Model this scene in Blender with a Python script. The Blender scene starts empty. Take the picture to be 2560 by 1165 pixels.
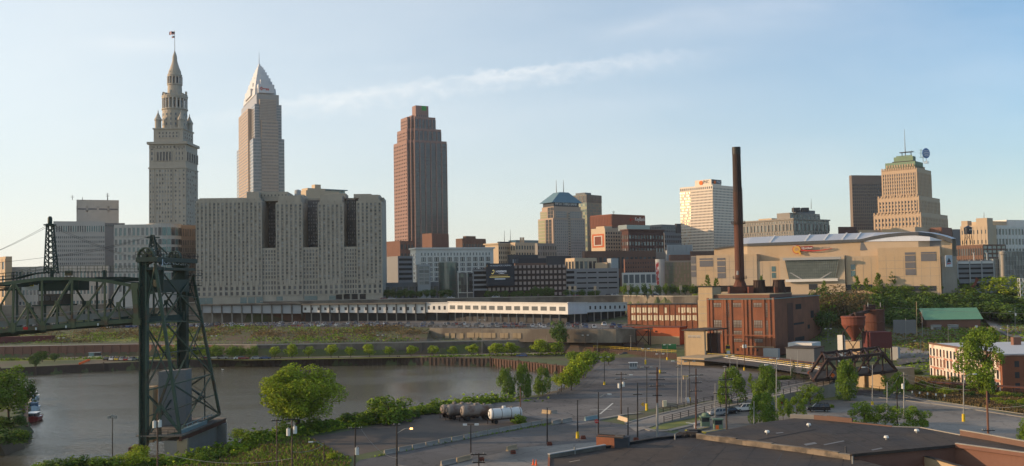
import bpy,bmesh,math,random
from mathutils import Vector,Matrix
PI=math.pi
rad=math.radians
sc=bpy.context.scene
col=sc.collection
V=Vector
random.seed(7)
# ------------------------------------------------------------------ camera
F=2500.0; CZ=34.0; PITCH=math.atan(117.5/2500); ROLL=0.0175
_f=V((0,math.cos(PITCH),math.sin(PITCH)))
_r0=V((1,0,0)); _u0=V((0,-math.sin(PITCH),math.cos(PITCH)))
_u=_u0*math.cos(ROLL)+_r0*math.sin(ROLL)
_r=_r0*math.cos(ROLL)-_u0*math.sin(ROLL)
CP=V((0,0,CZ))
cam_d=bpy.data.cameras.new('camera'); cam=bpy.data.objects.new('camera',cam_d); col.objects.link(cam)
cam_d.sensor_width=36; cam_d.lens=F/2560*36; cam_d.clip_start=1; cam_d.clip_end=30000
cam.matrix_world=Matrix(((_r.x,_u.x,-_f.x,CP.x),(_r.y,_u.y,-_f.y,CP.y),(_r.z,_u.z,-_f.z,CP.z),(0,0,0,1)))
sc.camera=cam
def ray(px,py):
 return _f+_r*((px-1280)/F)-_u*((py-582.5)/F)
def at(px,py,D):
 d=ray(px,py); return CP+d*(D/d.y)
def gz(px,py,z):
 d=ray(px,py); return CP+d*((z-CZ)/d.z)
def hor(px):return 700-(px-1280)*0.0175
def zt(px,py,D):return at(px,py,D).z
# ------------------------------------------------------------------ light
SUN_EL=rad(13.0); HAZE=.00005
SUN_AZ=V((-1,0.05,0)).normalized()
w=bpy.data.worlds.new('World'); sc.world=w; w.use_nodes=True
nt=w.node_tree; nt.nodes.clear()
def nd(t,typ,**k):
 n=t.nodes.new(typ)
 for a,b in k.items():setattr(n,a,b)
 return n
def mth(t,op,a,b=None,c=None,clamp=False):
 n=t.nodes.new('ShaderNodeMath'); n.operation=op; n.use_clamp=clamp
 for i,x in enumerate((a,b,c)):
  if x is None:continue
  if isinstance(x,(int,float)):n.inputs[i].default_value=x
  else:t.links.new(x,n.inputs[i])
 return n.outputs[0]
sky=nd(nt,'ShaderNodeTexSky'); sky.sky_type='NISHITA'; sky.sun_disc=False
sky.sun_elevation=SUN_EL; sky.sun_rotation=math.atan2(SUN_AZ.x,SUN_AZ.y)
sky.altitude=200; sky.air_density=1.0; sky.dust_density=0.9; sky.ozone_density=3.0
tc=nd(nt,'ShaderNodeTexCoord'); sep=nd(nt,'ShaderNodeSeparateXYZ'); nt.links.new(tc.outputs['Generated'],sep.inputs[0])
yy=mth(nt,'MAXIMUM',sep.outputs[1],0.05)
az=mth(nt,'DIVIDE',sep.outputs[0],yy); el=mth(nt,'DIVIDE',sep.outputs[2],yy)
cmb=nd(nt,'ShaderNodeCombineXYZ'); nt.links.new(az,cmb.inputs[0]); nt.links.new(el,cmb.inputs[1])
def wnoise(scale,sx,sy,rot=0.0,detail=6,rough=.6):
 mp=nd(nt,'ShaderNodeMapping'); mp.inputs['Scale'].default_value=(sx,sy,1); mp.inputs['Rotation'].default_value=(0,0,rot)
 nt.links.new(cmb.outputs[0],mp.inputs[0])
 n=nd(nt,'ShaderNodeTexNoise'); n.inputs['Scale'].default_value=scale; n.inputs['Detail'].default_value=detail; n.inputs['Roughness'].default_value=rough
 nt.links.new(mp.outputs[0],n.inputs['Vector']); return n.outputs[0]
n1=wnoise(9,1,3.0,-.15); n2=wnoise(3.0,1,3.2,-.2,5,.55); n3=wnoise(60,1,1.6,-.15,4,.6)
def gauss(a0,e0,sa,se,slope):
 da=mth(nt,'SUBTRACT',az,a0)
 de=mth(nt,'SUBTRACT',mth(nt,'SUBTRACT',el,e0),mth(nt,'MULTIPLY',da,slope))
 q=mth(nt,'ADD',mth(nt,'POWER',mth(nt,'DIVIDE',da,sa),2),mth(nt,'POWER',mth(nt,'DIVIDE',de,se),2))
 return mth(nt,'EXPONENT',mth(nt,'MULTIPLY',q,-1))
da=mth(nt,'ADD',az,0.06)
line=mth(nt,'SUBTRACT',mth(nt,'ADD',mth(nt,'MULTIPLY',da,.115),0.2025),mth(nt,'MULTIPLY',mth(nt,'POWER',da,2),.08))
dd=mth(nt,'SUBTRACT',el,line)
dd=mth(nt,'ADD',dd,mth(nt,'MULTIPLY',mth(nt,'SUBTRACT',n3,.5),.026))
up=mth(nt,'SUBTRACT',1,mth(nt,'MULTIPLY',mth(nt,'SUBTRACT',dd,0.000),160),clamp=True)
dn=mth(nt,'ADD',1,mth(nt,'MULTIPLY',dd,48),clamp=True)
ends=mth(nt,'EXPONENT',mth(nt,'MULTIPLY',mth(nt,'POWER',mth(nt,'DIVIDE',da,.23),4),-1))
band=mth(nt,'MULTIPLY',mth(nt,'MULTIPLY',up,dn),ends)
band=mth(nt,'MULTIPLY',band,mth(nt,'MULTIPLY_ADD',mth(nt,'ADD',n1,mth(nt,'MULTIPLY',n3,.5)),2.2,-.95,clamp=True))
tot=mth(nt,'MULTIPLY',band,1.0)
for g,k in(((-.37,.245,.05,.008,-.02),.55),((.13,.253,.04,.007,.25),.4),((-.13,.215,.04,.004,.05),.25),((-.37,.13,.04,.006,0),.3),((.24,.265,.10,.016,.1),.35),((.03,.17,.2,.02,.05),.22)):
 tot=mth(nt,'ADD',tot,mth(nt,'MULTIPLY',mth(nt,'MULTIPLY',gauss(*g),k),mth(nt,'MULTIPLY_ADD',n1,2.4,-.6,clamp=True)))
veil=mth(nt,'MULTIPLY',mth(nt,'MULTIPLY_ADD',n2,3.0,-1.2,clamp=True),.30)
tot=mth(nt,'ADD',tot,veil,clamp=True)
SKY_S=0.15
mixc=nd(nt,'ShaderNodeMix'); mixc.data_type='RGBA'
nt.links.new(mth(nt,'MULTIPLY',tot,.33),mixc.inputs[0]); tn=nd(nt,'ShaderNodeVectorMath',operation='MULTIPLY'); nt.links.new(sky.outputs[0],tn.inputs[0]); tn.inputs[1].default_value=(.86,1.0,1.03); nt.links.new(tn.outputs[0],mixc.inputs[6])
mixc.inputs[7].default_value=(7.4,6.9,6.5,1)
bg=nd(nt,'ShaderNodeBackground'); bg.inputs[1].default_value=SKY_S
mix2=nd(nt,'ShaderNodeMix'); mix2.data_type='RGBA'; mix2.inputs[7].default_value=(5.2,5.3,5.0,1); nt.links.new(mth(nt,'MULTIPLY_ADD',mth(nt,'SUBTRACT',.55,az,clamp=True),.58,.0,clamp=True),mix2.inputs[0])
nt.links.new(mixc.outputs[2],mix2.inputs[6]); mix3=nd(nt,'ShaderNodeMix'); mix3.data_type='RGBA'; mix3.inputs[7].default_value=(4.7,4.3,3.95,1)
nt.links.new(mth(nt,'MULTIPLY',mth(nt,'EXPONENT',mth(nt,'MULTIPLY',mth(nt,'MAXIMUM',el,0),-9)),.6),mix3.inputs[0]); nt.links.new(mix2.outputs[2],mix3.inputs[6]); nt.links.new(mix3.outputs[2],bg.inputs[0])
wo=nd(nt,'ShaderNodeOutputWorld'); nt.links.new(bg.outputs[0],wo.inputs[0])
sl=bpy.data.lights.new('sun','SUN'); sl.energy=4.2; sl.angle=rad(.5); sl.color=(1,.68,.40)
so=bpy.data.objects.new('sun',sl); col.objects.link(so)
sd=(SUN_AZ*math.cos(SUN_EL)+V((0,0,math.sin(SUN_EL))))
so.rotation_euler=sd.to_track_quat('Z','Y').to_euler(); so.location=(-300,0,300)
sc.view_settings.view_transform='Standard'; sc.view_settings.look='None'; sc.view_settings.gamma=1
sc.view_settings.exposure=0.45
# ------------------------------------------------------------------ materials
MATS={}
def mat(name,c,rough=.85,amt=.12,sc_=.25,fine=2.0,metal=0,spec=.3,streak=0,bump=0,c2=None,c2s=.05,c2t=.5,isl=0,trans=0,emit=None,coat=0,crack=0):
 if name in MATS:return MATS[name]
 m=bpy.data.materials.new(name); m.use_nodes=True; t=m.node_tree; b=t.nodes['Principled BSDF']
 tcx=nd(t,'ShaderNodeTexCoord')
 def noise(s,vec=None,d=4):
  n=nd(t,'ShaderNodeTexNoise'); n.inputs['Scale'].default_value=s; n.inputs['Detail'].default_value=d
  t.links.new(vec or tcx.outputs['Object'],n.inputs['Vector']); return n.outputs[0]
 v=mth(t,'MULTIPLY_ADD',noise(sc_),2*amt,1-amt)
 v=mth(t,'MULTIPLY',v,mth(t,'MULTIPLY_ADD',noise(fine),amt*1.4,1-amt*.7))
 if streak:
  mp=nd(t,'ShaderNodeMapping'); mp.inputs['Scale'].default_value=(.6,.6,.03); t.links.new(tcx.outputs['Object'],mp.inputs[0])
  v=mth(t,'MULTIPLY',v,mth(t,'MULTIPLY_ADD',noise(1.0,mp.outputs[0],5),2*streak,1-streak))
 if isl:
  g=nd(t,'ShaderNodeNewGeometry')
  v=mth(t,'MULTIPLY',v,mth(t,'MULTIPLY_ADD',g.outputs['Random Per Island'],2*isl,1-isl))
 if crack:
  ds=nd(t,'ShaderNodeVectorMath',operation='ADD'); t.links.new(tcx.outputs['Object'],ds.inputs[0]); nz=nd(t,'ShaderNodeTexNoise'); nz.inputs['Scale'].default_value=.5; t.links.new(tcx.outputs['Object'],nz.inputs['Vector']); s3=nd(t,'ShaderNodeVectorMath',operation='SCALE'); s3.inputs['Scale'].default_value=3; t.links.new(nz.outputs['Color'],s3.inputs[0]); t.links.new(s3.outputs[0],ds.inputs[1])
  for s_,w_,k_ in((.09,.10,.32),(.3,.05,.2)):
   vo=nd(t,'ShaderNodeTexVoronoi',feature='DISTANCE_TO_EDGE'); vo.inputs['Scale'].default_value=s_; t.links.new(ds.outputs[0],vo.inputs['Vector']); lw=mth(t,'LESS_THAN',vo.outputs['Distance'],w_*s_*1.6)
   v=mth(t,'MULTIPLY',v,mth(t,'MULTIPLY_ADD',mth(t,'MULTIPLY',lw,noise(.08)),-k_*2*crack,1))
  vc=nd(t,'ShaderNodeTexVoronoi'); vc.inputs['Scale'].default_value=.045; t.links.new(tcx.outputs['Object'],vc.inputs['Vector']); sx=nd(t,'ShaderNodeSeparateXYZ'); t.links.new(vc.outputs['Color'],sx.inputs[0]); v=mth(t,'MULTIPLY',v,mth(t,'MULTIPLY_ADD',sx.outputs[0],.22*crack,1-.11*crack))
 base=nd(t,'ShaderNodeRGB'); base.outputs[0].default_value=(*c,1); src=base.outputs[0]
 if c2:
  mx=nd(t,'ShaderNodeMix'); mx.data_type='RGBA'; t.links.new(src,mx.inputs[6]); mx.inputs[7].default_value=(*c2,1)
  f=mth(t,'MULTIPLY_ADD',mth(t,'SUBTRACT',noise(c2s,None,6),c2t),7,.5,clamp=True)
  t.links.new(f,mx.inputs[0]); src=mx.outputs[2]
 sm=nd(t,'ShaderNodeVectorMath',operation='SCALE'); t.links.new(src,sm.inputs[0]); t.links.new(v,sm.inputs['Scale'])
 t.links.new(sm.outputs[0],b.inputs['Base Color'])
 b.inputs['Roughness'].default_value=rough; b.inputs['Metallic'].default_value=metal
 b.inputs['Specular IOR Level'].default_value=spec; b.inputs['Coat Weight'].default_value=coat
 if bump:
  bp=nd(t,'ShaderNodeBump'); bp.inputs['Strength'].default_value=bump; bp.inputs['Distance'].default_value=.05
  t.links.new(noise(fine*2),bp.inputs['Height']); t.links.new(bp.outputs[0],b.inputs['Normal'])
 if emit:b.inputs['Emission Color'].default_value=(*emit[:3],1); b.inputs['Emission Strength'].default_value=emit[3]
 if trans:
  tr=nd(t,'ShaderNodeBsdfTranslucent'); ms=nd(t,'ShaderNodeMixShader'); ms.inputs[0].default_value=trans
  t.links.new(sm.outputs[0],tr.inputs[0]); t.links.new(b.outputs[0],ms.inputs[1]); t.links.new(tr.outputs[0],ms.inputs[2])
  t.links.new(ms.outputs[0],t.nodes['Material Output'].inputs[0])
 MATS[name]=m; return m
M={}
def DM(k,*a,**kw):M[k]=mat(k,*a,**kw)
DM('limestone',(.37,.325,.265),streak=.12); DM('slab_spandrel',(.27,.235,.19)); DM('well_shade',(.10,.10,.105)); DM('brown_stone',(.27,.215,.17)); DM('pier_grey',(.19,.18,.17),streak=.25,amt=.15); DM('parapet_stone',(.19,.15,.11),amt=.3,c2=(.09,.075,.06),c2s=.6); DM('limestone_dark',(.345,.305,.245),streak=.2,amt=.16)
DM('grey_stone',(.24,.22,.195),streak=.15); DM('pale_stone',(.46,.42,.37),streak=.06)
DM('pink_granite',(.245,.155,.135),amt=.06); DM('granite_tan',(.37,.28,.215),amt=.05)
DM('white_stone',(.58,.56,.52),streak=.06); DM('court_stone',(.42,.39,.35),streak=.06); DM('band_brick',(.33,.14,.095),c2=(.56,.5,.43),c2s=.5,c2t=.52); DM('white_paint',(.60,.59,.56),amt=.08,streak=.12)
DM('tan_wall',(.43,.335,.235),amt=.08,streak=.06,c2=(.45,.325,.20),c2s=.03); DM('beige_wall',(.46,.36,.25),amt=.07)
DM('gold_glass',(.20,.17,.09),rough=.12,spec=.9,amt=.15)
DM('brown_panel',(.19,.075,.05)); DM('brown_brick',(.13,.075,.055)); DM('dark_brick',(.075,.035,.03)); DM('red_brick',(.235,.088,.045),amt=.22,streak=.2,c2=(.20,.075,.04),c2s=.15)
DM('dull_brick',(.17,.085,.06),amt=.15); DM('orange_paint',(.42,.11,.045),amt=.12,streak=.06)
DM('rust',(.10,.037,.024),amt=.25,c2=(.09,.035,.022),c2s=.2); DM('rust_red',(.15,.045,.028),amt=.2,streak=.1)
DM('rust_dark',(.045,.025,.02),amt=.3,metal=.2,rough=.7); DM('stack_metal',(.09,.036,.024),amt=.15,streak=.15)
DM('dark_grey',(.05,.053,.06)); DM('mid_grey',(.15,.155,.16)); DM('light_grey',(.32,.33,.33),amt=.06); DM('concrete',(.27,.245,.21),streak=.15,amt=.15); DM('old_concrete',(.175,.155,.125),streak=.25,amt=.2,c2=(.10,.085,.07),c2s=.12)
DM('tan_concrete',(.36,.27,.165),streak=.15,amt=.12); DM('garage_grey',(.20,.205,.215),amt=.06); DM('black',(.012,.012,.013)); DM('dark_void',(.010,.010,.011),amt=.02)
DM('blue_metal_roof',(.12,.21,.25),rough=.5,metal=.3); DM('green_copper',(.17,.24,.16),amt=.15,streak=.15); DM('dark_bronze',(.035,.035,.033),rough=.4)
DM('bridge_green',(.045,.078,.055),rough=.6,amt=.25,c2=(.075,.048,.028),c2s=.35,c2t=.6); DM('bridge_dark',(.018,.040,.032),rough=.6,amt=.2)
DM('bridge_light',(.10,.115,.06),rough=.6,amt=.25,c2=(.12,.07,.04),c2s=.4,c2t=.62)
DM('black_steel',(.02,.02,.018),rough=.5)
DM('wood_pole',(.085,.058,.042),amt=.2); DM('wood_dark',(.028,.024,.022),amt=.2); DM('wood_red',(.15,.07,.045),amt=.2); DM('galv',(.25,.25,.24),rough=.5,metal=.4)
DM('yellow_paint',(.60,.42,.03)); DM('lamp_white',(.6,.6,.56),rough=.4); DM('rail_black',(.03,.03,.03))
DM('roof_dark',(.060,.046,.036),rough=.9,amt=.25,sc_=.12,fine=.8,c2=(.036,.033,.033),c2s=.09,bump=.3,crack=.9); DM('roof_light',(.45,.46,.47),amt=.05,rough=.6)
DM('roof_green',(.16,.33,.22),rough=.45,amt=.05); DM('arena_roof',(.42,.43,.45),rough=.5,amt=.06); DM('arena_fascia',(.085,.09,.095),rough=.5)
DM('trim_white',(.6,.58,.54)); DM('trim_blue',(.16,.25,.27),rough=.4)
DM('asphalt',(.135,.127,.120),amt=.20,sc_=.035,fine=.35,c2=(.060,.058,.060),c2s=.022,crack=1.4); DM('asphalt_road',(.095,.093,.094),amt=.14,sc_=.05,fine=.4,c2=(.078,.074,.070),c2s=.05,crack=1)
DM('dirt_yard',(.105,.084,.068),amt=.22,sc_=.06,fine=.5,c2=(.055,.050,.047),c2s=.04); DM('pale_paving',(.235,.218,.195),amt=.12,sc_=.06,c2=(.12,.112,.102),c2s=.03,crack=.8)
DM('sidewalk',(.22,.205,.18),amt=.1); DM('ground_soil',(.075,.095,.035),amt=.25,sc_=.06,fine=.5,c2=(.10,.078,.05),c2s=.05,c2t=.55)
DM('shade_spandrel',(.075,.055,.055)); DM('grass',(.20,.20,.045),amt=.25,sc_=.1,fine=1.0,c2=(.12,.12,.05),c2s=.1,c2t=.6); DM('weeds',(.070,.075,.03),amt=.3,sc_=.2,fine=1.5,c2=(.095,.065,.04),c2s=.12,c2t=.52)
DM('downtown_paving',(.15,.145,.135)); DM('paint_line',(.5,.5,.46),amt=.2); DM('yellow_line',(.5,.4,.08))
DM('leaf_mid',(.14,.215,.022),amt=.2,isl=.45,trans=.25,spec=.2); DM('leaf_bright',(.26,.33,.025),amt=.2,isl=.4,trans=.3,spec=.2)
DM('leaf_oval',(.11,.18,.02),amt=.2,isl=.4,trans=.2,spec=.2); DM('leaf_dark',(.065,.12,.022),amt=.2,isl=.45,trans=.2,spec=.2); DM('leaf_pale',(.13,.15,.05),amt=.2,isl=.4,trans=.3,spec=.2); DM('leaf_brown',(.14,.105,.045),amt=.2,isl=.4,trans=.25,spec=.2)
DM('bark',(.06,.045,.032),amt=.25); DM('conifer',(.022,.045,.018),isl=.4,spec=.2)
DM('glass_dark',(.030,.034,.042),rough=.18,spec=.6,isl=.0,amt=.15); DM('glass_mid',(.075,.085,.095),rough=.15,spec=.8,amt=.2); DM('glass_pale',(.28,.28,.27),rough=.3,spec=.7,amt=.15)
DM('glass_teal',(.055,.12,.13),rough=.12,spec=.9); DM('arena_glass',(.16,.19,.18),rough=.15,spec=.8,amt=.3,fine=.6); DM('glass_green',(.09,.14,.12),rough=.1,spec=.9,amt=.15); DM('glass_grey',(.13,.15,.16),rough=.12,spec=.9)
DM('pane_cream',(.62,.56,.40),rough=.5); DM('pane_grey',(.33,.31,.27),rough=.4,c2=(.20,.17,.14),c2s=.5); DM('louver',(.13,.13,.14),rough=.5)
DM('sign_red',(.45,.03,.025)); DM('sign_white',(.75,.75,.72)); DM('sign_navy',(.012,.018,.032),rough=.3); DM('sign_orange',(.75,.16,.03)); DM('sign_gold',(.55,.32,.06),rough=.4); DM('sign_green',(.03,.28,.06))
DM('sign_blue',(.09,.2,.42)); DM('sign_pale',(.62,.66,.72)); DM('banner_red',(.35,.05,.05),c2=(.6,.55,.55),c2s=.5); DM('banner_pale',(.42,.46,.52),c2=(.60,.62,.64),c2s=.3); DM('led_white',(.8,.8,.8),emit=(.75,.78,.9,.25)); DM('led_gold',(.8,.6,.2),emit=(.8,.65,.25,.2))
DM('hull_white',(.65,.66,.66),rough=.3); DM('hull_red',(.22,.015,.012),rough=.3); DM('tarp_blue',(.03,.09,.16)); DM('tyre',(.015,.015,.015),rough=.8)
for k,c in dict(white=(.7,.7,.69),silver=(.35,.36,.37),black=(.015,.016,.018),red=(.25,.025,.02),blue=(.04,.08,.2),grey=(.10,.11,.12),gold=(.5,.36,.05),maroon=(.12,.02,.02)).items():
 DM('car_'+k,c,rough=.25,amt=.02,coat=.6,metal=.2 if k=='silver' else 0)
DM('tank_white',(.62,.62,.60),rough=.5,amt=.12,streak=.2); DM('tank_rusty',(.22,.19,.165),rough=.7,amt=.2,streak=.3,c2=(.13,.075,.05),c2s=.4,c2t=.55)
DM('skin',(.42,.26,.18)); DM('cone_orange',(.75,.13,.03)); DM('booth_green',(.14,.20,.14)); DM('dumpster_green',(.03,.16,.06)); DM('graffiti_yellow',(.55,.45,.04)); DM('graffiti_white',(.50,.53,.56)); DM('lit_lamp',(1,.5,.2),emit=(1,.42,.12,4))
DM('sheet_rust',(.065,.045,.036),amt=.25,streak=.2); DM('sheet_red',(.075,.042,.03),amt=.25,streak=.2); DM('metal_fence_red',(.10,.027,.027))
m=bpy.data.materials.new('river_water'); m.use_nodes=True; t=m.node_tree; b=t.nodes['Principled BSDF']
b.inputs['Base Color'].default_value=(.080,.074,.050,1); b.inputs['Roughness'].default_value=.18; b.inputs['IOR'].default_value=1.33
tcx=nd(t,'ShaderNodeTexCoord'); mp=nd(t,'ShaderNodeMapping'); mp.inputs['Scale'].default_value=(.55,1.2,1); t.links.new(tcx.outputs['Object'],mp.inputs[0])
na=nd(t,'ShaderNodeTexNoise'); na.inputs['Scale'].default_value=.9; na.inputs['Detail'].default_value=4; t.links.new(mp.outputs[0],na.inputs['Vector'])
nb=nd(t,'ShaderNodeTexNoise'); nb.inputs['Scale'].default_value=.022; nb.inputs['Detail'].default_value=3; t.links.new(mp.outputs[0],nb.inputs['Vector'])
st=mth(t,'MULTIPLY_ADD',nb.outputs[0],3.2,-1.2,clamp=True)
bp=nd(t,'ShaderNodeBump'); bp.inputs['Distance'].default_value=.5; t.links.new(na.outputs[0],bp.inputs['Height']); t.links.new(mth(t,'MULTIPLY_ADD',st,.8,.15),bp.inputs['Strength']); t.links.new(bp.outputs[0],b.inputs['Normal'])
M['water']=m
# ------------------------------------------------------------------ mesh builder
WL={}
def setp(o,label=None,cat=None,group=None,kind=None):
 if label:o['label']=label
 if cat:o['category']=cat
 if group:o['group']=group
 if kind:o['kind']=kind
 return o
def thing(name,label,cat,loc,group=None):
 o=bpy.data.objects.new(name,None); o.empty_display_size=1; col.objects.link(o); o.location=loc; WL[o.name]=V(loc)
 return setp(o,label,cat,group)
class MB:
 def __init__(s):s.v=[]; s.f=[]; s.m=[]; s.mats=[]
 def mi(s,k):
  if isinstance(k,int):return k
  if k not in s.mats:s.mats.append(k)
  return s.mats.index(k)
 def poly(s,pts,m=0):
  n=len(s.v); s.v+=[tuple(p)for p in pts]; s.f.append(list(range(n,n+len(pts)))); s.m.append(s.mi(m))
 def pp(s,o,u,v,w,m=0,back=True):
  o=V(o); u=V(u); v=V(v); w=V(w); n=len(s.v); k=s.mi(m)
  s.v+=[tuple(q)for q in(o,o+u,o+u+v,o+v,o+w,o+u+w,o+u+v+w,o+v+w)]
  fs=[(0,3,2,1),(4,5,6,7),(0,1,5,4),(1,2,6,5),(3,0,4,7)]
  if back:fs.append((2,3,7,6))
  for q in fs:s.f.append([n+i for i in q]); s.m.append(k)
 def box(s,c,sx,sy,sz,m=0,rot=0):
  cx=V((math.cos(rot),math.sin(rot),0)); cy=V((-cx.y,cx.x,0))
  s.pp(V(c)-cx*sx/2-cy*sy/2,cx*sx,cy*sy,V((0,0,sz)),m)
 def bar(s,a,b,wd,h=None,m=0):
  a=V(a); b=V(b); d=b-a
  if d.length<1e-6:return
  h=h or wd; up=V((0,0,1))if abs(d.normalized().z)<.98 else V((0,1,0))
  x=d.cross(up).normalized(); y=x.cross(d).normalized()
  s.pp(a-x*wd/2-y*h/2,x*wd,d,y*h,m)
 def cyl(s,a,b,r0,r1=None,n=8,m=0,cap=True):
  a=V(a); b=V(b); d=b-a; r1=r0 if r1 is None else r1
  up=V((0,0,1))if abs(d.normalized().z)<.98 else V((0,1,0))
  x=d.cross(up).normalized(); y=x.cross(d).normalized(); k=s.mi(m); n0=len(s.v)
  for p,r in((a,r0),(b,r1)):
   for i in range(n):
    t_=2*PI*i/n; s.v.append(tuple(p+x*(r*math.cos(t_))+y*(r*math.sin(t_))))
  for i in range(n):
   j=(i+1)%n; s.f.append([n0+i,n0+j,n0+n+j,n0+n+i]); s.m.append(k)
  if cap:
   s.f.append([n0+i for i in reversed(range(n))]); s.m.append(k)
   s.f.append([n0+n+i for i in range(n)]); s.m.append(k)
 def lathe(s,c,prof,n=16,m=0):
  for(r0,z0),(r1,z1)in zip(prof,prof[1:]):
   if abs(z1-z0)<1e-6:
    k=s.mi(m); n0=len(s.v)
    for r in(r0,r1):
     for i in range(n):t_=2*PI*i/n; s.v.append((c[0]+r*math.cos(t_),c[1]+r*math.sin(t_),c[2]+z0))
    for i in range(n):j=(i+1)%n; s.f.append([n0+i,n0+j,n0+n+j,n0+n+i]); s.m.append(k)
   else:s.cyl((c[0],c[1],c[2]+z0),(c[0],c[1],c[2]+z1),max(r0,.01),max(r1,.01),n,m,False)
 def prism(s,pts,z0,z1,m=0,mtop=None):
  n0=len(s.v); n=len(pts); k=s.mi(m)
  s.v+=[(p[0],p[1],z0)for p in pts]+[(p[0],p[1],z1 if not callable(z1)else z1(p))for p in pts]
  for i in range(n):j=(i+1)%n; s.f.append([n0+i,n0+j,n0+n+j,n0+n+i]); s.m.append(k)
  s.f.append([n0+i for i in reversed(range(n))]); s.m.append(k)
  s.f.append([n0+n+i for i in range(n)]); s.m.append(s.mi(mtop)if mtop is not None else k)
 def sheet(s,pts,m=0):s.poly(pts,m)
 def build(s,name,mats=None,parent=None,loc=None,recalc=True,smooth=False,tagd=None):
  mats=mats or s.mats
  if isinstance(mats,str):mats=[mats]
  if parent is not None:L=WL[parent.name]
  elif loc is not None:L=V(loc)
  else:
   xs=[p[0]for p in s.v]; ys=[p[1]for p in s.v]; zs=[p[2]for p in s.v]
   L=V(((min(xs)+max(xs))/2,(min(ys)+max(ys))/2,min(zs)))
  me=bpy.data.meshes.new(name)
  me.from_pydata([(p[0]-L.x,p[1]-L.y,p[2]-L.z)for p in s.v],[],s.f)
  for k in mats:me.materials.append(M[k])
  me.polygons.foreach_set('material_index',s.m)
  if smooth:me.polygons.foreach_set('use_smooth',[True]*len(s.f))
  if recalc:
   bm=bmesh.new(); bm.from_mesh(me); bmesh.ops.recalc_face_normals(bm,faces=bm.faces); bm.to_mesh(me); bm.free()
  me.update()
  o=bpy.data.objects.new(name,me); col.objects.link(o); WL[o.name]=L
  if parent is not None:o.parent=parent
  else:o.location=L
  if tagd:setp(o,**tagd)
  return o
def struct(name,mb,mats=None,**k):
 o=mb.build(name,mats,**k); o['kind']='structure'; return o
def copy_tree(o,parent=None,**props):
 c=o.copy(); col.objects.link(c); c.parent=parent; WL[c.name]=WL[o.name].copy()
 for k,v in props.items():c[k]=v
 for ch in list(o.children):copy_tree(ch,c)
 return c
def text(parent,s,p,U,h,m,name='lettering',ext=.15,width=None,upv=None):
 """writing on a wall: p = left end of its baseline, U = direction it runs, h = cap height"""
 cu=bpy.data.curves.new('t','FONT'); cu.body=s; cu.size=h/.7; cu.extrude=ext/2; cu.resolution_u=2
 to=bpy.data.objects.new('t',cu); col.objects.link(to); bpy.context.view_layer.update()
 me=bpy.data.meshes.new_from_object(to.evaluated_get(bpy.context.evaluated_depsgraph_get())); wdt=to.dimensions.x
 bpy.data.objects.remove(to); U=V(U).normalized(); W=upv or V((0,0,1)); N=U.cross(W)
 k=width/wdt if width and wdt else 1; L=WL[parent.name]
 for v_ in me.vertices:
  q=V(p)+U*(v_.co.x*k)+W*v_.co.y+N*(v_.co.z+ext/2)-L; v_.co=q
 me.materials.clear(); me.materials.append(M[m]); o=bpy.data.objects.new(name,me); col.objects.link(o); o.parent=parent; WL[o.name]=L.copy(); return o
SPLIT={'column','loading_door','panel','louvre','opening','open_deck','pilaster','post','antenna','turret','vent','roof_vent','vent_pipe','parapet','leg_frame','sill','joint_band','wall_panel','window_arch'}
def split_build(mb,name,parent,cap=100):
 par=list(range(len(mb.v)))
 def find(i):
  while par[i]!=i:par[i]=par[par[i]]; i=par[i]
  return i
 for f in mb.f:
  for q in f[1:]:par[find(q)]=find(f[0])
 comp={}
 for i,f in enumerate(mb.f):comp.setdefault(find(f[0]),[]).append(i)
 cs=sorted(comp.values(),key=lambda c:-sum((V(mb.v[mb.f[c[0]][0]])-V(mb.v[mb.f[c[0]][2]])).length for _ in(0,)))
 def emit(ids,nm,kind=None):
  m2=MB(); m2.mats=list(mb.mats)
  for i in ids:m2.poly([mb.v[q]for q in mb.f[i]],mb.m[i])
  o=m2.build(nm,None,parent,recalc=False)
  bm=bmesh.new(); bm.from_mesh(o.data); bmesh.ops.remove_doubles(bm,verts=bm.verts,dist=1e-5); bmesh.ops.recalc_face_normals(bm,faces=bm.faces); bm.to_mesh(o.data); bm.free()
  if kind:o['kind']=kind
 for c in cs[:cap]:emit(c,name)
 if len(cs)>cap:emit([i for c in cs[cap:]for i in c],name+'_rest','stuff')
# ------------------------------------------------------------------ buildings
WM={}
def winmesh(k):
 if k not in WM:
  mb=MB(); mb.pp((-.5,-.06,-.5),(1,0,0),(0,.06,0),(0,0,1),0,back=False)
  me=bpy.data.meshes.new('window'); me.from_pydata(mb.v,[],mb.f); me.materials.append(M[k]); WM[k]=me
 return WM[k]
class Frame:
 """near corner at px xc and distance D; r runs right and back at angle th, l runs left and back"""
 def __init__(s,xc,D,th,ym=700):
  s.C=at(xc,ym,D); s.C.z=0; s.ym=ym
  s.r=V((math.cos(rad(th)),math.sin(rad(th)),0)); s.l=V((-s.r.y,s.r.x,0)); s.D=D; s.xc=xc
 def _t(s,u,px):
  d=ray(px,s.ym); a,b=u.x,-d.x; c,e=u.y,-d.y; det=a*e-b*c
  rx,ry=-s.C.x,-s.C.y; return(rx*e-b*ry)/det
 def a(s,px):return s._t(s.r,px)
 def b(s,px):return s._t(s.l,px)
 def p(s,a,b,z=0):q=s.C+s.r*a+s.l*b; q.z=z; return q
 def z(s,py,a=0,b=0,px=None):
  q=s.p(a,b); return zt(s.xc if px is None else px,py,q.y)
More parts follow.
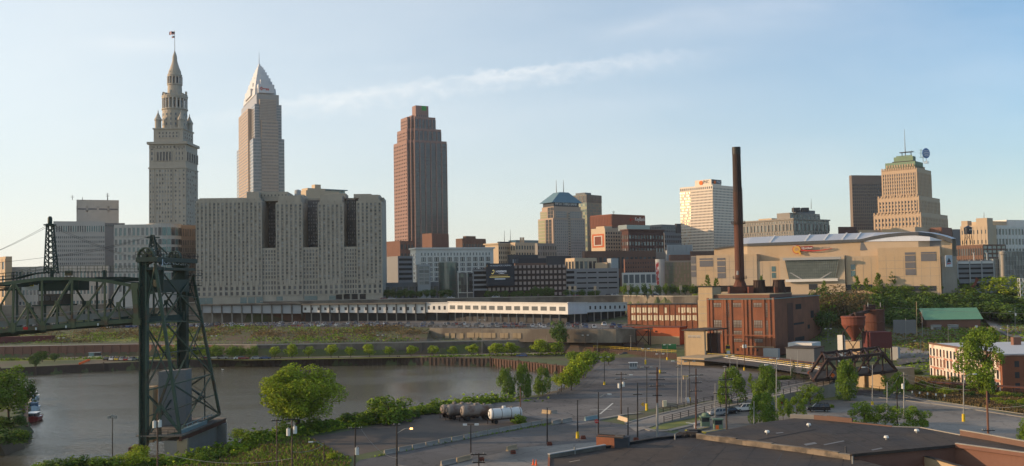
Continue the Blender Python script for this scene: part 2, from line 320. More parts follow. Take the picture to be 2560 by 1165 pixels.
class Bld:
 def __init__(s,name,label,cat,loc,wall='limestone',group=None):
  s.root=thing(name,label,cat,(loc[0],loc[1],loc[2]if len(loc)>2 else 23.5),group); s.wall=MB(); s.wall.mi(wall); s.w=wall; s.wins=[]; s.parts={}
 def part(s,k):
  if k not in s.parts:s.parts[k]=MB()
  return s.parts[k]
 def cell(s,fr,a0,a1,b0,b1,z0,z1,m=None,mb=None):
  (mb or s.wall).pp(fr.p(a0,b0,z0),fr.r*(a1-a0),fr.l*(b1-b0),V((0,0,z1-z0)),m or s.w)
 def fac(s,P,U,W,z0,z1,nc,nr,pier=.4,span=.45,pd=.3,sd=.15,g=('glass_dark',),m=None,skip=None,mgn=0,name='window',ms=None):
  P=V((P[0],P[1],0)); U=V((U[0],U[1],0)).normalized(); N=V((U.y,-U.x,0)); m=m or s.w
  P=P+U*mgn; W-=2*mgn; cw=W/nc; ch=(z1-z0)/nr; pw=pier*cw; sh=span*ch
  if pd>0:
   for i in range(nc+1):
    u0=max(0,i*cw-pw/2); u1=min(W,i*cw+pw/2)
    q=P+U*u0; q.z=z0; s.wall.pp(q+N*pd,U*(u1-u0),-N*pd,V((0,0,z1-z0)),m,back=False)
  if sd>0:
   for j in range(nr+1):
    h0=max(0,j*ch-sh/2); h1=min(z1-z0,j*ch+sh/2)
    q=P.copy(); q.z=z0+h0; s.wall.pp(q+N*sd,U*W,-N*sd,V((0,0,h1-h0)),ms or m,back=False)
  rot=math.atan2(U.y,U.x)
  for j in range(nr):
   for i in range(nc):
    if skip and skip(i,j):continue
    q=P+U*((i+.5)*cw); q.z=z0+(j+.5)*ch
    s.wins.append((q,rot,cw-pw,ch-sh,random.choice(g),U,N,name))
 def left(s,fr,a0,b0,b1,z0,z1,nc,nr,**k):s.fac(fr.p(a0,b1),-fr.l,b1-b0,z0,z1,nc,nr,**k)
 def right(s,fr,a0,a1,b0,z0,z1,nc,nr,**k):s.fac(fr.p(a0,b0),fr.r,a1-a0,z0,z1,nc,nr,**k)
 def done(s,cap=100):
  s.wo=s.wall.build('wall',None,s.root)
  L=WL[s.root.name]; ws=s.wins
  if len(ws)>cap:random.shuffle(ws); ws.sort(key=lambda q:-q[2]*q[3])
  for q in ws[:cap]:
   o=bpy.data.objects.new(q[7],winmesh(q[4])); col.objects.link(o); o.parent=s.root; WL[o.name]=L
   o.location=q[0]-L; o.rotation_euler=(0,0,q[1]); o.scale=(q[2],1,q[3])
  if len(ws)>cap:
   mb=MB()
   for q in ws[cap:]:
    mb.pp(q[0]-q[5]*q[2]/2+q[6]*.06-V((0,0,q[3]/2)),q[5]*q[2],-q[6]*.06,V((0,0,q[3])),q[4],back=False)
   o=mb.build('window_grid',None,s.root,recalc=False); o['kind']='stuff'
  for k,mb in s.parts.items():
   if k in SPLIT:split_build(mb,k,s.root)
   else:mb.build(k,None,s.root)
  return s.root
def simple(name,label,cat,xl,xc,xr,yt,D,th,wall,L=None,Rr=None,z0=23,ym=None,top=None,g=('glass_dark',),wallr=None,fin=True,roof=None,**k):
 """one block seen on its corner: left face spans px xl..xc, right face xc..xr"""
 fr=Frame(xc,D,th,ym or(yt+690)/2); A=fr.a(xr)if xr>xc else 12; B=fr.b(xl)if xl<xc else 12
 A=max(2,min(A,160)); B=max(2,min(B,160)); z1=zt(xc,yt,D)
 b=Bld(name,label,cat,(fr.p(A/2,B/2).x,fr.p(A/2,B/2).y,z0),wall,k.get('group'))
 b.cell(fr,0,A,0,B,z0,z1)
 ins=k.get('ins',1.2)
 if L and xl<xc:b.left(fr,0,0,B,L[2]if len(L)>2 else z0+1,z1-ins,L[0],L[1],g=k.get('gl',g),pier=k.get('pier',.4),span=k.get('span',.45),pd=k.get('pd',.3),sd=k.get('sd',.15))
 if Rr and xr>xc:b.right(fr,0,A,0,Rr[2]if len(Rr)>2 else z0+1,z1-ins,Rr[0],Rr[1],g=k.get('gr',g),pier=k.get('pier',.4),span=k.get('span',.45),pd=k.get('pd',.3),sd=k.get('sd',.15))
 if k.get('cornice'):
  c=b.part('cornice'); o=k['cornice']
  c.mi(k.get('cmat',wall)); c.pp(fr.p(-o,-o,z1-o*.3),fr.r*(A+2*o),fr.l*(B+2*o),V((0,0,1.1)),k.get('cmat',wall))
 b.fr=fr; b.A=A; b.B=B; b.z1=z1; b.z0=z0
 if fin:b.done()
 return b
# ------------------------------------------------------------------ terrain, water, roads
RIV=[(-900,935),(0,922),(90,917),(340,905),(560,897),(1000,893),(1230,896),(1300,903),(1425,917),(1442,928),(1410,965),(1350,984),(1250,997),(1100,1020),(1000,1040),(870,1060),(700,1092),(570,1105),(400,1130),(330,1142),(200,1165),(60,1210),(-300,1300),(-900,1300),(-900,1108),(-100,1105),(40,1100),(66,1060),(60,990),(-100,975),(-900,975)]
RIVW=[gz(x,y,3)for x,y in RIV]
def inside(x,y,P):
 c=False; j=len(P)-1
 for i in range(len(P)):
  if(P[i][1]>y)!=(P[j][1]>y)and x<(P[j][0]-P[i][0])*(y-P[i][1])/(P[j][1]-P[i][1])+P[i][0]:c=not c
  j=i
 return c
def interp(x,xs):
 if x<=xs[0][0]:return xs[0][1]
 for(a,p),(b_,q)in zip(xs,xs[1:]):
  if x<=b_:return p+(q-p)*(x-a)/(b_-a)
 return xs[-1][1]
YWALL=lambda x:interp(x,[(-170,452),(-110,429),(-40,428),(30,432),(45,436)])
YLOT=lambda x:interp(x,[(-260,520),(-143,498),(-52,465),(20,424),(43,416),(60,418)])
YSTREET=lambda x:interp(x,[(-400,575),(-60,560),(60,548),(75,505),(120,480),(400,470)])
def HL(x,y):
 yw=YWALL(x); yl=max(YLOT(x),yw+10)if x<45 else YLOT(x); ys=YSTREET(x)
 if y<yw:return 3
 if y<yw+(6 if x>-120 else 18):return 8
 if x>-38 and y<yl:return 8 if y<yl-1.5 else 13
 if y<yl:return 8+5*(y-yw-6)/max(1,(yl-yw-6))if x>-120 else 8+5*min(1,max(0,(y-yw-18)/max(1,yl-yw-18)))
 if y<ys:return 13
 return 24
def HM(x,y):return interp(y,[(0,3),(392,3),(400,5),(425,6),(445,12.5),(480,13.5),(YSTREET(x)-3,16),(YSTREET(x)+1,24)])
def HR(x,y):return interp(y,[(0,3),(285,3),(330,5),(400,9.5),(440,11),(YSTREET(x)-8,19),(YSTREET(x)+1,24)])
def H(x,y):
 if y<430 and x<60 and inside(x,y,RIVW):return-3
 dp=((x+67)/19)**2+((y-188)/17)**2
 if dp<1:return 3-2.5*(1-dp)**.5
 if x<36:return HL(x,y)
 if x<60:t_=(x-36)/24; return HL(x,y)*(1-t_)+HM(x,y)*t_
 if x<110:return HM(x,y)
 if x<150:t_=(x-110)/40; return HM(x,y)*(1-t_)+HR(x,y)*t_
 return HR(x,y)
def axis(lo,hi,st,far_lo,far_hi,k=1.35):
 a=[lo+i*st for i in range(int((hi-lo)/st)+1)]; s=st; x=a[-1]
 while x<far_hi:s*=k; x+=s; a.append(x)
 s=st; x=lo; pre=[]
 while x>far_lo:s*=k; x-=s; pre.append(x)
 return pre[::-1]+a
X=axis(-330,340,3.2,-9000,9000); Y=axis(60,600,2.4,-700,12000)
g=MB(); nx=len(X)
hv=[[H(x,y)for x in X]for y in Y]
for j,y in enumerate(Y):
 for i,x in enumerate(X):
  h=hv[j][i]
  g.v.append((x,y,h+(random.uniform(-.12,.12)if 3.5<h<23 and h not in(8,13)else 0)))
for j in range(len(Y)-1):
 for i in range(nx-1):
  n=j*nx+i; g.f.append([n,n+1,n+1+nx,n+nx]); g.m.append(0)
struct('ground',g,['ground_soil'],loc=(0,0,0),recalc=False)
wt=MB(); wt.sheet([(-1500,60,0),(80,60,0),(80,436,0),(-1500,436,0)]); struct('river',wt,['water'],loc=(0,0,0))
def sheetpx(name,px,z,m,**k):
 s=MB(); s.sheet([gz(x,y,z)for x,y in px]); return struct(name,s,[m],**k)
def sheetw(name,pts,m):s=MB(); s.sheet(pts); return struct(name,s,[m])
sheetpx('parking_lot',[(1492,889),(1600,893),(1690,903),(1780,912),(1900,925),(2030,942),(2002,962),(1800,998),(1640,1020),(1560,1036),(1500,1052),(1440,1064),(1330,1044),(1180,1020),(1255,1004),(1360,990),(1420,972),(1452,935),(1480,905)],3.02,'asphalt')
sheetpx('dirt_yard',[(1180,1020),(1330,1044),(1400,1056),(1200,1083),(1000,1115),(760,1165),(560,1165),(700,1105),(900,1072),(1060,1036)],3.02,'dirt_yard')
sheetpx('access_road',[(1440,1064),(1560,1075),(1680,1085),(1560,1100),(1300,1118),(1120,1165),(840,1200),(900,1150),(1100,1110),(1250,1082),(1400,1056),(1440,1064)],3.03,'asphalt_road')
sheetpx('forecourt',[(1680,1085),(1560,1100),(1300,1118),(1120,1165),(1100,1260),(1900,1200),(1800,1075),(1700,1078)],3.02,'pale_paving')
sheetpx('road',[(1440,1063),(1500,1052),(1620,1070),(1760,1100),(1800,1128),(1500,1120),(1500,1090)],3.04,'asphalt_road')
sheetpx('far_right_lot',[(2010,1005),(2160,985),(2260,996),(2400,1012),(2560,1040),(2700,1062),(2700,1300),(2200,1300),(1900,1110),(1800,1072),(1700,1080),(1690,1070),(1790,1035),(1900,1020)],3.03,'pale_paving')
sheetpx('side_street',[(2080,962),(2180,975),(2330,1000),(2300,1004),(2160,988),(2050,992),(2000,985)],3.06,'asphalt_road')
sheetpx('lawn',[(1604,1066),(1790,1022),(1800,1035),(1720,1062),(1665,1073),(1630,1073)],3.08,'grass')
sheetpx('lawn',[(2040,978),(2080,984),(2120,998),(2060,1000),(2000,1004),(2010,985)],3.08,'grass')
for i,(a,b_)in enumerate([((1500,1035),(1532,1008)),((1475,1025),(1530,1023))]):
 p=gz(*a,3.05); q=gz(*b_,3.05); n_=(q-p).cross(V((0,0,1))).normalized()*.2; sheetw('lane_marking',[p-n_,p+n_,q+n_,q-n_],'paint_line')
def kerb(name,px,z,wd=.3,h=.14,m='sidewalk'):
 s=MB(); P=[gz(x,y,z)for x,y in px]
 for a,b_ in zip(P,P[1:]):s.bar(a+V((0,0,h/2)),b_+V((0,0,h/2)),wd,h,0)
 struct(name,s,[m])
kerb('pavement',[(1600,1068),(1632,1077),(1670,1077),(1726,1064),(1800,1036)],3.04,1.4)
kerb('pavement',[(1490,1050),(1560,1037),(1600,1033)],3.04,1.4)
kerb('kerb',[(2160,990),(2260,1001),(2400,1019),(2600,1050)],3.04,.4)
kerb('kerb',[(2160,985),(2270,995),(2400,1012),(2600,1042)],3.04,.3)
def strip(name,f0,f1,z,m,x0=-330,x1=60,st=10):
 s=MB(); x=x0
 while x<x1:s.poly([(x,f0(x),z),(x+st,f0(x+st),z),(x+st,f1(x+st),z),(x,f1(x),z)]); x+=st
 struct(name,s,[m])
strip('riverside_road',lambda x:YWALL(x)-(11 if x>-150 else 16),lambda x:YWALL(x)-4.5,3.04,'pale_paving',-330,30)
strip('grass_verge',lambda x:YWALL(x)-(17 if x>-150 else 22),lambda x:YWALL(x)-11.5,3.05,'grass',-330,20)
strip('embankment_road',lambda x:YWALL(x)+.6,lambda x:YWALL(x)+5.5,8.03,'sidewalk',-330,40)
strip('upper_parking_lot',lambda x:YLOT(x)+(1 if x<-38 else-4),lambda x:YSTREET(x)-6,13.03,'asphalt',-300,46,5)
strip('upper_parking_lot',lambda x:452,lambda x:YSTREET(x)-6,13.03,'asphalt',46,70,4)
strip('street',lambda x:YSTREET(x)+3,lambda x:YSTREET(x)+22,24.03,'downtown_paving',-400,420)
s=MB()
for x in range(-300,-140,8):
 s.poly([(x,YWALL(x)+18,8.05),(x+8,YWALL(x+8)+18,8.05),(x+8,YLOT(x+8),12.9),(x,YLOT(x),12.9)])
struct('grass_slope',s,['grass'])
s=MB()
for x in range(-140,-38,6):
 s.poly([(x,YWALL(x)+7,8.2),(x+6,YWALL(x+6)+7,8.2),(x+6,YLOT(x+6),13.0),(x,YLOT(x),13.0)])
struct('weedy_slope',s,['weeds'])
for q_ in(0,):pass
def rwall(name,label,f,z0,z1,x0,x1,m,th=.8,st=10,posts=0,cap=None,cat='wall'):
 s=MB(); x=x0
 while x<x1-.1:
  e=min(x+st,x1); a=V((x,f(x),z0)); b_=V((e,f(e),z0)); s.pp(a,b_-a,V((0,th,0)),V((0,0,z1-z0)),m)
  if cap:s.pp(a+V((0,-.25,z1-z0)),b_-a,V((0,th+.5,0)),V((0,0,.45)),cap)
  if posts and int((x-x0)/st)%posts==0:s.pp(a+V((0,-.35,0)),V((.8,0,0)),V((0,.36,0)),V((0,0,z1-z0)),m)
  x=e
 return s.build(name,None,None,tagd=dict(label=label,cat=cat))
rwall('retaining_wall','long stained concrete retaining wall behind the riverside road with a pale parapet',YWALL,2.8,8.0,-130,38,'old_concrete',posts=1,cap='concrete')
rwall('retaining_wall','brown ribbed retaining wall left of the lift bridge tower below the grass slope',YWALL,2.8,8.0,-330,-130,'dull_brick',st=4,posts=1)
def sheetpile(name,label,P,m,z0=-.5,z1=3.1):
 s=MB(); k=0
 for a,b_ in zip(P,P[1:]):
  a=V((a[0],a[1],z0)); b_=V((b_[0],b_[1],z0)); d=b_-a; n=max(1,int(d.length/.95)); out=V((d.y,-d.x,0)).normalized()
  s.pp(a-out*.02,d,-out*.5,V((0,0,z1-z0)),m)
  for i in range(0,n):
   if i%2==0:s.pp(a+d*(i/n)+out*.3,d/n,-out*.3,V((0,0,z1-z0-.15)),m)
  for i in range(0,n,26):q=a+d*(i/n); s.cyl(q+out*.7,q+out*.7+V((0,0,z1-z0+.6)),.22,m=m)
 return s.build(name,None,None,tagd=dict(label=label,cat='river wall'))
fb=[gz(x,y,3)for x,y in[(-600,934),(0,922),(90,917),(340,905),(560,897),(1000,893),(1230,896)]]
sheetpile('sheet_pile_wall','dark corrugated steel river wall along the far bank',fb,'sheet_rust')
sheetpile('sheet_pile_wall','reddish rusted steel river wall where the far bank curves beside the parking lot',[gz(x,y,3)for x,y in[(1230,896),(1300,903),(1425,917),(1442,928)]],'sheet_red')
fw=lambda x:YLOT(x)-4
w_=MB(); x=-38
while x<44:
 a=V((x,fw(x),7.5)); b_=V((x+8,fw(x+8),7.5)); w_.pp(a,b_-a,V((0,1,0)),V((0,0,5.6)),'old_concrete'); x+=8
wo_=w_.build('retaining_wall',None,None,tagd=dict(label='weathered concrete wall with a row of pale patches below the upper parking lot',cat='wall'))
for px in(1118,1133,1154,1172,1181,1192,1203,1213,1223,1234,1255,1266,1287,1298):
 xx=at(px,830,fw(at(px,830,440).x)).x; q=V((xx,fw(xx),0)); mb=MB()
 mb.pp((q.x-.9,q.y-.22,9.0+(0 if px>1170 else-.4)),(1.7,-.55,0),(0,.3,0),(0,0,2.2),'pane_cream'); pb=mb.build('patch',['tan_concrete'],wo_)
s=MB(); DM('dirt_bank',(.17,.105,.065),amt=.25,c2=(.12,.09,.06),c2s=.2)
bt=[(1400,838,424),(1440,836,426),(1490,832,428),(1560,842,430),(1610,856,424)]; bb=[(1410,886,416),(1450,884,415),(1492,882,414),(1560,885,408),(1612,888,402)]
for i in range(4):s.poly([at(*bb[i]),at(*bb[i+1]),at(*bt[i+1]),at(*bt[i])],'dirt_bank')
struct('dirt_bank',s)
rwall('street_wall','grey concrete wall holding up the street above the white concourse',lambda x:YSTREET(x)-1,12.5,24.3,-330,150,'old_concrete',th=1.2,cap='concrete')
def gh(px,py):
 d=ray(px,py); d=d/d.y; y=150
 while y<600:
  q=CP+d*y
  if q.z<H(q.x,q.y)+.02:break
  y+=.5
 return CP+d*y
def groundstrip(name,A_,B_,m,n=14,dz=.12):
 s=MB(); pl=lambda P,t:(lambda i,f:(P[i][0]+(P[i+1][0]-P[i][0])*f,P[i][1]+(P[i+1][1]-P[i][1])*f))(min(int(t*(len(P)-1)),len(P)-2),t*(len(P)-1)-min(int(t*(len(P)-1)),len(P)-2))
 a=[gh(*pl(A_,i/n))+V((0,0,dz))for i in range(n+1)]; b_=[gh(*pl(B_,i/n))+V((0,0,dz))for i in range(n+1)]
 for i in range(n):s.poly([a[i],a[i+1],b_[i+1],b_[i]],m)
 struct(name,s)
groundstrip('service_road',[(2236,868),(2270,872),(2330,880)],[(2244,915),(2270,910),(2330,905)],'pale_paving',dz=.3)
groundstrip('service_road',[(2460,800),(2510,812),(2570,815)],[(2480,822),(2520,842),(2570,850)],'pale_paving',dz=.35)
# ------------------------------------------------------------------ skyline
GD=('glass_dark','glass_dark','glass_mid'); GP=('glass_dark','glass_mid','glass_pale')
# --- domed-spire limestone tower
D=700; fr=Frame(465,D,90,560); B=fr.b(373); A=fr.a(494)
A=max(A,18)
b=Bld('skyscraper','tall stone tower with a tiered spire and flagpole at the left of the skyline','skyscraper',fr.p(A/2,B/2),'limestone')
zc=zt(420,355,D)
b.cell(fr,0,A,0,B,23,zc)
z1,z2=zt(420,520,D)-14,zt(420,418,D)
b.left(fr,0,B*.36,B*.82,40,z2-1,6,26,pier=.5,span=.5,g=GP); b.left(fr,0,0,B*.33,40,z2-1,3,26,pier=.62,span=.55,g=GP); b.left(fr,0,B*.85,B,40,z2-1,2,26,pier=.6,span=.55,g=GP)
b.right(fr,0,A,0,40,z2-1,7,26,pier=.5,span=.5,g=GP)
za,zb=zt(420,403,D),zt(420,378,D)
b.left(fr,0,B*.38,B*.8,za,zb,5,1,pier=.35,span=.12,pd=.6,g=('glass_dark',),name='arched_window'); b.left(fr,0,B*.05,B*.3,za,zb+4,3,3,pier=.6,g=GD); b.left(fr,0,B*.86,B*.98,za,zb+4,1,3,pier=.6,g=GD); b.right(fr,0,A,0,za,zb,5,1,pier=.35,span=.12,pd=.6,g=('glass_dark',))
b.left(fr,0,0,B,zb+2,zc-2.5,11,1,pier=.65,span=.3,g=GD)
cn=b.part('cornice')
cn.pp(fr.p(-1.3,-1.3,zc-1.6),fr.r*(A+2.6),fr.l*(B+2.6),V((0,0,1.8)),'limestone');
cn.pp(fr.p(-.6,-.6,zt(420,421,D)),fr.r*(A+1.2),fr.l*(B+1.2),V((0,0,.8)),'limestone')
a0,b0=A*.06,B*.10; zs=zt(420,322,D)
b.cell(fr,a0,A-a0,b0,B-b0,zc,zs); b.left(fr,a0,b0+3,B-b0-3,zc+3,zs-1.5,6,2,pier=.6,span=.5,g=GD); b.right(fr,a0+2,A-a0-2,b0,zc+3,zs-1.5,4,2,pier=.6,span=.5,g=GD)
cn.pp(fr.p(a0-.6,b0-.6,zs),fr.r*(A-2*a0+1.2),fr.l*(B-2*b0+1.2),V((0,0,.9)),'limestone')
tm=b.part('turret')
for pa,pb in((a0+2.2,b0+2),(a0+2.2,B-b0-2.4),(A-a0-2,b0+2),(A-a0-2,B-b0-2.4)):
 q=fr.p(pa,pb,zs+.5); tm.lathe(q,[(2.3,0),(2.3,6.0),(2.7,6.1),(2.7,6.8),(1.7,8.6),(.7,11),(.3,12),(.35,12.4),(.05,13.8)],10,'limestone')
cx=fr.p(A*.48,B*.46); zz=lambda y:zt(437,y,D+10)
S=(D+12)/2500
dr=b.part('drum')
def px2r(w):return w*S/2
prof=[(31,320),(31,272),(32,270),(32,266)]
dr.lathe(cx,[(px2r(60),zz(325)),(px2r(60),zz(276)),(px2r(64),zz(275)),(px2r(64),zz(272)),(px2r(46),zz(272)),(px2r(46),zz(248)),(px2r(62),zz(247)),(px2r(64),zz(240)),(px2r(56),zz(238)),(px2r(56),zz(235)),(px2r(36),zz(235)),(px2r(34),zz(213)),(px2r(37),zz(212)),(px2r(37),zz(209)),(px2r(25),zz(209)),(px2r(25),zz(192)),(px2r(35),zz(191)),(px2r(36),zz(186)),(px2r(32),zz(184)),(px2r(29),zz(176)),(px2r(24),zz(170)),(px2r(16),zz(158)),(px2r(12),zz(150)),(px2r(11),zz(141)),(px2r(9),zz(136)),(px2r(4),zz(129)),(px2r(1.5),zz(124))],20,'limestone')
for R_,y0,y1,n,rr in((29,272,247,20,.62),(17.2,209,191,14,.5)):
 for i in range(n):
  t_=2*PI*(i+.5)/n; q=V((cx.x+R_*S*math.cos(t_),cx.y+R_*S*math.sin(t_),0)); dr.cyl((q.x,q.y,zz(y0)),(q.x,q.y,zz(y1)),rr,n=6,m='pale_stone')
for i in range(12):
 t_=2*PI*i/12; q=(cx.x+28.5*S*math.cos(t_),cx.y+28.5*S*math.sin(t_))
 dr.box((*q,zz(239)),1.2,1.2,3.2 if i%3==0 else 1.4,'limestone')
 q=(cx.x+14.5*S*math.cos(t_),cx.y+14.5*S*math.sin(t_)); dr.box((*q,zz(186)),.7,.7,2.4 if i%2==0 else 1.2,'limestone')
for y0,R_,n in((288,60,16),(300,60,16),(312,60,16)):
 for i in range(n):
  t_=2*PI*i/n; q=V((cx.x+(px2r(R_)+.02)*math.cos(t_),cx.y+(px2r(R_)+.02)*math.sin(t_),zz(y0)))
  b.wins.append((q,t_+PI/2,1.0,1.7,'glass_mid',V((-math.sin(t_),math.cos(t_),0)),V((math.cos(t_),math.sin(t_),0)),'window'))
for R_,y0,n in((46,260,14),(25,201,8)):
 for i in range(n):
  t_=2*PI*i/n; q=V((cx.x+(px2r(R_)+.02)*math.cos(t_),cx.y+(px2r(R_)+.02)*math.sin(t_),zz(y0)))
  b.wins.append((q,t_+PI/2,1.3,4.6,'glass_dark',V((-math.sin(t_),math.cos(t_),0)),V((math.cos(t_),math.sin(t_),0)),'window'))
b.done()
fp=MB(); q=V((cx.x,cx.y,zz(125))); top=zz(74)
fp.cyl(q,(q.x,q.y,top),.22,.12,6,'galv'); fo=fp.build('flagpole',None,b.root)
def flag(parent,p,w_,h_,cols):
 f=MB(); n=8; rows=len(cols)
 for j,cc in enumerate(cols):
  for i in range(n):
   f0=lambda i:V((p.x-w_*i/n,p.y+.5*math.sin(i*1.1),p.z-h_*.12*(i/n)))
   a=f0(i); c=f0(i+1); z0_=-h_*j/rows; z1_=-h_*(j+1)/rows
   f.poly([a+V((0,0,z0_)),c+V((0,0,z0_)),c+V((0,0,z1_)),a+V((0,0,z1_))],'sign_navy' if(cc=='r' and i<4 and j<rows/2)or cc=='n' else('sign_red' if cc=='r' else('sign_navy' if i<4 and j<rows/2 and rows>3 else 'sign_white')))
 o=f.build('flag',None,parent,recalc=False); sm=o.modifiers.new('s','SOLIDIFY'); sm.thickness=.08; return o
flag(fo,V((q.x-.2,q.y,zz(76))),3.9,2.3,'rwrwrwr'); flag(fo,V((q.x-.2,q.y,zz(87))),2.0,1.5,'nwr')
# --- tall glass-and-granite tower with a white pyramid crown
D=1150; fr=Frame(633,D,24,380); A=fr.a(711); B=fr.b(592)
b=Bld('skyscraper','tallest grey and tan skyscraper with a white stepped pyramid top and a key emblem','skyscraper',fr.p(A/2,B/2),'granite_tan')
zf=lambda y,a=0,bb=0:zt(633,y,fr.p(a,bb).y)
zA,zB,zC,zD_=zf(345),zf(258),zf(243),zf(240)
e=A*.07
DM('granite_glass',(.27,.235,.21),rough=.3,spec=.6,amt=.05); DM('steel_white',(.50,.50,.51),rough=.45,amt=.05)
gg=('glass_grey','glass_mid');
b.cell(fr,0,A,0,B,23,zA,'granite_glass'); b.cell(fr,e,A-e,e,B-e,zA,zB,'granite_glass'); b.cell(fr,e*2,A-e*2,e*2,B-e*2,zB,zf(232),'granite_glass')
def cross(a_,z0,z1,pr):
 b.cell(fr,a_-pr,A-a_+pr,A*.27,B-A*.27 if B>A*.6 else B*.8,z0,z1); b.cell(fr,A*.27,A*.78,a_-pr,B-a_+pr,z0,z1)
b.cell(fr,-1.2,A,B*.22,B*.80,23,zf(262)); b.cell(fr,A*.27,A*.80,-1.2,B,23,zf(300)); b.cell(fr,A*.22,A*.75,e-1.2,B-e,zf(300),zf(246))
b.left(fr,-1.2,B*.22,B*.80,40,zf(264),10,55,pier=.4,span=.5,pd=.15,sd=.1,g=('glass_mid',)); b.left(fr,0,0,B*.2,40,zA,4,42,pier=.3,span=.4,pd=.1,sd=.08,g=gg,m='granite_glass'); b.left(fr,0,B*.82,B,40,zA,3,42,pier=.3,span=.4,pd=.1,sd=.08,g=gg,m='granite_glass')
b.right(fr,A*.27,A*.80,-1.2,40,zf(302),16,48,pier=.45,span=.5,pd=.15,sd=.1,g=('glass_mid','glass_grey'))
b.right(fr,0,A*.26,0,40,zA,8,42,pier=.3,span=.4,pd=.1,sd=.08,g=gg,m='granite_glass'); b.right(fr,A*.81,A,0,40,zA,6,42,pier=.3,span=.4,pd=.1,sd=.08,g=gg,m='granite_glass')
b.right(fr,e,A*.22,e,zA+1,zB,5,12,pier=.3,span=.4,pd=.1,sd=.08,g=gg,m='granite_glass'); b.right(fr,A*.77,A-e,e,zA+1,zB,5,12,pier=.3,span=.4,pd=.1,sd=.08,g=gg,m='granite_glass'); b.right(fr,A*.22,A*.75,e-1.2,zf(299),zf(248),14,13,pier=.45,span=.5,pd=.15,sd=.1,g=('glass_mid','glass_grey'))
b.left(fr,e,e,B*.2,zA+1,zB,3,12,pier=.3,span=.4,pd=.1,sd=.08,g=gg,m='granite_glass')
cr=b.part('crown'); cxa,cxb=A/2,B/2
tiers=[(248,236,.70),(240,226,.64),(230,216,.56),(220,206,.49),(210,197,.41),(200,188,.33),(191,180,.26),(183,173,.19),(176,168,.12),(170,162,.06)]
for y0,y1,k in tiers:
 aa,bb_=A*k/2,B*k/2
 z0_,z1_=zf(y0,cxa,cxb)-3,zf(y1,cxa,cxb); n0=len(cr.v)
 k2=.95; q=[(-aa,-bb_),(aa,-bb_),(aa,bb_),(-aa,bb_)]
 P0=[fr.p(cxa+x,cxb+y,z0_)for x,y in q]; P1=[fr.p(cxa+x*k2,cxb+y*k2,z1_)for x,y in q]
 for i in range(4):j=(i+1)%4; cr.poly([P0[i],P0[j],P1[j],P1[i]],'steel_white')
 cr.poly(P1,'steel_white')
b.cell(fr,cxa-A*.26,cxa+A*.26,B*.11,B*.9,zf(250,cxa,cxb),zf(229,cxa,cxb),'steel_white',cr)
for k_,y in((.17,234),(.13,218),(.09,202)):
 b.cell(fr,cxa-A*k_,cxa+A*k_,B*.5-B*k_*2.3,B*.5+B*k_*2.3,zf(y+14,cxa,cxb),zf(y-5,cxa,cxb),'steel_white',cr); b.cell(fr,cxa-A*k_*2.3,cxa+A*k_*2.3,B*.5-B*k_,B*.5+B*k_,zf(y+14,cxa,cxb),zf(y-3,cxa,cxb),'steel_white',cr)
q=fr.p(cxa,cxb,zf(166,cxa,cxb)); cr.cyl(q,q+V((0,0,(166-128)*1190/2500)),.6,.1,6,'steel_white')
kz=zf(234,0,0)
b.done()
ks=MB(); p0=fr.p(A*.40,B*.5-B*.43-.6,kz); kz=zf(240,cxa,cxb); p0=fr.p(A*.34,B*.11-.1,kz); u=fr.r
def ringd(mb,c,u,ro,ri,m,n=4):
 N_=V((u.y,-u.x,0)); Z=V((0,0,1))
 for i in range(n):
  t0,t1=2*PI*i/n,2*PI*(i+1)/n; f_=lambda t_,r_:c+u*(r_*math.cos(t_))+Z*(r_*math.sin(t_))+N_*.3
  a_,b_,c_,d_=f_(t0,ri),f_(t0,ro),f_(t1,ro),f_(t1,ri); mb.poly([a_,b_,c_,d_],m)
  mb.poly([a_-N_*.3,b_-N_*.3,b_,a_],m); mb.poly([b_-N_*.3,c_-N_*.3,c_,b_],m)
ringd(ks,p0,u,2.2,1.1,'sign_red'); N_=V((u.y,-u.x,0))
ks.pp(p0+u*2.1+V((0,0,-.4))+N_*.3,u*6.5,-N_*.3,V((0,0,.8)),'sign_red')
for k_ in(5.2,7.2):ks.pp(p0+u*k_+V((0,0,-1.9))+N_*.3,u*1.1,-N_*.3,V((0,0,2)),'sign_red')
ks.build('emblem',None,b.root)
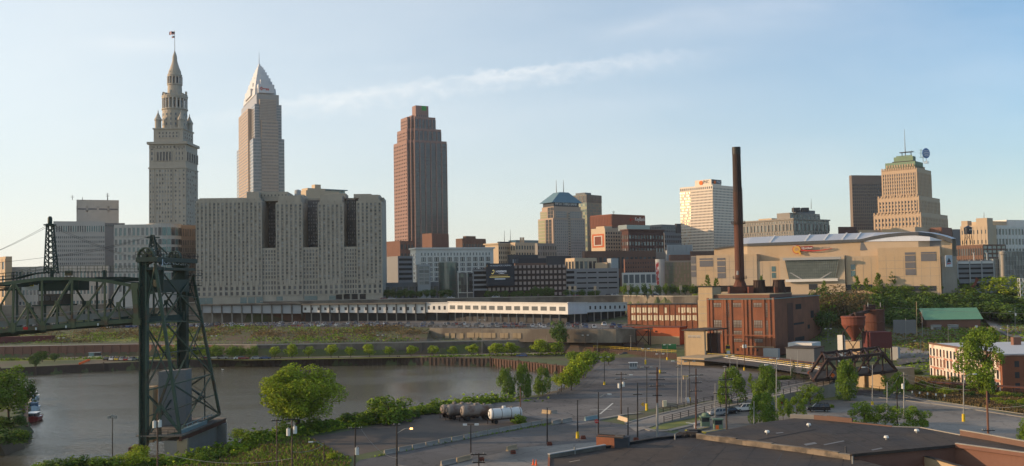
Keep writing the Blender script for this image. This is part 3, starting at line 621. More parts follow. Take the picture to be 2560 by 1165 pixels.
# --- stepped brown granite tower
D=1060; fr=Frame(1024,D,29,480); A=fr.a(1118.5); B=fr.b(985.5); zf=lambda y:zt(1052,y,D+12)
b=Bld('skyscraper','stepped reddish brown granite skyscraper standing alone right of the apartment slab','skyscraper',fr.p(A/2,B/2),'pink_granite')
s1=A*.085
DM('granite_shade_glass',(.05,.045,.045),rough=.15,spec=.8)
steps=[(0,2,352),(1,1.2,322),(2,.5,292),(3,0,262)]
def notch(i0,z0,z1,i1,nc,nr,gl):
 """plan stepped back at the near corner, i0 = how far the sides are set back"""
 o=i0*s1*.75
 for j in range(3):
  aa,bb_=j*s1,(2-j)*s1
  b.cell(fr,o*.6+aa,A-o,o*.35+bb_,B-o*.8,z0,z1)
zprev=23
for i,(k,nn,y)in enumerate(steps):
 z1_=zf(y); oa,ob=k*A*.03,k*B*.05
 A1,B1=A-k*A*.125,B-k*B*.17
 if i<3:
  for j in range(3):
   aa,bb_=j*s1*.8,(2-j)*s1*.8; b.cell(fr,oa+aa,A1,ob+bb_,B1,zprev,z1_)
   nr=max(2,int((z1_-max(zprev,30))/3.9))
   a_end=A1 if j==2 else oa+(j+1)*s1*.8
   b.right(fr,oa+aa,a_end,ob+bb_,max(zprev,30),z1_-2.5,2 if j<2 else 6,nr,pier=.2,span=.3,pd=.7,sd=.12,ms='shade_spandrel',g=('granite_shade_glass',))  # right-face shade painted in with darker spandrels than the sunlit face
   b_end=B1 if j==0 else ob+(2-j+1)*s1*.8
   b.left(fr,oa+aa,ob+bb_,b_end,max(zprev,30),z1_-2.5,(8-i)if j==0 else 2,nr,pier=.55,span=.55,pd=.18,sd=.16,g=('granite_shade_glass',))
 zprev=z1_-.01
zR,zL=zf(262),zf(288)
b.cell(fr,A*.28,A*.62,B*.22,B*.45,zf(300),zR); b.right(fr,A*.30,A*.60,B*.22,zf(291),zf(285),6,1,pier=.5,span=.1,g=('granite_shade_glass',)); b.right(fr,A*.30,A*.60,B*.22,zf(312),zf(300),4,1,pier=.4,span=.1,g=('granite_shade_glass',))
b.cell(fr,A*.22,A*.5,B*.34,B*.82,zf(300),zL+1); b.left(fr,A*.22,B*.45,B*.78,zf(303),zf(296),8,1,pier=.4,span=.1,g=('granite_shade_glass',))
b.done()
text(b.root,'Huntington',fr.p(A*.22-.05,B*.74,zL-2.6),-fr.l,2.2,'sign_white','lettering',.3,width=B*.34)
sg=MB(); sg.pp(fr.p(A*.22-.4,B*.815,zL-3.6),-fr.l*2.6,fr.r*.4,V((0,0,3.6)),'sign_green'); sg.pp(fr.p(A*.44,B*.22-.4,zR-5.2),fr.r*5.2,fr.l*.4,V((0,0,5.0)),'sign_green'); sg.build('logo',None,b.root)
# --- long limestone slab of apartments/offices with four wings
D=560; th=4
fr=Frame(490,D,th,620); A=fr.a(955.5); xa=lambda px:fr.a(px)
b=Bld('office_block','huge grey limestone slab with four wings and deep light wells above the parking lot','office building',fr.p(A/2,20),'limestone_dark')
zz_=lambda y,px=720:zt(px,y,D+10)
z00=23; wings=[(490,655,505,497),(690,757,508,490),(795,860,508,488),(892,955.5,503,487)]
zlow=zz_(620)
for(x0,x1,ys,yp)in wings:
 a0,a1=xa(x0),xa(x1)if x1<955 else A
 b.cell(fr,a0,a1,0,34,z00,zz_(ys,(x0+x1)/2)); b.cell(fr,a0+1.2,a1-(1.2 if x1<900 else 2),3,36,zz_(ys,(x0+x1)/2),zz_(yp,(x0+x1)/2))
 n=max(5,round((a1-a0)/2.35)); b.right(fr,a0,a1,0,zz_(712),zz_(ys+4,(x0+x1)/2),n,24,pier=.52,span=.46,pd=.5,sd=.12,ms='slab_spandrel',g=('glass_dark','glass_dark','glass_mid','glass_mid','glass_mid','pane_grey','glass_pale'))
 q=max(3,round((a1-a0)/3.0)); b.right(fr,a0,a1,0,zz_(738),zz_(700),q,3,pier=.5,span=.35,pd=.4,sd=.15,g=GD)
b.cell(fr,0,A,22,45,z00,zz_(491))
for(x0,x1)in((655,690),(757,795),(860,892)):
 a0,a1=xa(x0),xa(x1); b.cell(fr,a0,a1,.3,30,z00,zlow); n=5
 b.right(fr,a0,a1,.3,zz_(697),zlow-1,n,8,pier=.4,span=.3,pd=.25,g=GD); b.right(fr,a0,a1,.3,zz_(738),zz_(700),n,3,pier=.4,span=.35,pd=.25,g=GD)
 b.cell(fr,a0,a1,21.9,22.3,zlow,zz_(496),'well_shade'); b.right(fr,a0,a1,21.9,zlow+2,zz_(498),6,13,pier=.6,span=.5,pd=.02,sd=.01,g=('glass_mid','glass_pale','glass_pale'),m='well_shade')  # shade of the light wells painted as a dark panel over the stone
par=b.part('parapet')
for(x0,x1,ys,yp)in wings:
 a0,a1=xa(x0),xa(x1)if x1<955 else A; n=int((a1-a0)/3)
 for i in range(n):par.pp(fr.p(a0+(i+.3)*(a1-a0)/n,-.05,zz_(ys,(x0+x1)/2)),fr.r*1.1,fr.l*.8,V((0,0,1.1)),'limestone_dark')
ra0,ra1=xa(612),xa(712); b.cell(fr,ra0,ra1,12,34,zz_(500),zz_(477)); b.cell(fr,ra0,ra0+7,6,18,zz_(500),zz_(479)); b.right(fr,ra0,ra1,12,zz_(490),zz_(482),11,1,pier=.6,g=GD)
for px0,px1,y in((738,752,484),(805,860,482),(880,925,484),(925,948,487)):b.cell(fr,xa(px0),xa(px1),14,30,zz_(495),zz_(y))
gr=b.part('loading_door')
for px in(498,515,600,620,640,690,760,776,822):gr.pp(fr.p(xa(px),-.08,z00+.6),fr.r*3.6,fr.l*.08,V((0,0,3.4)),'glass_teal')
for px in(839,858,878,898):gr.pp(fr.p(xa(px),-.1,z00+.6),fr.r*3.4,fr.l*.1,V((0,0,4.2)),'black')
b.done()
t=MB(); q=fr.p(xa(737),20,zz_(490)); q=V((q.x-1,q.y,zz_(491)))
t.lathe(q,[(2.0,0),(2.0,1.2),(1.9,1.4),(1.9,4.6),(.2,5.2)],12,'light_grey'); o=t.build('water_tank',None,None,tagd=dict(label='small grey rooftop tank on the slab with four wings',cat='water tank'))
fr2=Frame(800,900,40,480)
b=Bld('office_tower','sunlit stepped roof terrace with green glass behind the four-winged slab','office building',fr2.p(5,5),'beige_wall'); zq=lambda y:zt(800,y,900)
b.cell(fr2,-14,20,0,12,23,zq(477)); b.cell(fr2,-4,2,2,8,zq(478),zq(461)); b.cell(fr2,3,28,4,14,23,zq(480)); b.part('roof').pp(fr2.p(2,2,zq(473)),fr2.r*28,fr2.l*14,V((0,0,.8)),'trim_blue')
b.right(fr2,3,28,4,zq(480),zq(474),10,1,pier=.1,span=.05,g=('glass_green',)); b.cell(fr2,-12,6,1,12,zq(477),zq(471)); b.done()
# --- federal courthouse-like complex at far left
D=640
b=simple('office_block','pale grey office block with rows of small square windows behind the bridge mast','office building',25,133,262,553,D,22,'court_stone',fin=False,z0=22,ym=620)
b.w='court_stone'; f=b.fr; z=lambda y,px=133:zt(px,y,D)
b.left(f,0,0,b.B,z(582),z(562),10,1,pier=.45,span=.25,g=('glass_teal','glass_dark')); b.left(f,0,b.B*.0,b.B*.93,z(675),z(588),14,5,pier=.5,span=.5,g=('glass_mid','glass_teal')); b.left(f,0,0,b.B,z(715),z(680),16,2,pier=.4,span=.35,g=('glass_mid','glass_teal'))
b.right(f,0,b.A,0,z(582),z(562),22,1,pier=.45,span=.25,g=('glass_teal','glass_dark')); b.right(f,0,b.A,0,z(665),z(588),26,7,pier=.5,span=.5,g=('glass_dark','glass_mid')); b.right(f,0,b.A,0,z(715),z(680),24,2,pier=.4,span=.35,g=('glass_mid','glass_teal'))
b.done()
simple('office_block','stone penthouse block with four dark louvres rising behind the pale block at left','office building',168,191,297,499,720,24,'court_stone',L=(4,1,zt(191,528,720)),Rr=(4,1,zt(191,530,720)),z0=22,ins=4.5,pier=.2,span=.75,pd=.02,sd=.02,g=('louver',))
b=simple('rooftop_screen','low dark glazed storey below the stone penthouse','office building',175,180,312,557,700,22,'mid_grey',Rr=(30,1,zt(191,567,700)),z0=22,ins=.8,pier=.2,pd=.1)
simple('office_block','narrow sunlit stone block between the two office blocks at far left','office building',255,262,290,572,745,25,'court_stone',Rr=(6,12),z0=22)
simple('low_building','small sunlit block at the left edge of the view','building',-60,14,30,641,600,40,'tan_wall',L=(8,4),z0=18)
simple('office_block','wide pale building wing behind the lift bridge span','office building',-80,2,270,668,610,4,'court_stone',Rr=(30,3),z0=18,g=('glass_mid','glass_teal'))
D=560
f=Frame(285,D,2,620); A1=f.a(396)
b=Bld('office_block','office block with teal windows and curved corner left of the big slab','office building',f.p(A1,10),'court_stone'); z=lambda y:zt(400,y,D)
b.cell(f,0,A1,0,30,22,z(560))
rows=[(590,566),(612,596),(630,616),(650,634),(670,654),(700,680),(730,706)]
for y0,y1 in rows:b.right(f,0,A1,0,z(y0),z(y1),10,1,pier=.42,span=.2,g=('glass_teal','glass_teal','glass_mid'))
Rc=9.5; cc=f.p(A1,Rc); cu=b.part('curved_corner'); cu.lathe((cc.x,cc.y,22),[(Rc,0),(Rc,z(558)-22),(.01,z(558)-22)],40,'court_stone')
for y0,y1 in rows:
 for i in range(7):
  t_=rad(-84+i*15); q=V((cc.x+(Rc+.05)*math.cos(t_),cc.y+(Rc+.05)*math.sin(t_),(z(y0)+z(y1))/2))
  b.wins.append((q,t_+PI/2,2.1,(z(y1)-z(y0))*.85,'glass_teal' if i in(1,2,4)else 'glass_dark',V((-math.sin(t_),math.cos(t_),0)),V((math.cos(t_),math.sin(t_),0)),'window'))
f3=Frame(434,D+12,58,620); Bq=f3.a(492); b.cell(f3,0,max(20,min(Bq,90)),0,15,22,zt(434,561,D+12),'brown_stone')
for y0,y1 in rows:b.right(f3,0,max(20,min(Bq,90)),0,z(y0),z(y1),16,1,pier=.5,span=.2,g=('glass_dark','glass_mid'),m='brown_stone')
b.done()
# --- buildings between the slab and the casino garage
simple('office_block','brown brick building catching orange light just right of the big slab','building',950,1000,1035,602,760,45,'dull_brick',Rr=(4,6),z0=22)
simple('office_block','brown brick block in front of the granite skyscraper base','building',1056,1080,1122,583,840,45,'dull_brick',Rr=(3,1),z0=22)
simple('office_block','dark brown stepped block behind the white department store','building',1140,1156,1215,596,820,40,'brown_brick',Rr=(8,3),z0=22)
simple('office_block','dark roofed penthouse behind the white department store','building',1158,1165,1190,590,850,40,'brown_brick',z0=22)
b=simple('office_block','tan building with dark right side next to the white department store','building',1213,1246,1278,610,800,45,'beige_wall',Rr=(6,10),z0=22,cornice=1.0,wallr=1)
simple('office_block','dark slate office block behind the tan building','building',1244,1250,1282,604,860,40,'dark_grey',Rr=(5,8),z0=22)
simple('office_block','tan and grey block with a pale lit side left of the glass tower','building',1277,1289,1342,606,800,42,'beige_wall',L=(2,6),Rr=(8,7),z0=22)
simple('office_block','old grey brick office block just left of the pyramid-roofed tower','building',1338,1344,1392,608,780,40,'grey_stone',Rr=(8,8),z0=22,g=GD)
b=simple('office_block','building with a blue-green hipped roof and two tall vents','building',1272,1290,1366,600,900,40,'trim_blue',z0=22,fin=False); v=b.part('vent')
for px in(1302,1308):q=at(px,598,890); v.box((q.x,q.y,q.z-4),1.8,1.8,4+1.6,'beige_wall')
b.done()
simple('office_block','dark blue brick row with small windows behind the black casino sign','building',1270,1272,1345,637,720,30,'dark_grey',Rr=(10,3),z0=22,g=GP)
simple('theatre_block','windowless black building behind the checkered garage','building',1290,1296,1366,646,690,20,'sign_navy',z0=22)
simple('theatre_block','dark slate shed roofed building right of the black building','building',1366,1368,1428,640,700,20,'dark_grey',z0=22)
simple('office_block','low brown brick wall strip over the casino garage left end','building',1286,1288,1366,658,660,18,'brown_brick',z0=22)
b=simple('department_store','white terracotta department store with big window bays above the glass rotunda','department store',1026,1040,1234,622,700,20,'white_stone',z0=22,cornice=.9,cmat='white_stone',fin=False,ym=660)
z=lambda y:zt(1040,y,700)
b.right(b.fr,3,b.A-2,0,z(640),z(632),22,1,pier=.6,span=.1,g=('glass_mid',),pd=.1);
for y0,y1 in((655,643),(667,658),(679,670),(691,682),(703,694)):b.right(b.fr,3,b.A-2,0,z(y0),z(y1),11,1,pier=.3,span=.08,pd=.5,sd=.2,g=('glass_dark','glass_mid')); b.right(b.fr,3,b.A-2,0,z(y0)+.4,z(y1)-.4,33,1,pier=.22,span=.02,pd=.3,sd=.02,g=('glass_dark',),skip=lambda i,j:True)
b.left(b.fr,0,0,b.B,z(700),z(632),2,6,g=GD); b.done()
b=simple('parking_garage','grey concrete parking garage with open right end left of the white store','parking garage',958,995,1032,640,640,30,'garage_grey',z0=22,fin=False,ym=670); z=lambda y:zt(995,y,640)
dk=b.part('open_deck')
for y in(652,664,676,688,700):dk.pp(b.fr.p(.6,-.12,z(y)),b.fr.r*(b.A-1.2),b.fr.l*.12,V((0,0,1.5)),'dark_void')
b.done()
b=simple('low_building','low grey casino podium with dark openings behind street trees','building',958,960,1098,707,600,12,'mid_grey',Rr=(9,1),z0=22,pier=.3,span=.3)
b=simple('stair_tower','narrow stair tower with pale frame beside the glass rotunda','stair tower',1040,1044,1076,661,600,10,'light_grey',z0=22,fin=False); z=lambda y:zt(1044,y,600)
b.right(b.fr,.8,b.A-.8,0,z(712),z(665),2,5,g=('glass_grey','glass_mid'),pier=.1,span=.2); b.done()
q=at(1120,700,610); zt0=zt(1120,655,600)
b=Bld('glass_rotunda','round green glass rotunda of the casino','glass building',(q.x,q.y,23),'glass_grey'); gl=b.part('drum')
b.wall.lathe((q.x,q.y+2,22),[(5.7,0),(5.7,zt0-22),(.01,zt0-22)],36,'glass_green'); DM('mullion',(.08,.09,.09),metal=.5,rough=.4)
for i in range(36):t_=2*PI*i/36; gl.bar((q.x+5.78*math.cos(t_),q.y+2+5.78*math.sin(t_),22.5),(q.x+5.78*math.cos(t_),q.y+2+5.78*math.sin(t_),zt0),.12,m='mullion')
for k in range(8):gl.lathe((q.x,q.y+2,24+k*2.6),[(5.8,0),(5.86,.01),(5.86,.22),(5.8,.23)],36,'mullion')
b.done()
b=simple('glass_hall','boxy glass entrance hall with white frame beside the checkered garage','glass building',1140,1144,1200,682,595,8,'mid_grey',z0=22,fin=False); z=lambda y:zt(1144,y,595)
b.right(b.fr,.3,b.A-.3,0,z(731),z(684),8,5,pier=.06,span=.06,g=('glass_dark','glass_mid','glass_green'),m='mullion'); fm=b.part('frame')
for a_ in(0,b.A*.40,b.A-.5):fm.pp(b.fr.p(a_,-.7,23),b.fr.r*.45,b.fr.l*.5,V((0,0,z(680)-23)),'trim_white')
fm.pp(b.fr.p(-.2,-.7,z(681)),b.fr.r*(b.A+.4),b.fr.l*.5,V((0,0,.7)),'trim_white'); fm.pp(b.fr.p(-.2,-.9,z(733)),b.fr.r*(b.A+1),b.fr.l*.8,V((0,0,.5)),'trim_white'); b.done()
D=575; f=Frame(1218,D,5,700); A=f.a(1416)
b=Bld('parking_garage','casino parking garage clad in a brown and beige checkered grid','parking garage',f.p(A/2,15),'brown_brick'); z=lambda y:zt(1218,y,D)
b.cell(f,0,A,0,30,22,z(667)); ck=b.part('panel'); nc=18; cw=A/nc; ch=(z(664)-23.5)/6
DM('check_beige',(.30,.25,.225)); DM('check_dark',(.035,.022,.02))
bd=b.part('band')
for i in range(nc):bd.pp(f.p((i+.02)*cw-cw*.19,-.14,23.2),f.r*cw*.38,f.l*.14,V((0,0,z(666)-23.2)),'check_dark')
for j in range(6):bd.pp(f.p(0,-.10,23.5+(j+.04)*ch),f.r*A,f.l*.1,V((0,0,ch*.42)),'check_dark')
for i in range(nc):
 for j in range(6):ck.pp(f.p((i+.21)*cw,-.3,23.5+(j+.42)*ch),f.r*cw*.60,f.l*.18,V((0,0,ch*.54)),'check_beige')
for y in(678,690,702,714,726):b.wall.pp(f.p(-8,-.5,z(y)),f.r*8,f.l*12,V((0,0,1.1)),'garage_grey')
b.cell(f,-7.6,-.2,.6,12,22,z(672),'dark_void'); b.wall.pp(f.p(-8.3,-.6,22),f.r*.6,f.l*.6,V((0,0,z(668)-22)),'garage_grey')
b.done()
sgn=thing('electronic_sign','black casino sign board with lit lettering on the checkered garage','sign',f.p(0,-2,z(715)))
p0=at(1216,715,D-3); p1=at(1286,713,D-1.5); zb,ztp=p0.z,zt(1216,659,D-3); U=V((p1.x-p0.x,p1.y-p0.y,0)); W_=U.length; U.normalize(); N=V((U.y,-U.x,0))
mb=MB(); mb.pp(V((p0.x,p0.y,zb)),U*W_,-N*1.2,V((0,0,ztp-zb)),'sign_navy'); mb.build('board',None,sgn)
o0=V((p0.x,p0.y,zb)); Hs=ztp-zb
text(sgn,'HORSESHOE CASINO',o0+U*W_*.14+V((0,0,Hs*.87)),U,Hs*.07,'sign_pale',width=W_*.76)
text(sgn,'HORSESHOE',o0+U*W_*.34+V((0,0,Hs*.60)),U,Hs*.085,'led_white',width=W_*.38); text(sgn,'CASINO',o0+U*W_*.44+V((0,0,Hs*.53)),U,Hs*.035,'led_white',width=W_*.2)
lb=MB(); lb.pp(o0+U*W_*.16+V((0,0,Hs*.46))+N*.15,U*W_*.62,-N*.15,V((0,0,Hs*.022)),'sign_gold'); lb.pp(o0+U*W_*.12+V((0,0,Hs*.38))+N*.15,U*W_*.72,-N*.15,V((0,0,Hs*.03)),'led_gold'); lb.pp(o0+U*W_*.3+V((0,0,Hs*.28))+N*.15,U*W_*.38,-N*.15,V((0,0,Hs*.05)),'sign_pale'); lb.build('text_line',None,sgn)
hs=MB()
for(m_,du,dz,ro)in(('led_gold',.24,.62,1.0),('sign_gold',.03,.90,.5)):
 c=o0+U*W_*du+V((0,0,Hs*dz)); R1=Hs*.1*ro
 for i in range(14):
  t0=rad(-60+i*21); t1=rad(-60+(i+1)*21); f_=lambda t_,r_:c+(U*(.62*math.sin(t_))+V((0,0,-math.cos(t_))))*(r_*R1)+U*(math.cos(t_)*-.25*R1)+N*.15
  hs.poly([f_(t0,.62),f_(t0,1),f_(t1,1),f_(t1,.62)],m_)
hs.build('horseshoe_emblem',None,sgn,recalc=False)
D=578; f=Frame(1416,D,6,700); A=f.a(1545); z=lambda y:zt(1416,y,D)
b=Bld('parking_garage','plain grey parking garage with long dark slots right of the checkered garage','parking garage',f.p(A/2,15),'garage_grey'); b.cell(f,0,A,0,30,22,z(672))
sl_=b.part('opening')
for j,y in enumerate((684,697,710,723)):
 for i,(u0,u1)in enumerate(((0,.15),(.2,.38),(.41,.58),(.62,.79),(.81,.98))):sl_.pp(f.p(A*u0+.1,-.12,z(y)),f.r*A*(u1-u0),f.l*.12,V((0,0,1.5 if i==0 else .75)),'dark_void')
for i in(1,2):sl_.pp(f.p(A*(.395 if i==1 else .8),-.2,23),f.r*.25,f.l*.2,V((0,0,z(674)-23)),'garage_grey')
b.done()
# --- pyramid-roofed bank tower
D=840; f=Frame(1383,D,33,580); A=f.a(1463); B=f.b(1345.5); z=lambda y:zt(1383,y,D)
b=Bld('bank_tower','pink and green glass bank tower with a blue pyramid roof and two antennas','skyscraper',f.p(A/2,B/2),'granite_tan')
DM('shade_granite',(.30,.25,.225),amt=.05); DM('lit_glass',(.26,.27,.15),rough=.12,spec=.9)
b.cell(f,0,A,0,B,23,z(545)); b.cell(f,A*.05,A*.95,B*.05,B*.95,z(545),z(525)); b.cell(f,A*.08,A*.92,B*.10,B*.9,z(525),z(515)); b.cell(f,A*.10,A*.88,B*.14,B*.86,z(515),z(503),'sign_navy')
for a0,a1 in((A*.04,A*.46),(A*.54,A*.98)):b.right(f,a0,a1,0,26,z(548),7,25,pier=.5,span=.45,pd=.2,g=('glass_mid','glass_grey'),m='shade_granite')
b.right(f,A*.47,A*.53,0,26,z(530),1,30,pier=.05,pd=.05,g=('glass_dark',)); b.right(f,A*.12,A*.45,B*.05,z(544),z(527),7,3,pier=.4,pd=.1,g=('glass_grey',),m='shade_granite'); b.right(f,A*.55,A*.9,B*.05,z(544),z(527),7,3,pier=.4,pd=.1,g=('glass_grey',),m='shade_granite')
b.left(f,0,B*.52,B*.98,26,z(548),6,20,pier=.08,span=.25,pd=.1,sd=.12,g=('lit_glass',)); b.left(f,0,B*.08,B*.48,26,z(548),2,20,pier=.12,span=.05,pd=.3,sd=.02,g=('glass_dark',)); b.left(f,A*.05,B*.5,B*.95,z(544),z(527),6,3,pier=.1,span=.25,pd=.1,g=('lit_glass',))
b.left(f,A*.05,B*.08,B*.45,z(544),z(517),2,3,pier=.05,span=.05,pd=.05,g=('glass_dark',))
rf=b.part('roof'); ze,zr=z(505),zt(1400,481,D+15)
P0=[f.p(A*.02,B*.08,ze),f.p(A*.98,B*.08,ze),f.p(A*.98,B*.94,ze),f.p(A*.02,B*.94,ze)]; P1=[f.p(A*(.5+x),B*(.5+y),zr)for x,y in((-.14,-.2),(.14,-.2),(.14,.2),(-.14,.2))]
for i in range(4):j=(i+1)%4; rf.poly([P0[i],P0[j],P1[j],P1[i]],'blue_metal_roof')
rf.poly(P1,'blue_metal_roof'); rf.poly(P0,'blue_metal_roof'); an=b.part('antenna')
for px in(1391,1409):q=at(px,481,D+16); an.cyl((q.x,q.y,zr-3),(q.x,q.y,zt(px,450,D+16)),.45,.15,6,'galv')
b.done(); text(b.root,'FIFTH THIRD BANK',f.p(A*.14,B*.13,z(511.5)),f.r,2.3,'sign_white',width=A*.68)
b=simple('office_tower','green glass tower with a dark top behind the pyramid-roofed tower','office tower',1428,1468,1505,486,950,47,'glass_green',z0=22,fin=False,ym=560); f=b.fr; z=lambda y:zt(1468,y,950)
b.left(f,0,0,b.B,z(640),z(508),8,18,pier=.15,span=.25,g=('lit_glass','glass_green'),m='mullion',pd=.1); b.right(f,0,b.A,0,z(640),z(508),10,18,pier=.15,span=.25,g=('glass_green','glass_teal'),m='mullion',pd=.1)
b.cell(f,-.1,b.A+.1,-.1,b.B+.1,z(506),z(486.5),'dark_bronze'); b.left(f,-.1,0,b.B,z(506),z(488),4,1,pier=.12,span=.05,pd=.4,m='shade_granite'); b.right(f,0,b.A,-.1,z(506),z(488),5,1,pier=.08,span=.05,m='dark_bronze',pd=.2)
b.cell(f,3,12,4,16,z(486),z(480),'mid_grey'); b.done()
b=simple('bank_building','rust brown windowless-topped bank building with white lettering','bank building',1476,1530,1613,535,880,40,'brown_panel',z0=22,fin=False,ym=570); f=b.fr; z=lambda y:zt(1530,y,880)
b.left(f,0,0,b.B,z(562),z(538),14,1,pier=.75,span=.05,pd=.5,g=('brown_panel',),name='recess'); b.left(f,0,0,b.B,z(640),z(565),14,1,pier=.45,span=.03,pd=.5,g=GD); b.right(f,0,b.A,0,z(560),z(538),18,1,pier=.8,span=.03,pd=.3,g=('brown_panel',),name='recess'); b.right(f,0,b.A,0,z(640),z(566),18,1,pier=.45,span=.03,pd=.3,g=GD)
b.done(); text(b.root,'KeyBank',f.p(b.A*.68,-.35,z(550)),f.r,3.4,'sign_white',width=b.A*.30)
mb=MB(); ringd(mb,f.p(b.A*.55,-.35,z(547.5)),f.r,1.6,.8,'sign_red'); mb.pp(f.p(b.A*.575,-.7,z(548)),f.r*4.2,f.l*.3,V((0,0,.6)),'sign_red'); mb.build('key_emblem',None,b.root)
b=simple('office_block','beige building with a large red framed square painted on its sunlit side','building',1478,1513,1557,570,760,36,'beige_wall',z0=22,fin=False,ym=600); f=b.fr; z=lambda y:zt(1513,y,760)
b.right(f,0,b.A,0,z(632),z(578),7,6,pier=.45,span=.5,g=GD,pd=.05,sd=.04); mu=b.part('mural')
for k_,mm in((0,'orange_paint'),(.14,'pale_stone'),(.22,'rust_red')):
 hz0,hz1=z(618-k_*30),z(584+k_*30); mu.pp(f.p(-.06-k_,b.B*(.93-k_*.9),hz0),-f.l*b.B*(.86-k_*1.8),f.r*(.06+k_),V((0,0,hz1-hz0)),mm)
b.cell(f,1,b.A*.5,2,b.B*.7,z(571),z(565)); b.done()
b=simple('office_block','dark red brick office block with a pale green rooftop pavilion','building',1555,1572,1660,574,740,34,'dark_brick',z0=22,fin=False,L=(3,9),Rr=(12,9),g=('glass_dark','glass_grey'),ins=3); z=lambda y:zt(1572,y,740)
b.cell(b.fr,2,b.A*.72,4,14,z(575),z(561),'glass_grey'); b.part('cornice').pp(b.fr.p(-.8,-.8,z(576)),b.fr.r*(b.A+1.6),b.fr.l*(b.B+1.6),V((0,0,1)),'dark_brick'); b.done()
simple('office_block','plain grey office block between the dark brick block and the white tower','building',1622,1655,1690,561,860,40,'mid_grey',L=(8,18),Rr=(8,18),z0=22,pier=.3,span=.5,pd=.06,sd=.04)
simple('office_block','narrow dark slab left of the white tower','building',1689,1693,1704,559,880,40,'dark_grey',z0=22)
simple('office_block','low grey office wing left of the white tower','building',1655,1662,1704,582,820,40,'mid_grey',Rr=(8,12),z0=22,pier=.3,pd=.05,sd=.04)
simple('low_building','long low brown terrace below the bank towers','building',1456,1462,1640,628,700,14,'brown_brick',Rr=(16,2),z0=22,g=GD)
b=simple('office_block','small beige classical block above the grey garage','building',1414,1437,1492,645,640,30,'beige_wall',L=(3,3),Rr=(5,3),z0=22,pier=.25,span=.25,g=GD)
simple('low_building','pink sunlit stucco block above the grey garage','building',1488,1518,1521,656,640,60,'tan_wall',z0=22)
simple('low_building','pale green metal-clad block beside the pink block','building',1518,1528,1546,646,640,30,'light_grey',z0=22)
b=simple('office_block','red brick warehouse with small arched windows left of the glass hall','building',1560,1562,1642,648,660,12,'dull_brick',Rr=(13,4,34),z0=22,g=GD,pier=.6,span=.6)
simple('low_building','strip of white framed shop bays below the red brick warehouse','building',1555,1557,1642,682,640,12,'white_stone',Rr=(6,1,30),z0=22,pier=.2,span=.2,g=('glass_grey',),ins=.6)
simple('low_building','grey-brown windowless block above the red brick warehouse','building',1608,1616,1668,630,720,20,'grey_stone',z0=22)
b=simple('low_building','white panelled strip on dark building below the white tower','building',1665,1668,1732,626,710,20,'light_grey',Rr=(6,1,56),z0=22,pier=.8,span=.5,ins=1)
simple('low_building','brown block under the white panelled strip','building',1672,1676,1760,637,690,20,'dull_brick',Rr=(9,2),z0=22,g=GD)
simple('low_building','dark flat block below the right side of the white tower','building',1726,1730,1790,628,705,20,'brown_brick',z0=22)
b=simple('office_tower','white gridded bank tower with glowing sunset windows left of the smokestack','office tower',1702,1784,1858,462,880,44,'white_stone',z0=22,fin=False,ym=560); f=b.fr; z=lambda y:zt(1784,y,880)
DM('panel_cream',(.66,.57,.47),amt=.03); b.w='panel_cream'; b.cell(f,-.02,b.A,-.02,b.B,22.1,z(461.5),'panel_cream')
DM('sunset_glint',(.85,.72,.42),rough=.25,metal=.9,amt=.2); b.left(f,-.02,b.B*.68,b.B,z(632),z(473),8,22,pier=.4,span=.45,pd=.12,sd=.1,g=('sunset_glint','sunset_glint','glass_pale')); b.left(f,-.02,0,b.B*.68,z(632),z(473),17,22,pier=.42,span=.5,pd=.25,sd=.2,g=('glass_dark',)); b.left(f,0,0,b.B,z(471),z(465),16,1,pier=.4,span=.05,pd=.12,g=GD); b.right(f,0,b.A,-.02,z(632),z(467),22,24,pier=.45,span=.45,pd=.2,sd=.15,g=('glass_dark','glass_mid'))  # sunset reflection put into the colour: gold panes on the left third only
b.cell(f,1,b.A*.35,2,b.B*.55,z(462),z(447),'panel_cream'); b.cell(f,.9,b.A*.36,1.9,b.B*.3,z(457.5),z(447.5),'panel_cream')
b.done()
text(b.root,'PNC',f.p(.9,b.B*.30,z(456.5)),-f.l,2.9,'sign_navy',width=b.B*.17); mb=MB()
mb.pp(f.p(2,1.85,z(457.5)),f.r*(b.A*.30),f.l*.1,V((0,0,3.6)),'sign_navy'); mb.cyl(f.p(.9,b.B*.36,z(454.2)),f.p(.5,b.B*.36,z(454.2)),1.9,n=16,m='sign_orange'); mb.cyl(f.p(6,1.8,z(454.2)),f.p(6,1.5,z(454.2)),1.5,n=16,m='sign_orange'); mb.build('logo',None,b.root)
text(b.root,'PNC',f.p(9,1.8,z(456.3)),f.r,2.4,'sign_pale',width=b.A*.14)
D=800; b=simple('office_block','long grey classical block with tall columned bays right of the smokestack','office building',1850,1984,2073,548,D,40,'grey_stone',z0=22,fin=False,ym=570,cornice=.8); f=b.fr; z=lambda y:zt(1984,y,D)
for side in(0,1):
 for y0,y1,n,pr,pdp in((557,551,22,.55,.1),(576,559,15,.35,.6),(584,578,22,.5,.15),(592,586,22,.5,.15),(600,594,22,.5,.15)):
  if side:b.right(f,0,b.A,0,z(y0),z(y1),max(5,int(n*.65)),1,pier=pr,span=.05,pd=pdp,g=GD)
  else:b.left(f,0,0,b.B,z(y0),z(y1),n,1,pier=pr,span=.05,pd=pdp,g=GD)
b.cell(f,4,b.A-4,6,b.B*.35,z(549),z(530)); b.right(f,4,b.A-4,6,z(545),z(534),7,2,pier=.5,g=GD); b.cell(f,b.A*.3,b.A*.85,8,b.B*.2,z(531),z(521),'mid_grey'); b.cell(f,8,16,b.B*.5,b.B*.75,z(549),z(540),'beige_wall'); b.done()
tk=MB()
for px in(1990,2012):
 q=at(px,530,D+10); tk.box((q.x,q.y,q.z),5.5,5,3.4,'dark_grey')
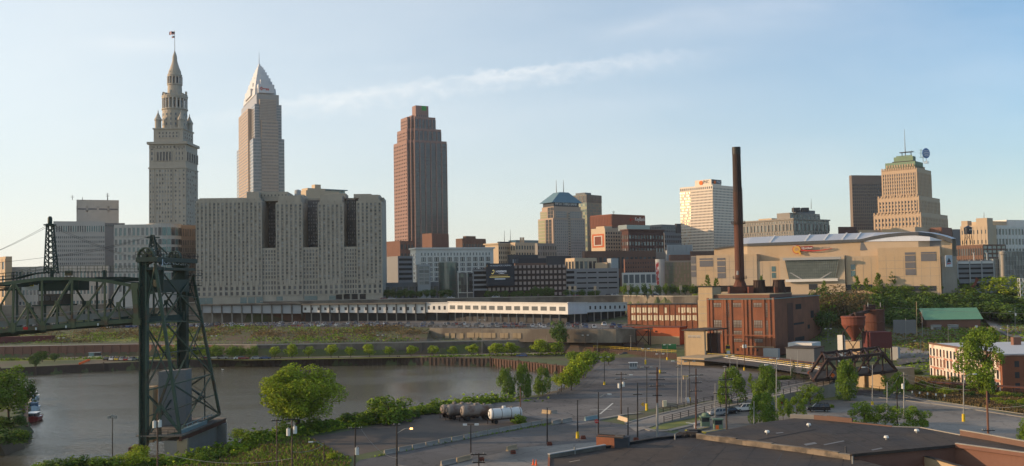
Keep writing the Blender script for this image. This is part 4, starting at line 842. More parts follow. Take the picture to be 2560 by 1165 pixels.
tk.build('cooling_unit',None,None,tagd=dict(label='pair of dark cooling units on the grey classical block',cat='rooftop unit'))
b=simple('office_tower','brown gridded office slab left of the green-crowned tower','office tower',2126,2132,2230,438,1100,12,'brown_brick',z0=22,fin=False,ym=540); f=b.fr; z=lambda y:zt(2132,y,1100)
DM('slab_tan',(.16,.128,.108)); b.cell(f,-.02,b.A,-.05,b.B,22,z(438),'slab_tan'); b.right(f,0,b.A,-.05,z(600),z(459),20,17,pier=.3,span=.3,pd=.5,sd=.6,g=('glass_dark',),m='slab_tan'); b.done()
D=980; f=Frame(2300,D,50,500); z=lambda y:zt(2285,y,D+6)
b=Bld('office_tower','stepped art deco stone tower with a green copper crown, mast and round blue logo','skyscraper',f.p(20,20),'granite_tan')
DM('deco_stone',(.46,.335,.225),amt=.06,streak=.05); b.w='deco_stone'
lv=[(2203,2340,425,500,22),(2190,2355,487,560,26),(2184,2367,530,700,30)]
a_=lambda px:f.a(px); b_f=lambda px:f.b(px)
def tier(xl,xr,oa,ob,y1,y0,ncl,ncr,nr):
 B1=b_f(xl); A1=a_(xr); b.cell(f,oa,A1,ob,B1,22,z(y1)); b.left(f,oa,ob+2,B1-1,z(y0),z(y1)-4,ncl,nr,pier=.5,span=.42,pd=.5,sd=.08,g=GD); b.right(f,oa+2,A1-1,ob,z(y0),z(y1)-4,ncr,nr,pier=.6,span=.42,pd=.5,sd=.08,g=GD)
 for i in range(ncl+1):b.part('parapet').pp(f.p(oa-.5,ob+2+i*(B1-ob-3)/ncl-.5,z(y1)-1),f.r*1.2,f.l*1.2,V((0,0,2.6)),'deco_stone')
tier(2203,2338,3,3,420,492,14,10,7); tier(2214,2328,5,5,412,418,10,8,1); tier(2194,2352,0,1,490,545,12,14,5); tier(2184,2365,-2,-1,532,600,13,16,5)
cw_=b.part('crown')
B0,A0=b_f(2214),a_(2322); cw_.pp(f.p(5,5,z(425)),f.r*(A0-3),f.l*(B0-4),V((0,0,z(402)-z(425))),'green_copper')
B1,A1=b_f(2236),a_(2312); cw_.pp(f.p(8,8,z(402)),f.r*(A1-6),f.l*(B1-6),V((0,0,z(388)-z(402))),'green_copper')
for i in range(8):t_=i/7; cw_.pp(f.p(8.4,9+t_*(B1-11),z(402)),f.r*.8,f.l*1.6,V((0,0,z(385)-z(402))),'green_copper')
cw_.pp(f.p(6,7,z(401.5)),f.r*(A1-6),f.l*(B1-4),V((0,0,.7)),'dark_bronze'); cw_.pp(f.p(7,8,z(378)),f.r*(A1-10),f.l*(B1-12),V((0,0,.6)),'dark_bronze')
for aa in(9,A1-5):
 for bb_ in(10,B1-6):cw_.bar(f.p(aa,bb_,z(390)),f.p(aa,bb_,z(378)),.5,m='dark_bronze')
for i in range(12):cw_.bar(f.p(8+i*1.1,9+(i%3)*3,z(377)),f.p(8+i*1.1,9+(i%3)*3,z(374)),.15,m='dark_bronze')
q=at(2263,378,D+18); b.part('mast').cyl((q.x,q.y,z(388)),(q.x,q.y,zt(2262,322,D+18)),.5,.12,6,'dark_bronze')
b.done()
lg=MB(); c=at(2315,383,D+2); u=V((.94,.34,0)); nn=V((u.y,-u.x,0)); n0=26
R_=4.6
for i in range(n0):
 t0,t1=2*PI*i/n0,2*PI*(i+1)/n0; g_=lambda t_:c+u*(R_*math.cos(t_))+V((0,0,R_*1.1*math.sin(t_)))
 lg.poly([c+nn*.5,g_(t0)+nn*.3,g_(t1)+nn*.3],'sign_blue'); lg.poly([c-nn*.2,g_(t1)-nn*.2,g_(t0)-nn*.2],'sign_blue'); lg.poly([g_(t0)+nn*.3,g_(t0)-nn*.2,g_(t1)-nn*.2,g_(t1)+nn*.3],'sign_blue')
for k_,ww in((.55,.55),(.2,.8),(-.15,.8),(-.5,.6)):
 for i in range(6):
  t0,t1=-1+i/3,-1+(i+1)/3; h_=lambda t_:c+u*(R_*ww*t_)+V((0,0,R_*(k_-.16*(1-t_*t_))))+nn*.62
  th_=.55; lg.poly([h_(t0),h_(t1),h_(t1)+V((0,0,th_)),h_(t0)+V((0,0,th_))],'sign_white')
lg.bar(c-V((0,0,R_)),c-V((0,0,R_+5)),.3,m='galv'); lg.bar(c-u*3-nn,c-u*3-nn-V((0,0,9)),.4,m='galv'); [lg.bar(c+u*x-nn*.8-V((0,0,5)),c+u*x-nn*.8+V((0,0,4)),.25,m='green_copper')for x in(-6,-4.5,-2)]; [lg.bar(c-u*8-nn+V((0,0,z_)),c-nn+V((0,0,z_)),.22,m='green_copper')for z_ in(-4,0,3)]; lg.build('logo',None,b.root,recalc=False); text(b.root,'at&t',at(2309,409,D),u,3.4,'sign_white',width=6.4,ext=.3)
simple('office_block','small dark maroon block on the skyline left of the green-crowned tower base','building',2098,2101,2142,567,820,20,'dark_brick',z0=22)
simple('office_block','tan flat-roofed block in front of the green-crowned tower','building',2206,2290,2330,567,820,50,'tan_wall',z0=22)
b=simple('office_block','low orange-tan block with white frame beside the arena roof','building',2148,2152,2250,575,840,20,'tan_wall',z0=22)
simple('office_block','tan and brown stepped block right of the green-crowned tower','building',2328,2356,2382,568,840,48,'dull_brick',L=(3,4),z0=22,g=GD)
simple('office_block','grey hall with dark lower storey behind the arena right end','building',2378,2384,2412,573,860,20,'mid_grey',z0=22)
b=simple('warehouse_block','tan brick warehouse beside the white gridded building at the right','building',2402,2470,2492,562,720,42,'tan_wall',L=(7,6),z0=22,g=GD,pier=.7,span=.6,fin=False,ym=600); z=lambda y:zt(2470,y,720); b.cell(b.fr,2,12,1,b.B*.45,z(563),z(544)); b.cell(b.fr,1,8,b.B*.75,b.B*.98,z(563),z(549)); b.done()
b=simple('warehouse_block','white building with a grid of large dark windows at the right edge','building',2486,2488,2640,563,740,26,'white_stone',Rr=(19,6),z0=22,g=('glass_mid','glass_dark'),pier=.35,span=.4,fin=False); z=lambda y:zt(2488,y,740); b.cell(b.fr,2,26,8,30,z(564),z(551),'tan_wall'); b.cell(b.fr,24,60,8,30,z(564),z(547)); b.done()
q=at(2421,600,690); wtk=thing('water_tower','black rooftop water tower on steel legs in front of the tan warehouse','water tower',(q.x,q.y,zt(2421,611,690)))
mb=MB(); zb=zt(2421,585,690); mb.lathe((q.x,q.y,zb),[(2.6,0),(2.7,4.3),(2.9,4.4),(.1,5.9)],16,'sign_navy'); mb.build('tank',None,wtk)
mb=MB()
for i in range(4):t_=PI/4+i*PI/2; mb.bar((q.x+2.1*math.cos(t_),q.y+2.1*math.sin(t_),zb),(q.x+2.9*math.cos(t_),q.y+2.9*math.sin(t_),zb-8),.3,m='dark_bronze'); t2=t_+PI/2; mb.bar((q.x+2.2*math.cos(t_),q.y+2.2*math.sin(t_),zb-1),(q.x+2.8*math.cos(t2),q.y+2.8*math.sin(t2),zb-7),.15,m='dark_bronze')
mb.build('stand',None,wtk); text(wtk,'CARA',V((q.x-.4,q.y-2.75,zb+2.4)),(1,.3,0),.9,'sign_white',width=2.3)
b=simple('warehouse_block','dark brown brick warehouse with white sash windows behind the right garage','building',2385,2458,2515,611,640,25,'brown_brick',L=(12,4),z0=22,fin=False,ym=640,g=GD,pier=.25,span=.35); z=lambda y:zt(2458,y,640); b.right(b.fr,0,b.A,0,z(655),z(613),5,4,pier=.2,span=.35,g=('glass_pale','glass_grey'),pd=.2); b.done()
D=560; b=simple('parking_garage','white parking garage with open decks at the right below the brown warehouse','parking garage',2392,2394,2484,652,D,4,'garage_grey',z0=22,fin=False,ym=680); f=b.fr; z=lambda y:zt(2394,y,D); od=b.part('open_deck')
for y in(662,674,686,698):od.pp(f.p(.3,-.12,z(y)),f.r*(b.A-.6),f.l*.12,V((0,0,1.0)),'dark_void')
od.pp(f.p(.3,-.12,z(722)),f.r*(b.A-.6),f.l*.12,V((0,0,3.0)),'dark_void')
for i in range(4):b.wall.pp(f.p(i*b.A/3-.3,-.5,22),f.r*.6,f.l*.5,V((0,0,z(651)-22)),'light_grey')
b.wall.pp(f.p(0,-.45,z(660)),f.r*b.A,f.l*.4,V((0,0,1.4)),'white_stone'); b.done()
b=simple('glass_tower','steel-framed glass stair tower at the right edge beside the white garage','glass building',2500,2502,2562,628,570,5,'glass_grey',z0=22,fin=False); f=b.fr; z=lambda y:zt(2502,y,570); b.right(f,0,b.A,0,z(720),z(630),8,8,pier=.05,span=.05,pd=.4,sd=.3,m='light_grey',g=('glass_grey','glass_mid')); b.done()
b=simple('glass_tower','low glass link between the white garage and glass stair tower','glass building',2480,2482,2504,647,572,5,'glass_grey',z0=22,fin=False); b.right(b.fr,0,b.A,0,26,b.z1,4,6,pier=.05,span=.05,pd=.4,sd=.3,m='light_grey',g=('glass_grey',)); b.done()
D=560; b=simple('glass_hall','glass curtain-walled hall with a rounded banner pylon left of the arena','glass building',1655,1658,1738,652,D,5,'concrete',z0=22,fin=False,ym=690); f=b.fr; z=lambda y:zt(1658,y,D)
b.right(f,1.2,b.A-1.6,0,z(735),z(656),16,8,pier=.08,span=.08,pd=.1,sd=.08,g=('glass_green','glass_green','glass_grey'),m='mullion'); b.done()
pl=MB(); q=at(1651,700,D-2); pl.lathe((q.x,q.y,22),[(2.6,0),(2.6,z(648)-22),(.01,z(648)-22)],20,'light_grey'); pyl=pl.build('pylon',None,b.root)
pl=MB(); q2=at(1641,700,D-4); pl.pp((q2.x,q2.y,z(712)),(2.6,-.6,0),(0,.4,0),(0,0,z(656)-z(712)),'banner_red'); bo=pl.build('banner',None,pyl)
# ------------------------------------------------------------------ arena
Da=500; f=Frame(2352,478,-11,690)
f2=Frame(1985,500,0,690)
b=Bld('arena','large tan sports arena with a curved grey roof and a big glass front','arena',at(2050,740,540),'tan_wall')
Pl=at(1742,700,520); Pr=at(2352,700,470); Pl.z=Pr.z=0; Uf=(Pr-Pl); Wf=Uf.length; Uf.normalize(); Nf=V((Uf.y,-Uf.x,0))
def apx(px,y=690):
 d=ray(px,y); det=Uf.x*-d.y+d.x*Uf.y; return((-Pl.x)*(-d.y)-(-d.x)*(-Pl.y))/(Uf.x*(-d.y)-(-d.x)*Uf.y)
def fpt(u,n=0,z=0):q=Pl+Uf*u+Nf*n; q.z=z; return q
def zu(px,y):u=apx(px); return zt(px,y,fpt(u).y)
def slab(x0,x1,yt,dep,n=0,m='tan_wall',z0=21,mb=None):u0,u1=apx(x0),apx(x1); (mb or b.wall).pp(fpt(u0,n,z0),Uf*(u1-u0),-Nf*dep,V((0,0,zu((x0+x1)/2,yt)-z0)),m)
slab(1742,1893,637,30,0); slab(1893,1995,652,30,-.6); slab(2115,2196,640,30,-.6); slab(2196,2352,618,34,0)
slab(1951,2113,640,20,.8,'beige_wall'); slab(1728,1744,640,10,-.3,'concrete')
pr=[(1785,621,624),(1800,618,621),(1835,613,617),(1868,609,615),(1950,605.5,612.5),(2050,601.5,609.5),(2150,598,604.5),(2180,591,598),(2215,585,592.5),(2255,581,588.5),(2295,579.5,587.5),(2330,583,592),(2360,590,601),(2380,597,609)]
RB_=lambda x:interp(x,[(2150,16),(2180,10),(2215,4),(2240,1)])
def DA(px):return fpt(apx(px),-8).y+(0 if 1840<px<2330 else 3)
up_=b.part('upper_wall'); fa=b.part('fascia'); rf=b.part('roof'); ln=b.part('clerestory')
for(x0,t0,b0_),(x1,t1,b1_)in zip(pr,pr[1:]):
 A0,A1=at(x0,b0_,DA(x0)),at(x1,b1_,DA(x1)); T0,T1=at(x0,t0,DA(x0)-.8),at(x1,t1,DA(x1)-.8)
 lo=lambda q:V((q.x,q.y,24))
 up_.poly([lo(A0),lo(A1),A1,A0],'tan_wall' if x1<=2150 or x0>=2360 else 'arena_fascia' if False else 'beige_wall')
 B0_,B1_=A0-V((0,.8,0)),A1-V((0,.8,0)); fa.poly([B0_,B1_,T1,T0],'arena_fascia'); fa.poly([A0,A1,B1_,B0_],'arena_fascia')
 R0=at(x0+10,t0-RB_(x0),DA(x0)+62); R1=at(x1+10,t1-RB_(x1),DA(x1)+62)
 if x0>=1835:rf.poly([T0,T1,R1,R0],'arena_roof'); rf.poly([R0,R1,lo(R1),lo(R0)],'concrete')
 else:R0=at(x0+30,t0-2,DA(x0)+62); R1=at(x1+30,t1-2,DA(x1)+62); rf.poly([T0,T1,R1,R0],'pale_stone')
for px in(1925,2013,2060,2105,2140):
 q0,q1=at(px,interp(px,[(a_,t_)for a_,t_,_ in pr])-.5,DA(px)+1),at(px+12,interp(px,[(a_,t_)for a_,t_,_ in pr])-17,DA(px)+58); rf.bar(q0,q1,.8,.5,'trim_white')
x0s=[2160,2200,2240,2285,2325,2355]
for x0,x1 in zip(x0s,x0s[1:]):
 yb_=lambda x:interp(x,[(a_,c_)for a_,_,c_ in pr])+.6; yl=lambda x:604-(x-2150)*.012
 A0,A1=at(x0,yb_(x0),DA(x0)-.3),at(x1,yb_(x1),DA(x1)-.3); L0,L1=at(x0,max(yl(x0),yb_(x0)),DA(x0)-.3),at(x1,max(yl(x1),yb_(x1)+.5),DA(x1)-.3)
 ln.poly([L0,L1,A1,A0],'sign_pale')
dk=b.part('upper_panel');
dk.poly([at(2150,626,DA(2150)-.25),at(2352,620,DA(2350)-.25),at(2352,601,DA(2350)-.25),at(2152,605,DA(2150)-.25)],'mid_grey')
gx=[(1964,649,1973,700),(2103,645,2091,697)]
gp=b.part('glass_front'); n_=1.3
def ap(px,y,n):u=apx(px); q=fpt(u,n); q.z=zt(px,y,q.y); return q
gp.poly([ap(1974,700,n_),ap(2089,697,n_),ap(2101,647,n_+1.5),ap(1966,650,n_+1.5)],'arena_glass'); fr_=b.part('glazing_frame')
for i in range(25):t_=i/24; fr_.bar(ap(1966+135*t_,650-3*t_,n_+1.6),ap(1974+115*t_,700-3*t_,n_+.1),.07,m='mullion')
for i in range(8):t_=i/7; fr_.bar(ap(1966+8*t_,650+50*t_,n_+1.6-1.5*t_),ap(2101-12*t_,647+50*t_,n_+1.6-1.5*t_),.2 if i in(0,7)else .09,m='mullion')
for i in(0,1):fr_.bar(ap((2005,2050)[i],698,n_+.3),ap((1975,2080)[i],680,n_+.3),.5,m='light_grey')
fr_.bar(ap(1962,648,n_+2),ap(2106,645,n_+2),1.2,m='light_grey'); fr_.bar(ap(1966,702,n_+1),ap(2096,699,n_+1),1.3,m='trim_white')
lv_=b.part('louvre')
def lv(x0,x1,y0,y1,n=.15,m='louver'):lv_.pp(fpt(apx(x0),n,zu(x0,y1)),Uf*(apx(x1)-apx(x0)),-Nf*.12,V((0,0,zu(x0,y0)-zu(x0,y1))),m)
for x0,x1,ys in((1750,1783,((646,650),(652,667))),(1794,1814,((645,650),(653,665),(667,681),(683,696))),(2264,2290,((631,637),(639,654),(656,671),(673,688))),(2304,2342,((630,634),(635,653)))):
 for y0,y1 in ys:lv(x0,x1,y0,y1)
for x0,x1,ys in((1929,1939,((666,679),(682,695))),(2127,2138,((661,674),(677,691)))):
 for y0,y1 in ys:lv(x0,x1,y0,y1,-.45,'glass_teal')
for y0,y1 in((642,659),(664,676),(680,692)):lv(1728,1740,y0,y1,-.1)
lv(2022,2043,710,724,.95,'glass_dark'); lv(1745,1890,715,730,.1,'dark_void')
jn=b.part('panel_joint')
for y in(655,675,695):jn.pp(fpt(apx(1744),.02,zu(1800,y)),Uf*(apx(1892)-apx(1744)),-Nf*.02,V((0,0,.12)),'concrete'); jn.pp(fpt(apx(2197),.02,zu(2270,y-4)),Uf*(apx(2350)-apx(2197)),-Nf*.02,V((0,0,.12)),'concrete')
for px in list(range(1764,1890,20))+list(range(2216,2350,22)):jn.pp(fpt(apx(px),.03,24),Uf*.1,-Nf*.03,V((0,0,zu(px,640)-24)),'concrete')
for px in range(1905,1990,20):jn.pp(fpt(apx(px),-.55,24),Uf*.1,-Nf*.03,V((0,0,zu(px,656)-24)),'concrete')
for px in range(2118,2195,20):jn.pp(fpt(apx(px),-.55,24),Uf*.1,-Nf*.03,V((0,0,zu(px,644)-24)),'concrete')
lv(2100,2180,712,726,-.4,'glass_dark'); lv(2205,2340,716,728,.1,'glass_dark')
b.done()
sg=thing('arena_sign','arena name sign with an orange ball letter and a red swoosh above the glass front','sign',ap(2000,630,-6))
def as_(px,y):q=at(px,y,DA(px)-1.2); return q
mb=MB(); c=as_(1992,623.5)
ringd(mb,c,Uf,1.85,.95,'sign_gold',20); mb.bar(c+Uf*.6-V((0,0,.5)),c+Uf*1.9-V((0,0,2.6)),.8,m='sign_gold'); mb.build('ball_letter',None,sg,recalc=False)
mb=MB(); ringd(mb,c+Nf*-.2,Uf,2.15,1.85,'sign_red',20); mb.build('ball_outline',None,sg,recalc=False)
mb=MB(); pts=[(2001,625.5,.6),(2015,626.5,.6),(2035,627,.5),(2050,626,.45),(2065,624,.3),(2080,620.5,.12)]
for(xa_,ya_,wa),(xb_,yb2,wb)in zip(pts,pts[1:]):mb.bar(as_(xa_,ya_),as_(xb_,yb2),.3,(wa+wb)/2,'sign_red')
mb.pp(as_(2003.5,623.5),Uf*5.6,-Nf*.3,V((0,0,1.55)),'hull_red'); mb.build('swoosh',None,sg); text(sg,'Quicken',as_(2004,622.6)+Nf*.1,Uf,1.05,'sign_white',width=5.2); text(sg,'Loans',as_(2034,622.6)+Nf*.1,Uf,1.15,'louver',width=4.6); text(sg,'ARENA',as_(2054,621.3)+Nf*.1,Uf,.9,'louver',width=4.2); text(sg,'THE',as_(1984.5,616.5)+Nf*.2,Uf,.6,'sign_white',width=1.2)
bn=thing('banner','pale blue hanging banner with a dark winged emblem on the arena right corner','banner',at(2373,670,470))
mb=MB(); q=at(2364,667,468); b_=V((.95,.3,0)); hh=zt(2364,638,468)-q.z; mb.pp(q,b_*4.0,(0,.25,0),(0,0,hh),'banner_pale'); em=q+V((0,-.06,0)); mb.poly([em+b_*.8+V((0,0,1.9)),em+b_*3.3+V((0,0,2.2)),em+b_*2.0+V((0,0,4.3))],'dark_grey'); mb.poly([em+b_*.8+V((0,0,1.0)),em+b_*3.3+V((0,0,1.6)),em+b_*3.2+V((0,0,1.9)),em+b_*.9+V((0,0,1.6))],'sign_red'); mb.build('cloth',None,bn)
b=simple('low_building','grey annex carrying the hanging banner at the arena right corner','building',2352,2354,2392,641,472,12,'concrete',z0=22)
# ------------------------------------------------------------------ white concourse above the parking deck
def stretch(x0,x1,D0,D1,yt0,yt1,yb0,yb1):return(x0,x1,D0,D1,yt0,yt1,yb0,yb1)
b=Bld('concourse','long low white concourse building raised on columns above the parked cars','building',at(1100,790,530),'white_paint')
b.root.location.z=WL[b.root.name].z=13
segs=[(505,755,556,552,764,762,782,784,'light_grey'),(755,1064,552,534,763,760,781,783,'white_paint'),(1064,1120,534,527,758,757,781,782,'white_paint'),(1120,1420,527,468,755,758.5,781,786,'white_paint'),(1420,1468,468,484,757,757,786,784,'white_paint'),(1468,1568,484,512,758,757,781,777,'white_paint')]
col_=b.part('column'); seal=b.part('soffit'); rfp=b.part('roof')
for x0,x1,D0,D1,yt0,yt1,yb0,yb1,mm in segs:
 T0,T1,B0_,B1_=at(x0,yt0,D0),at(x1,yt1,D1),at(x0,yb0,D0),at(x1,yb1,D1); bk=V((0,18,0)); k_=lambda a,z:V((a.x,a.y,z))
 T0.x=B0_.x; T0.y=B0_.y; T1.x=B1_.x; T1.y=B1_.y
 b.wall.poly([B0_,B1_,T1,T0],mm); rfp.poly([T0,T1,T1+bk,T0+bk],'roof_dark' if mm=='white_paint' else 'concrete'); seal.poly([B0_,B1_,B1_+bk,B0_+bk],'dark_grey')
 rfp.bar(T0+V((0,-.15,.1)),T1+V((0,-.15,.1)),.5,.4,'trim_white' if mm=='white_paint' else 'old_concrete')
 dvec=k_(B1_,0)-k_(B0_,0); L_=dvec.length; n=max(2,int(L_/5.5)); U_=dvec.normalized()
 for i in range(n+1):q=B0_.lerp(B1_,i/n); col_.pp((q.x-.25,q.y+.3,12.6),(.5,0,0),(0,.5,0),(0,0,q.z-12.6),'concrete')
 bw=V((B0_.x,B0_.y+9,12.5)); seal.pp(bw,dvec,V((0,1,0)),V((0,0,min(B0_.z,B1_.z)-12.5)),'dull_brick' if mm!='white_paint' else 'dark_grey')
 nw={755:18,1064:4,1120:14,1468:8}.get(x0,0);
 for i in range(nw):
  t_=(i+.6)/(nw+.2)if x0!=755 else(i+.5)/nw; q=k_(B0_,0)+dvec*t_; zb_=B0_.z+(B1_.z-B0_.z)*t_; ztp_=T0.z+(T1.z-T0.z)*t_; hh=ztp_-zb_
  ww=4.0 if x0==1120 else 1.35; q.z=zb_+hh*.5
  b.wins.append((q,math.atan2(U_.y,U_.x),ww,hh*.38,'glass_dark' if x0!=1120 else 'glass_mid',U_,V((U_.y,-U_.x,0)),'window'))
 if x0 in(505,755):
  for i in range(n+1):q=B0_.lerp(B1_,i/n); zz0=T0.z; col_.pp((q.x-.3,q.y-.7,q.z-.6),(.6,0,0),(0,.7,0),(0,0,zz0-q.z+1.4),'old_concrete');
  rfp.pp(T0+V((0,-1.6,.1)),dvec,V((0,3,0)),V((0,0,.7)),'old_concrete')
b.done()
# ------------------------------------------------------------------ power plant group
D=378; f=Frame(1934,D,57,800); A=f.a(2050); B=f.b(1774); z=lambda y:zt(1934,y,D)
b=Bld('power_plant','big red brick power plant with tall small-paned windows below the smokestack','power plant',(*f.p(A/2,B/2)[:2],4.5),'red_brick')
zr=z(748); z0=z(880)
b.cell(f,0,A,0,B,3.5,zr)
bays=[(.03,.27),(.35,.60),(.68,.95)]
pil=b.part('pilaster')
for t_ in(0,.055,.235,.275,.36,.55,.60,.665,.87,.92,.985):pil.pp(f.p(-.35,B*(1-t_)-(.9 if t_>.9 else 0),4),-f.l*-.9,f.r*.36,V((0,0,zr-4.1+(.7 if t_ in(0,.985)else 0))),'red_brick')
cp=b.part('coping'); cp.pp(f.p(-.5,-.4,zr),f.r*(A+.9),f.l*(B+.9),V((0,0,.25)),'trim_blue'); cp.pp(f.p(.2,.2,zr+.25),f.r*(A-.5),f.l*(B-.5),V((0,0,.1)),'roof_dark')
def pw(t0,t1,y0,y1,nc,m='pane_grey'):
 W_=(t1-t0)*B; P=f.p(-.02,B*(1-t0)); zz0,zz1=z(y1),z(y0); q=P-f.l*(W_/2); q.z=(zz0+zz1)/2
 b.wins.append((q,math.atan2(-f.l.y,-f.l.x),W_,zz1-zz0,m,-f.l,-f.r,'window'))
 gr=MB(); nr=max(2,round((zz1-zz0)/1.0))
 for i in range(nc+1):gr.pp(f.p(-.17,B*(1-t0)-W_*i/nc-.05,zz0),f.l*.1,f.r*.1,V((0,0,zz1-zz0)),'rust')
 for j in range(nr+1):gr.pp(f.p(-.15,B*(1-t1),zz0+(zz1-zz0)*j/nr-.05),f.l*W_,f.r*.08,V((0,0,.1)),'rust')
 gr.build('glazing_bar',None,b.root)
for t0,t1 in((.07,.22),(.38,.52),(.70,.85)):
 pw(t0,t1,757,768,6); pw(t0,t1,801,820,6); pw(t0,t1,828,838,6)
 if t0>.3:pw(t0,t1,848,857,6)
for t0 in(.255,.305,.575,.62,.885,.935):
 pw(t0,t0+.03,757,794,2); pw(t0,t0+.03,801,838,2)
for t_ in(.42,.5,.58,.66,.73):pw(t_,t_+.025,873,879,1,'glass_dark')
bl=b.part('belt'); bl.pp(f.p(-.45,0,z(841)),f.l*B,f.r*.46,V((0,0,.5)),'red_brick'); bl.pp(f.p(-.5,0,z(869)),f.l*B*.52,f.r*.5,V((0,0,.35)),'tan_concrete')
for a0,a1,y0,y1 in((.45,.57,760,773),(.78,.85,777,795),(.70,.75,812,822),(.42,.62,842,852),(.40,.62,806,811)):
 q=f.p(A*(a0+a1)/2,-.02); zz0,zz1=zt(1990,y1,q.y),zt(1990,y0,q.y); q.z=(zz0+zz1)/2; b.wins.append((q,math.atan2(f.r.y,f.r.x),A*(a1-a0),zz1-zz0,'black',f.r,-f.l,'bricked_window'))
pn=b.part('wall_panel'); pn.pp(f.p(A*.27,-.1,z(860)),f.r*A*.12,f.l*.1,V((0,0,zr-2-z(860))),'rust')
b.done()
rr=at(1775,745,398)
mb=MB(); q0=f.p(3.0,B*.96);
rt=thing('rooftop_deck','pale rimmed roof deck of the power plant below the ducts','roof structure',(*f.p(8,B*.5)[:2],zr+.4))
mb=MB(); mb.pp(f.p(2.0,2.0,zr+.4),f.r*(A*.45),f.l*(B-3),V((0,0,1.3)),'dull_brick'); mb.build('curb',None,rt); mb=MB(); mb.pp(f.p(1.8,1.8,zr+1.7),f.r*(A*.45+.4),f.l*(B-2.6),V((0,0,.3)),'tan_concrete'); mb.build('rim',None,rt)
zd=zr+2.0
def stk(px,ytop,wtop,wbot,yb,Dd,label,m,name,ribs=0):
 q=at(px,yb,Dd); Sx=Dd/2500; zt_=zt(px,ytop,Dd); t=thing(name,label,'chimney',(q.x,q.y,zd)); mb=MB()
 mb.lathe((q.x,q.y,zd),[(wbot*Sx/2,0),(wtop*Sx/2,zt_-zd-.5),(wtop*Sx/2+.25,zt_-zd-.5),(wtop*Sx/2+.25,zt_-zd),(wtop*Sx/2-.4,zt_-zd),(wtop*Sx/2-.4,zt_-zd-2.5),(.02,zt_-zd-2.6)],20,m); mb.build('shell',None,t,smooth=False)
 if ribs:
  r2=MB()
  for i in range(ribs):t_=2*PI*i/ribs; r2.bar((q.x+wbot*Sx/2*math.cos(t_),q.y+wbot*Sx/2*math.sin(t_),zd),(q.x+(wtop*Sx/2+.05)*math.cos(t_),q.y+(wtop*Sx/2+.05)*math.sin(t_),zt_-.5),.16,m='rust_dark')
  r2.build('rib',None,t)
 return t,q,Sx
stk(1899,700,26,33,745,402,'short dark boiler stack with vertical ribs right of the tall smokestack','dark_bronze' if False else 'rust_dark','boiler_stack',16); stk(1948,699,26,34,745,400,'short rusty boiler stack farthest right on the power plant roof','rust_dark','boiler_stack',16)
Ds=405; q=at(1851,742,Ds); Sx=Ds/2500; t=thing('smokestack','very tall rusty steel smokestack rising from the power plant','smokestack',(q.x,q.y,zd))
mb=MB(); pts=[(742,23),(690,23),(560,22.5),(480,21.5),(386,20.5)]; zs_=[zt(1851,y,Ds)-zd for y,_ in pts]
DM('stack_top',(.035,.022,.018),amt=.15,streak=.15); DM('stack_mid',(.055,.027,.020),amt=.15,streak=.15); [mb.lathe((q.x,q.y,zd),[(pts[i][1]*Sx/2,zs_[i]),(pts[i+1][1]*Sx/2,zs_[i+1])],28,('stack_metal','stack_metal','stack_mid','stack_top')[i])for i in range(4)]; mb.build('shaft',None,t,smooth=True)
mb=MB(); zc=zt(1840,386,Ds)-zd; zt_=zt(1840,368,Ds)-zd; mb.lathe((q.x,q.y,zd),[(10.3*Sx,zc),(10.7*Sx,zc),(10.7*Sx,zt_),(9.3*Sx,zt_),(9.3*Sx,zt_-3),(.02,zt_-3)],28,'black_steel'); mb.build('cap',None,t)
mb=MB()
for yb,ro in((560,17),(697,17)):
 zz1=zt(1851,yb,Ds); mb.lathe((q.x,q.y,zz1),[(11.5*Sx,0),(ro*Sx,.01),(ro*Sx,.2),(11.5*Sx,.21)],24,'rust_dark')
 for i in range(20):t_=2*PI*i/20; mb.bar((q.x+ro*Sx*math.cos(t_),q.y+ro*Sx*math.sin(t_),zz1),(q.x+ro*Sx*math.cos(t_),q.y+ro*Sx*math.sin(t_),zz1+1.1),.07,m='rust_dark')
 for hh in(.6,1.1):mb.lathe((q.x,q.y,zz1+hh),[(ro*Sx,0),(ro*Sx+.06,.01),(ro*Sx,.07)],24,'rust_dark')
mb.build('gallery',None,t)
mb=MB(); mb.bar((q.x-.3,q.y-11.9*Sx,zd+4),(q.x-.3,q.y-11*Sx,zd+zc),.25,m='rust_dark'); mb.build('ladder',None,t); mb=MB(); q3=at(1844,687,Ds-3); mb.cyl(q3,q3+V((0,0,1.6)),.5,.4,10,'galv'); mb.build('horn',None,t)
mb=MB(); mb.lathe((q.x,q.y,zd),[(21*Sx,0),(21*Sx,1.2),(12*Sx,5)],8,'rust'); mb.build('base',None,t)
dk=thing('flue_duct','big rusty red flue duct boxes linking the stacks on the plant roof','duct',(q.x+6,q.y,zd))
for(x0,x1,yt,yb,Dd,dp,m_)in((1825,1864,717,742,400,4,'rust'),(1864,1888,716,742,406,6,'rust_dark'),(1872,1884,717,741,398,3,'rust_red'),(1912,1945,716,742,404,7,'rust_dark'),(1960,1978,717,744,404,6,'rust_dark'),(1938,1946,718,742,396,2,'rust')):
 a_=at(x0,yb,Dd); c_=at(x1,yb,Dd); mb=MB(); mb.pp((a_.x,a_.y,zd),(c_.x-a_.x,0,0),(0,dp,0),(0,0,zt(x0,yt,Dd)-zd),m_); mb.build('duct_box',None,dk)
D=418; f=Frame(1569,455,-28,790)
Pn=f.p(0,0); Uq=f.r; L_=f.a(1748)
b=Bld('power_plant_annex','long red brick annex with two rows of cream window panels left of the power plant','building',(*f.p(L_/2,6)[:2],9),'red_brick'); z=lambda y,px=1569:zt(px,y,f.p(f.a(px),0).y)
b.cell(f,0,L_,0,14,8,(z(761)+z(762,1740))/2); ztop_=(z(761)+z(762,1740))/2
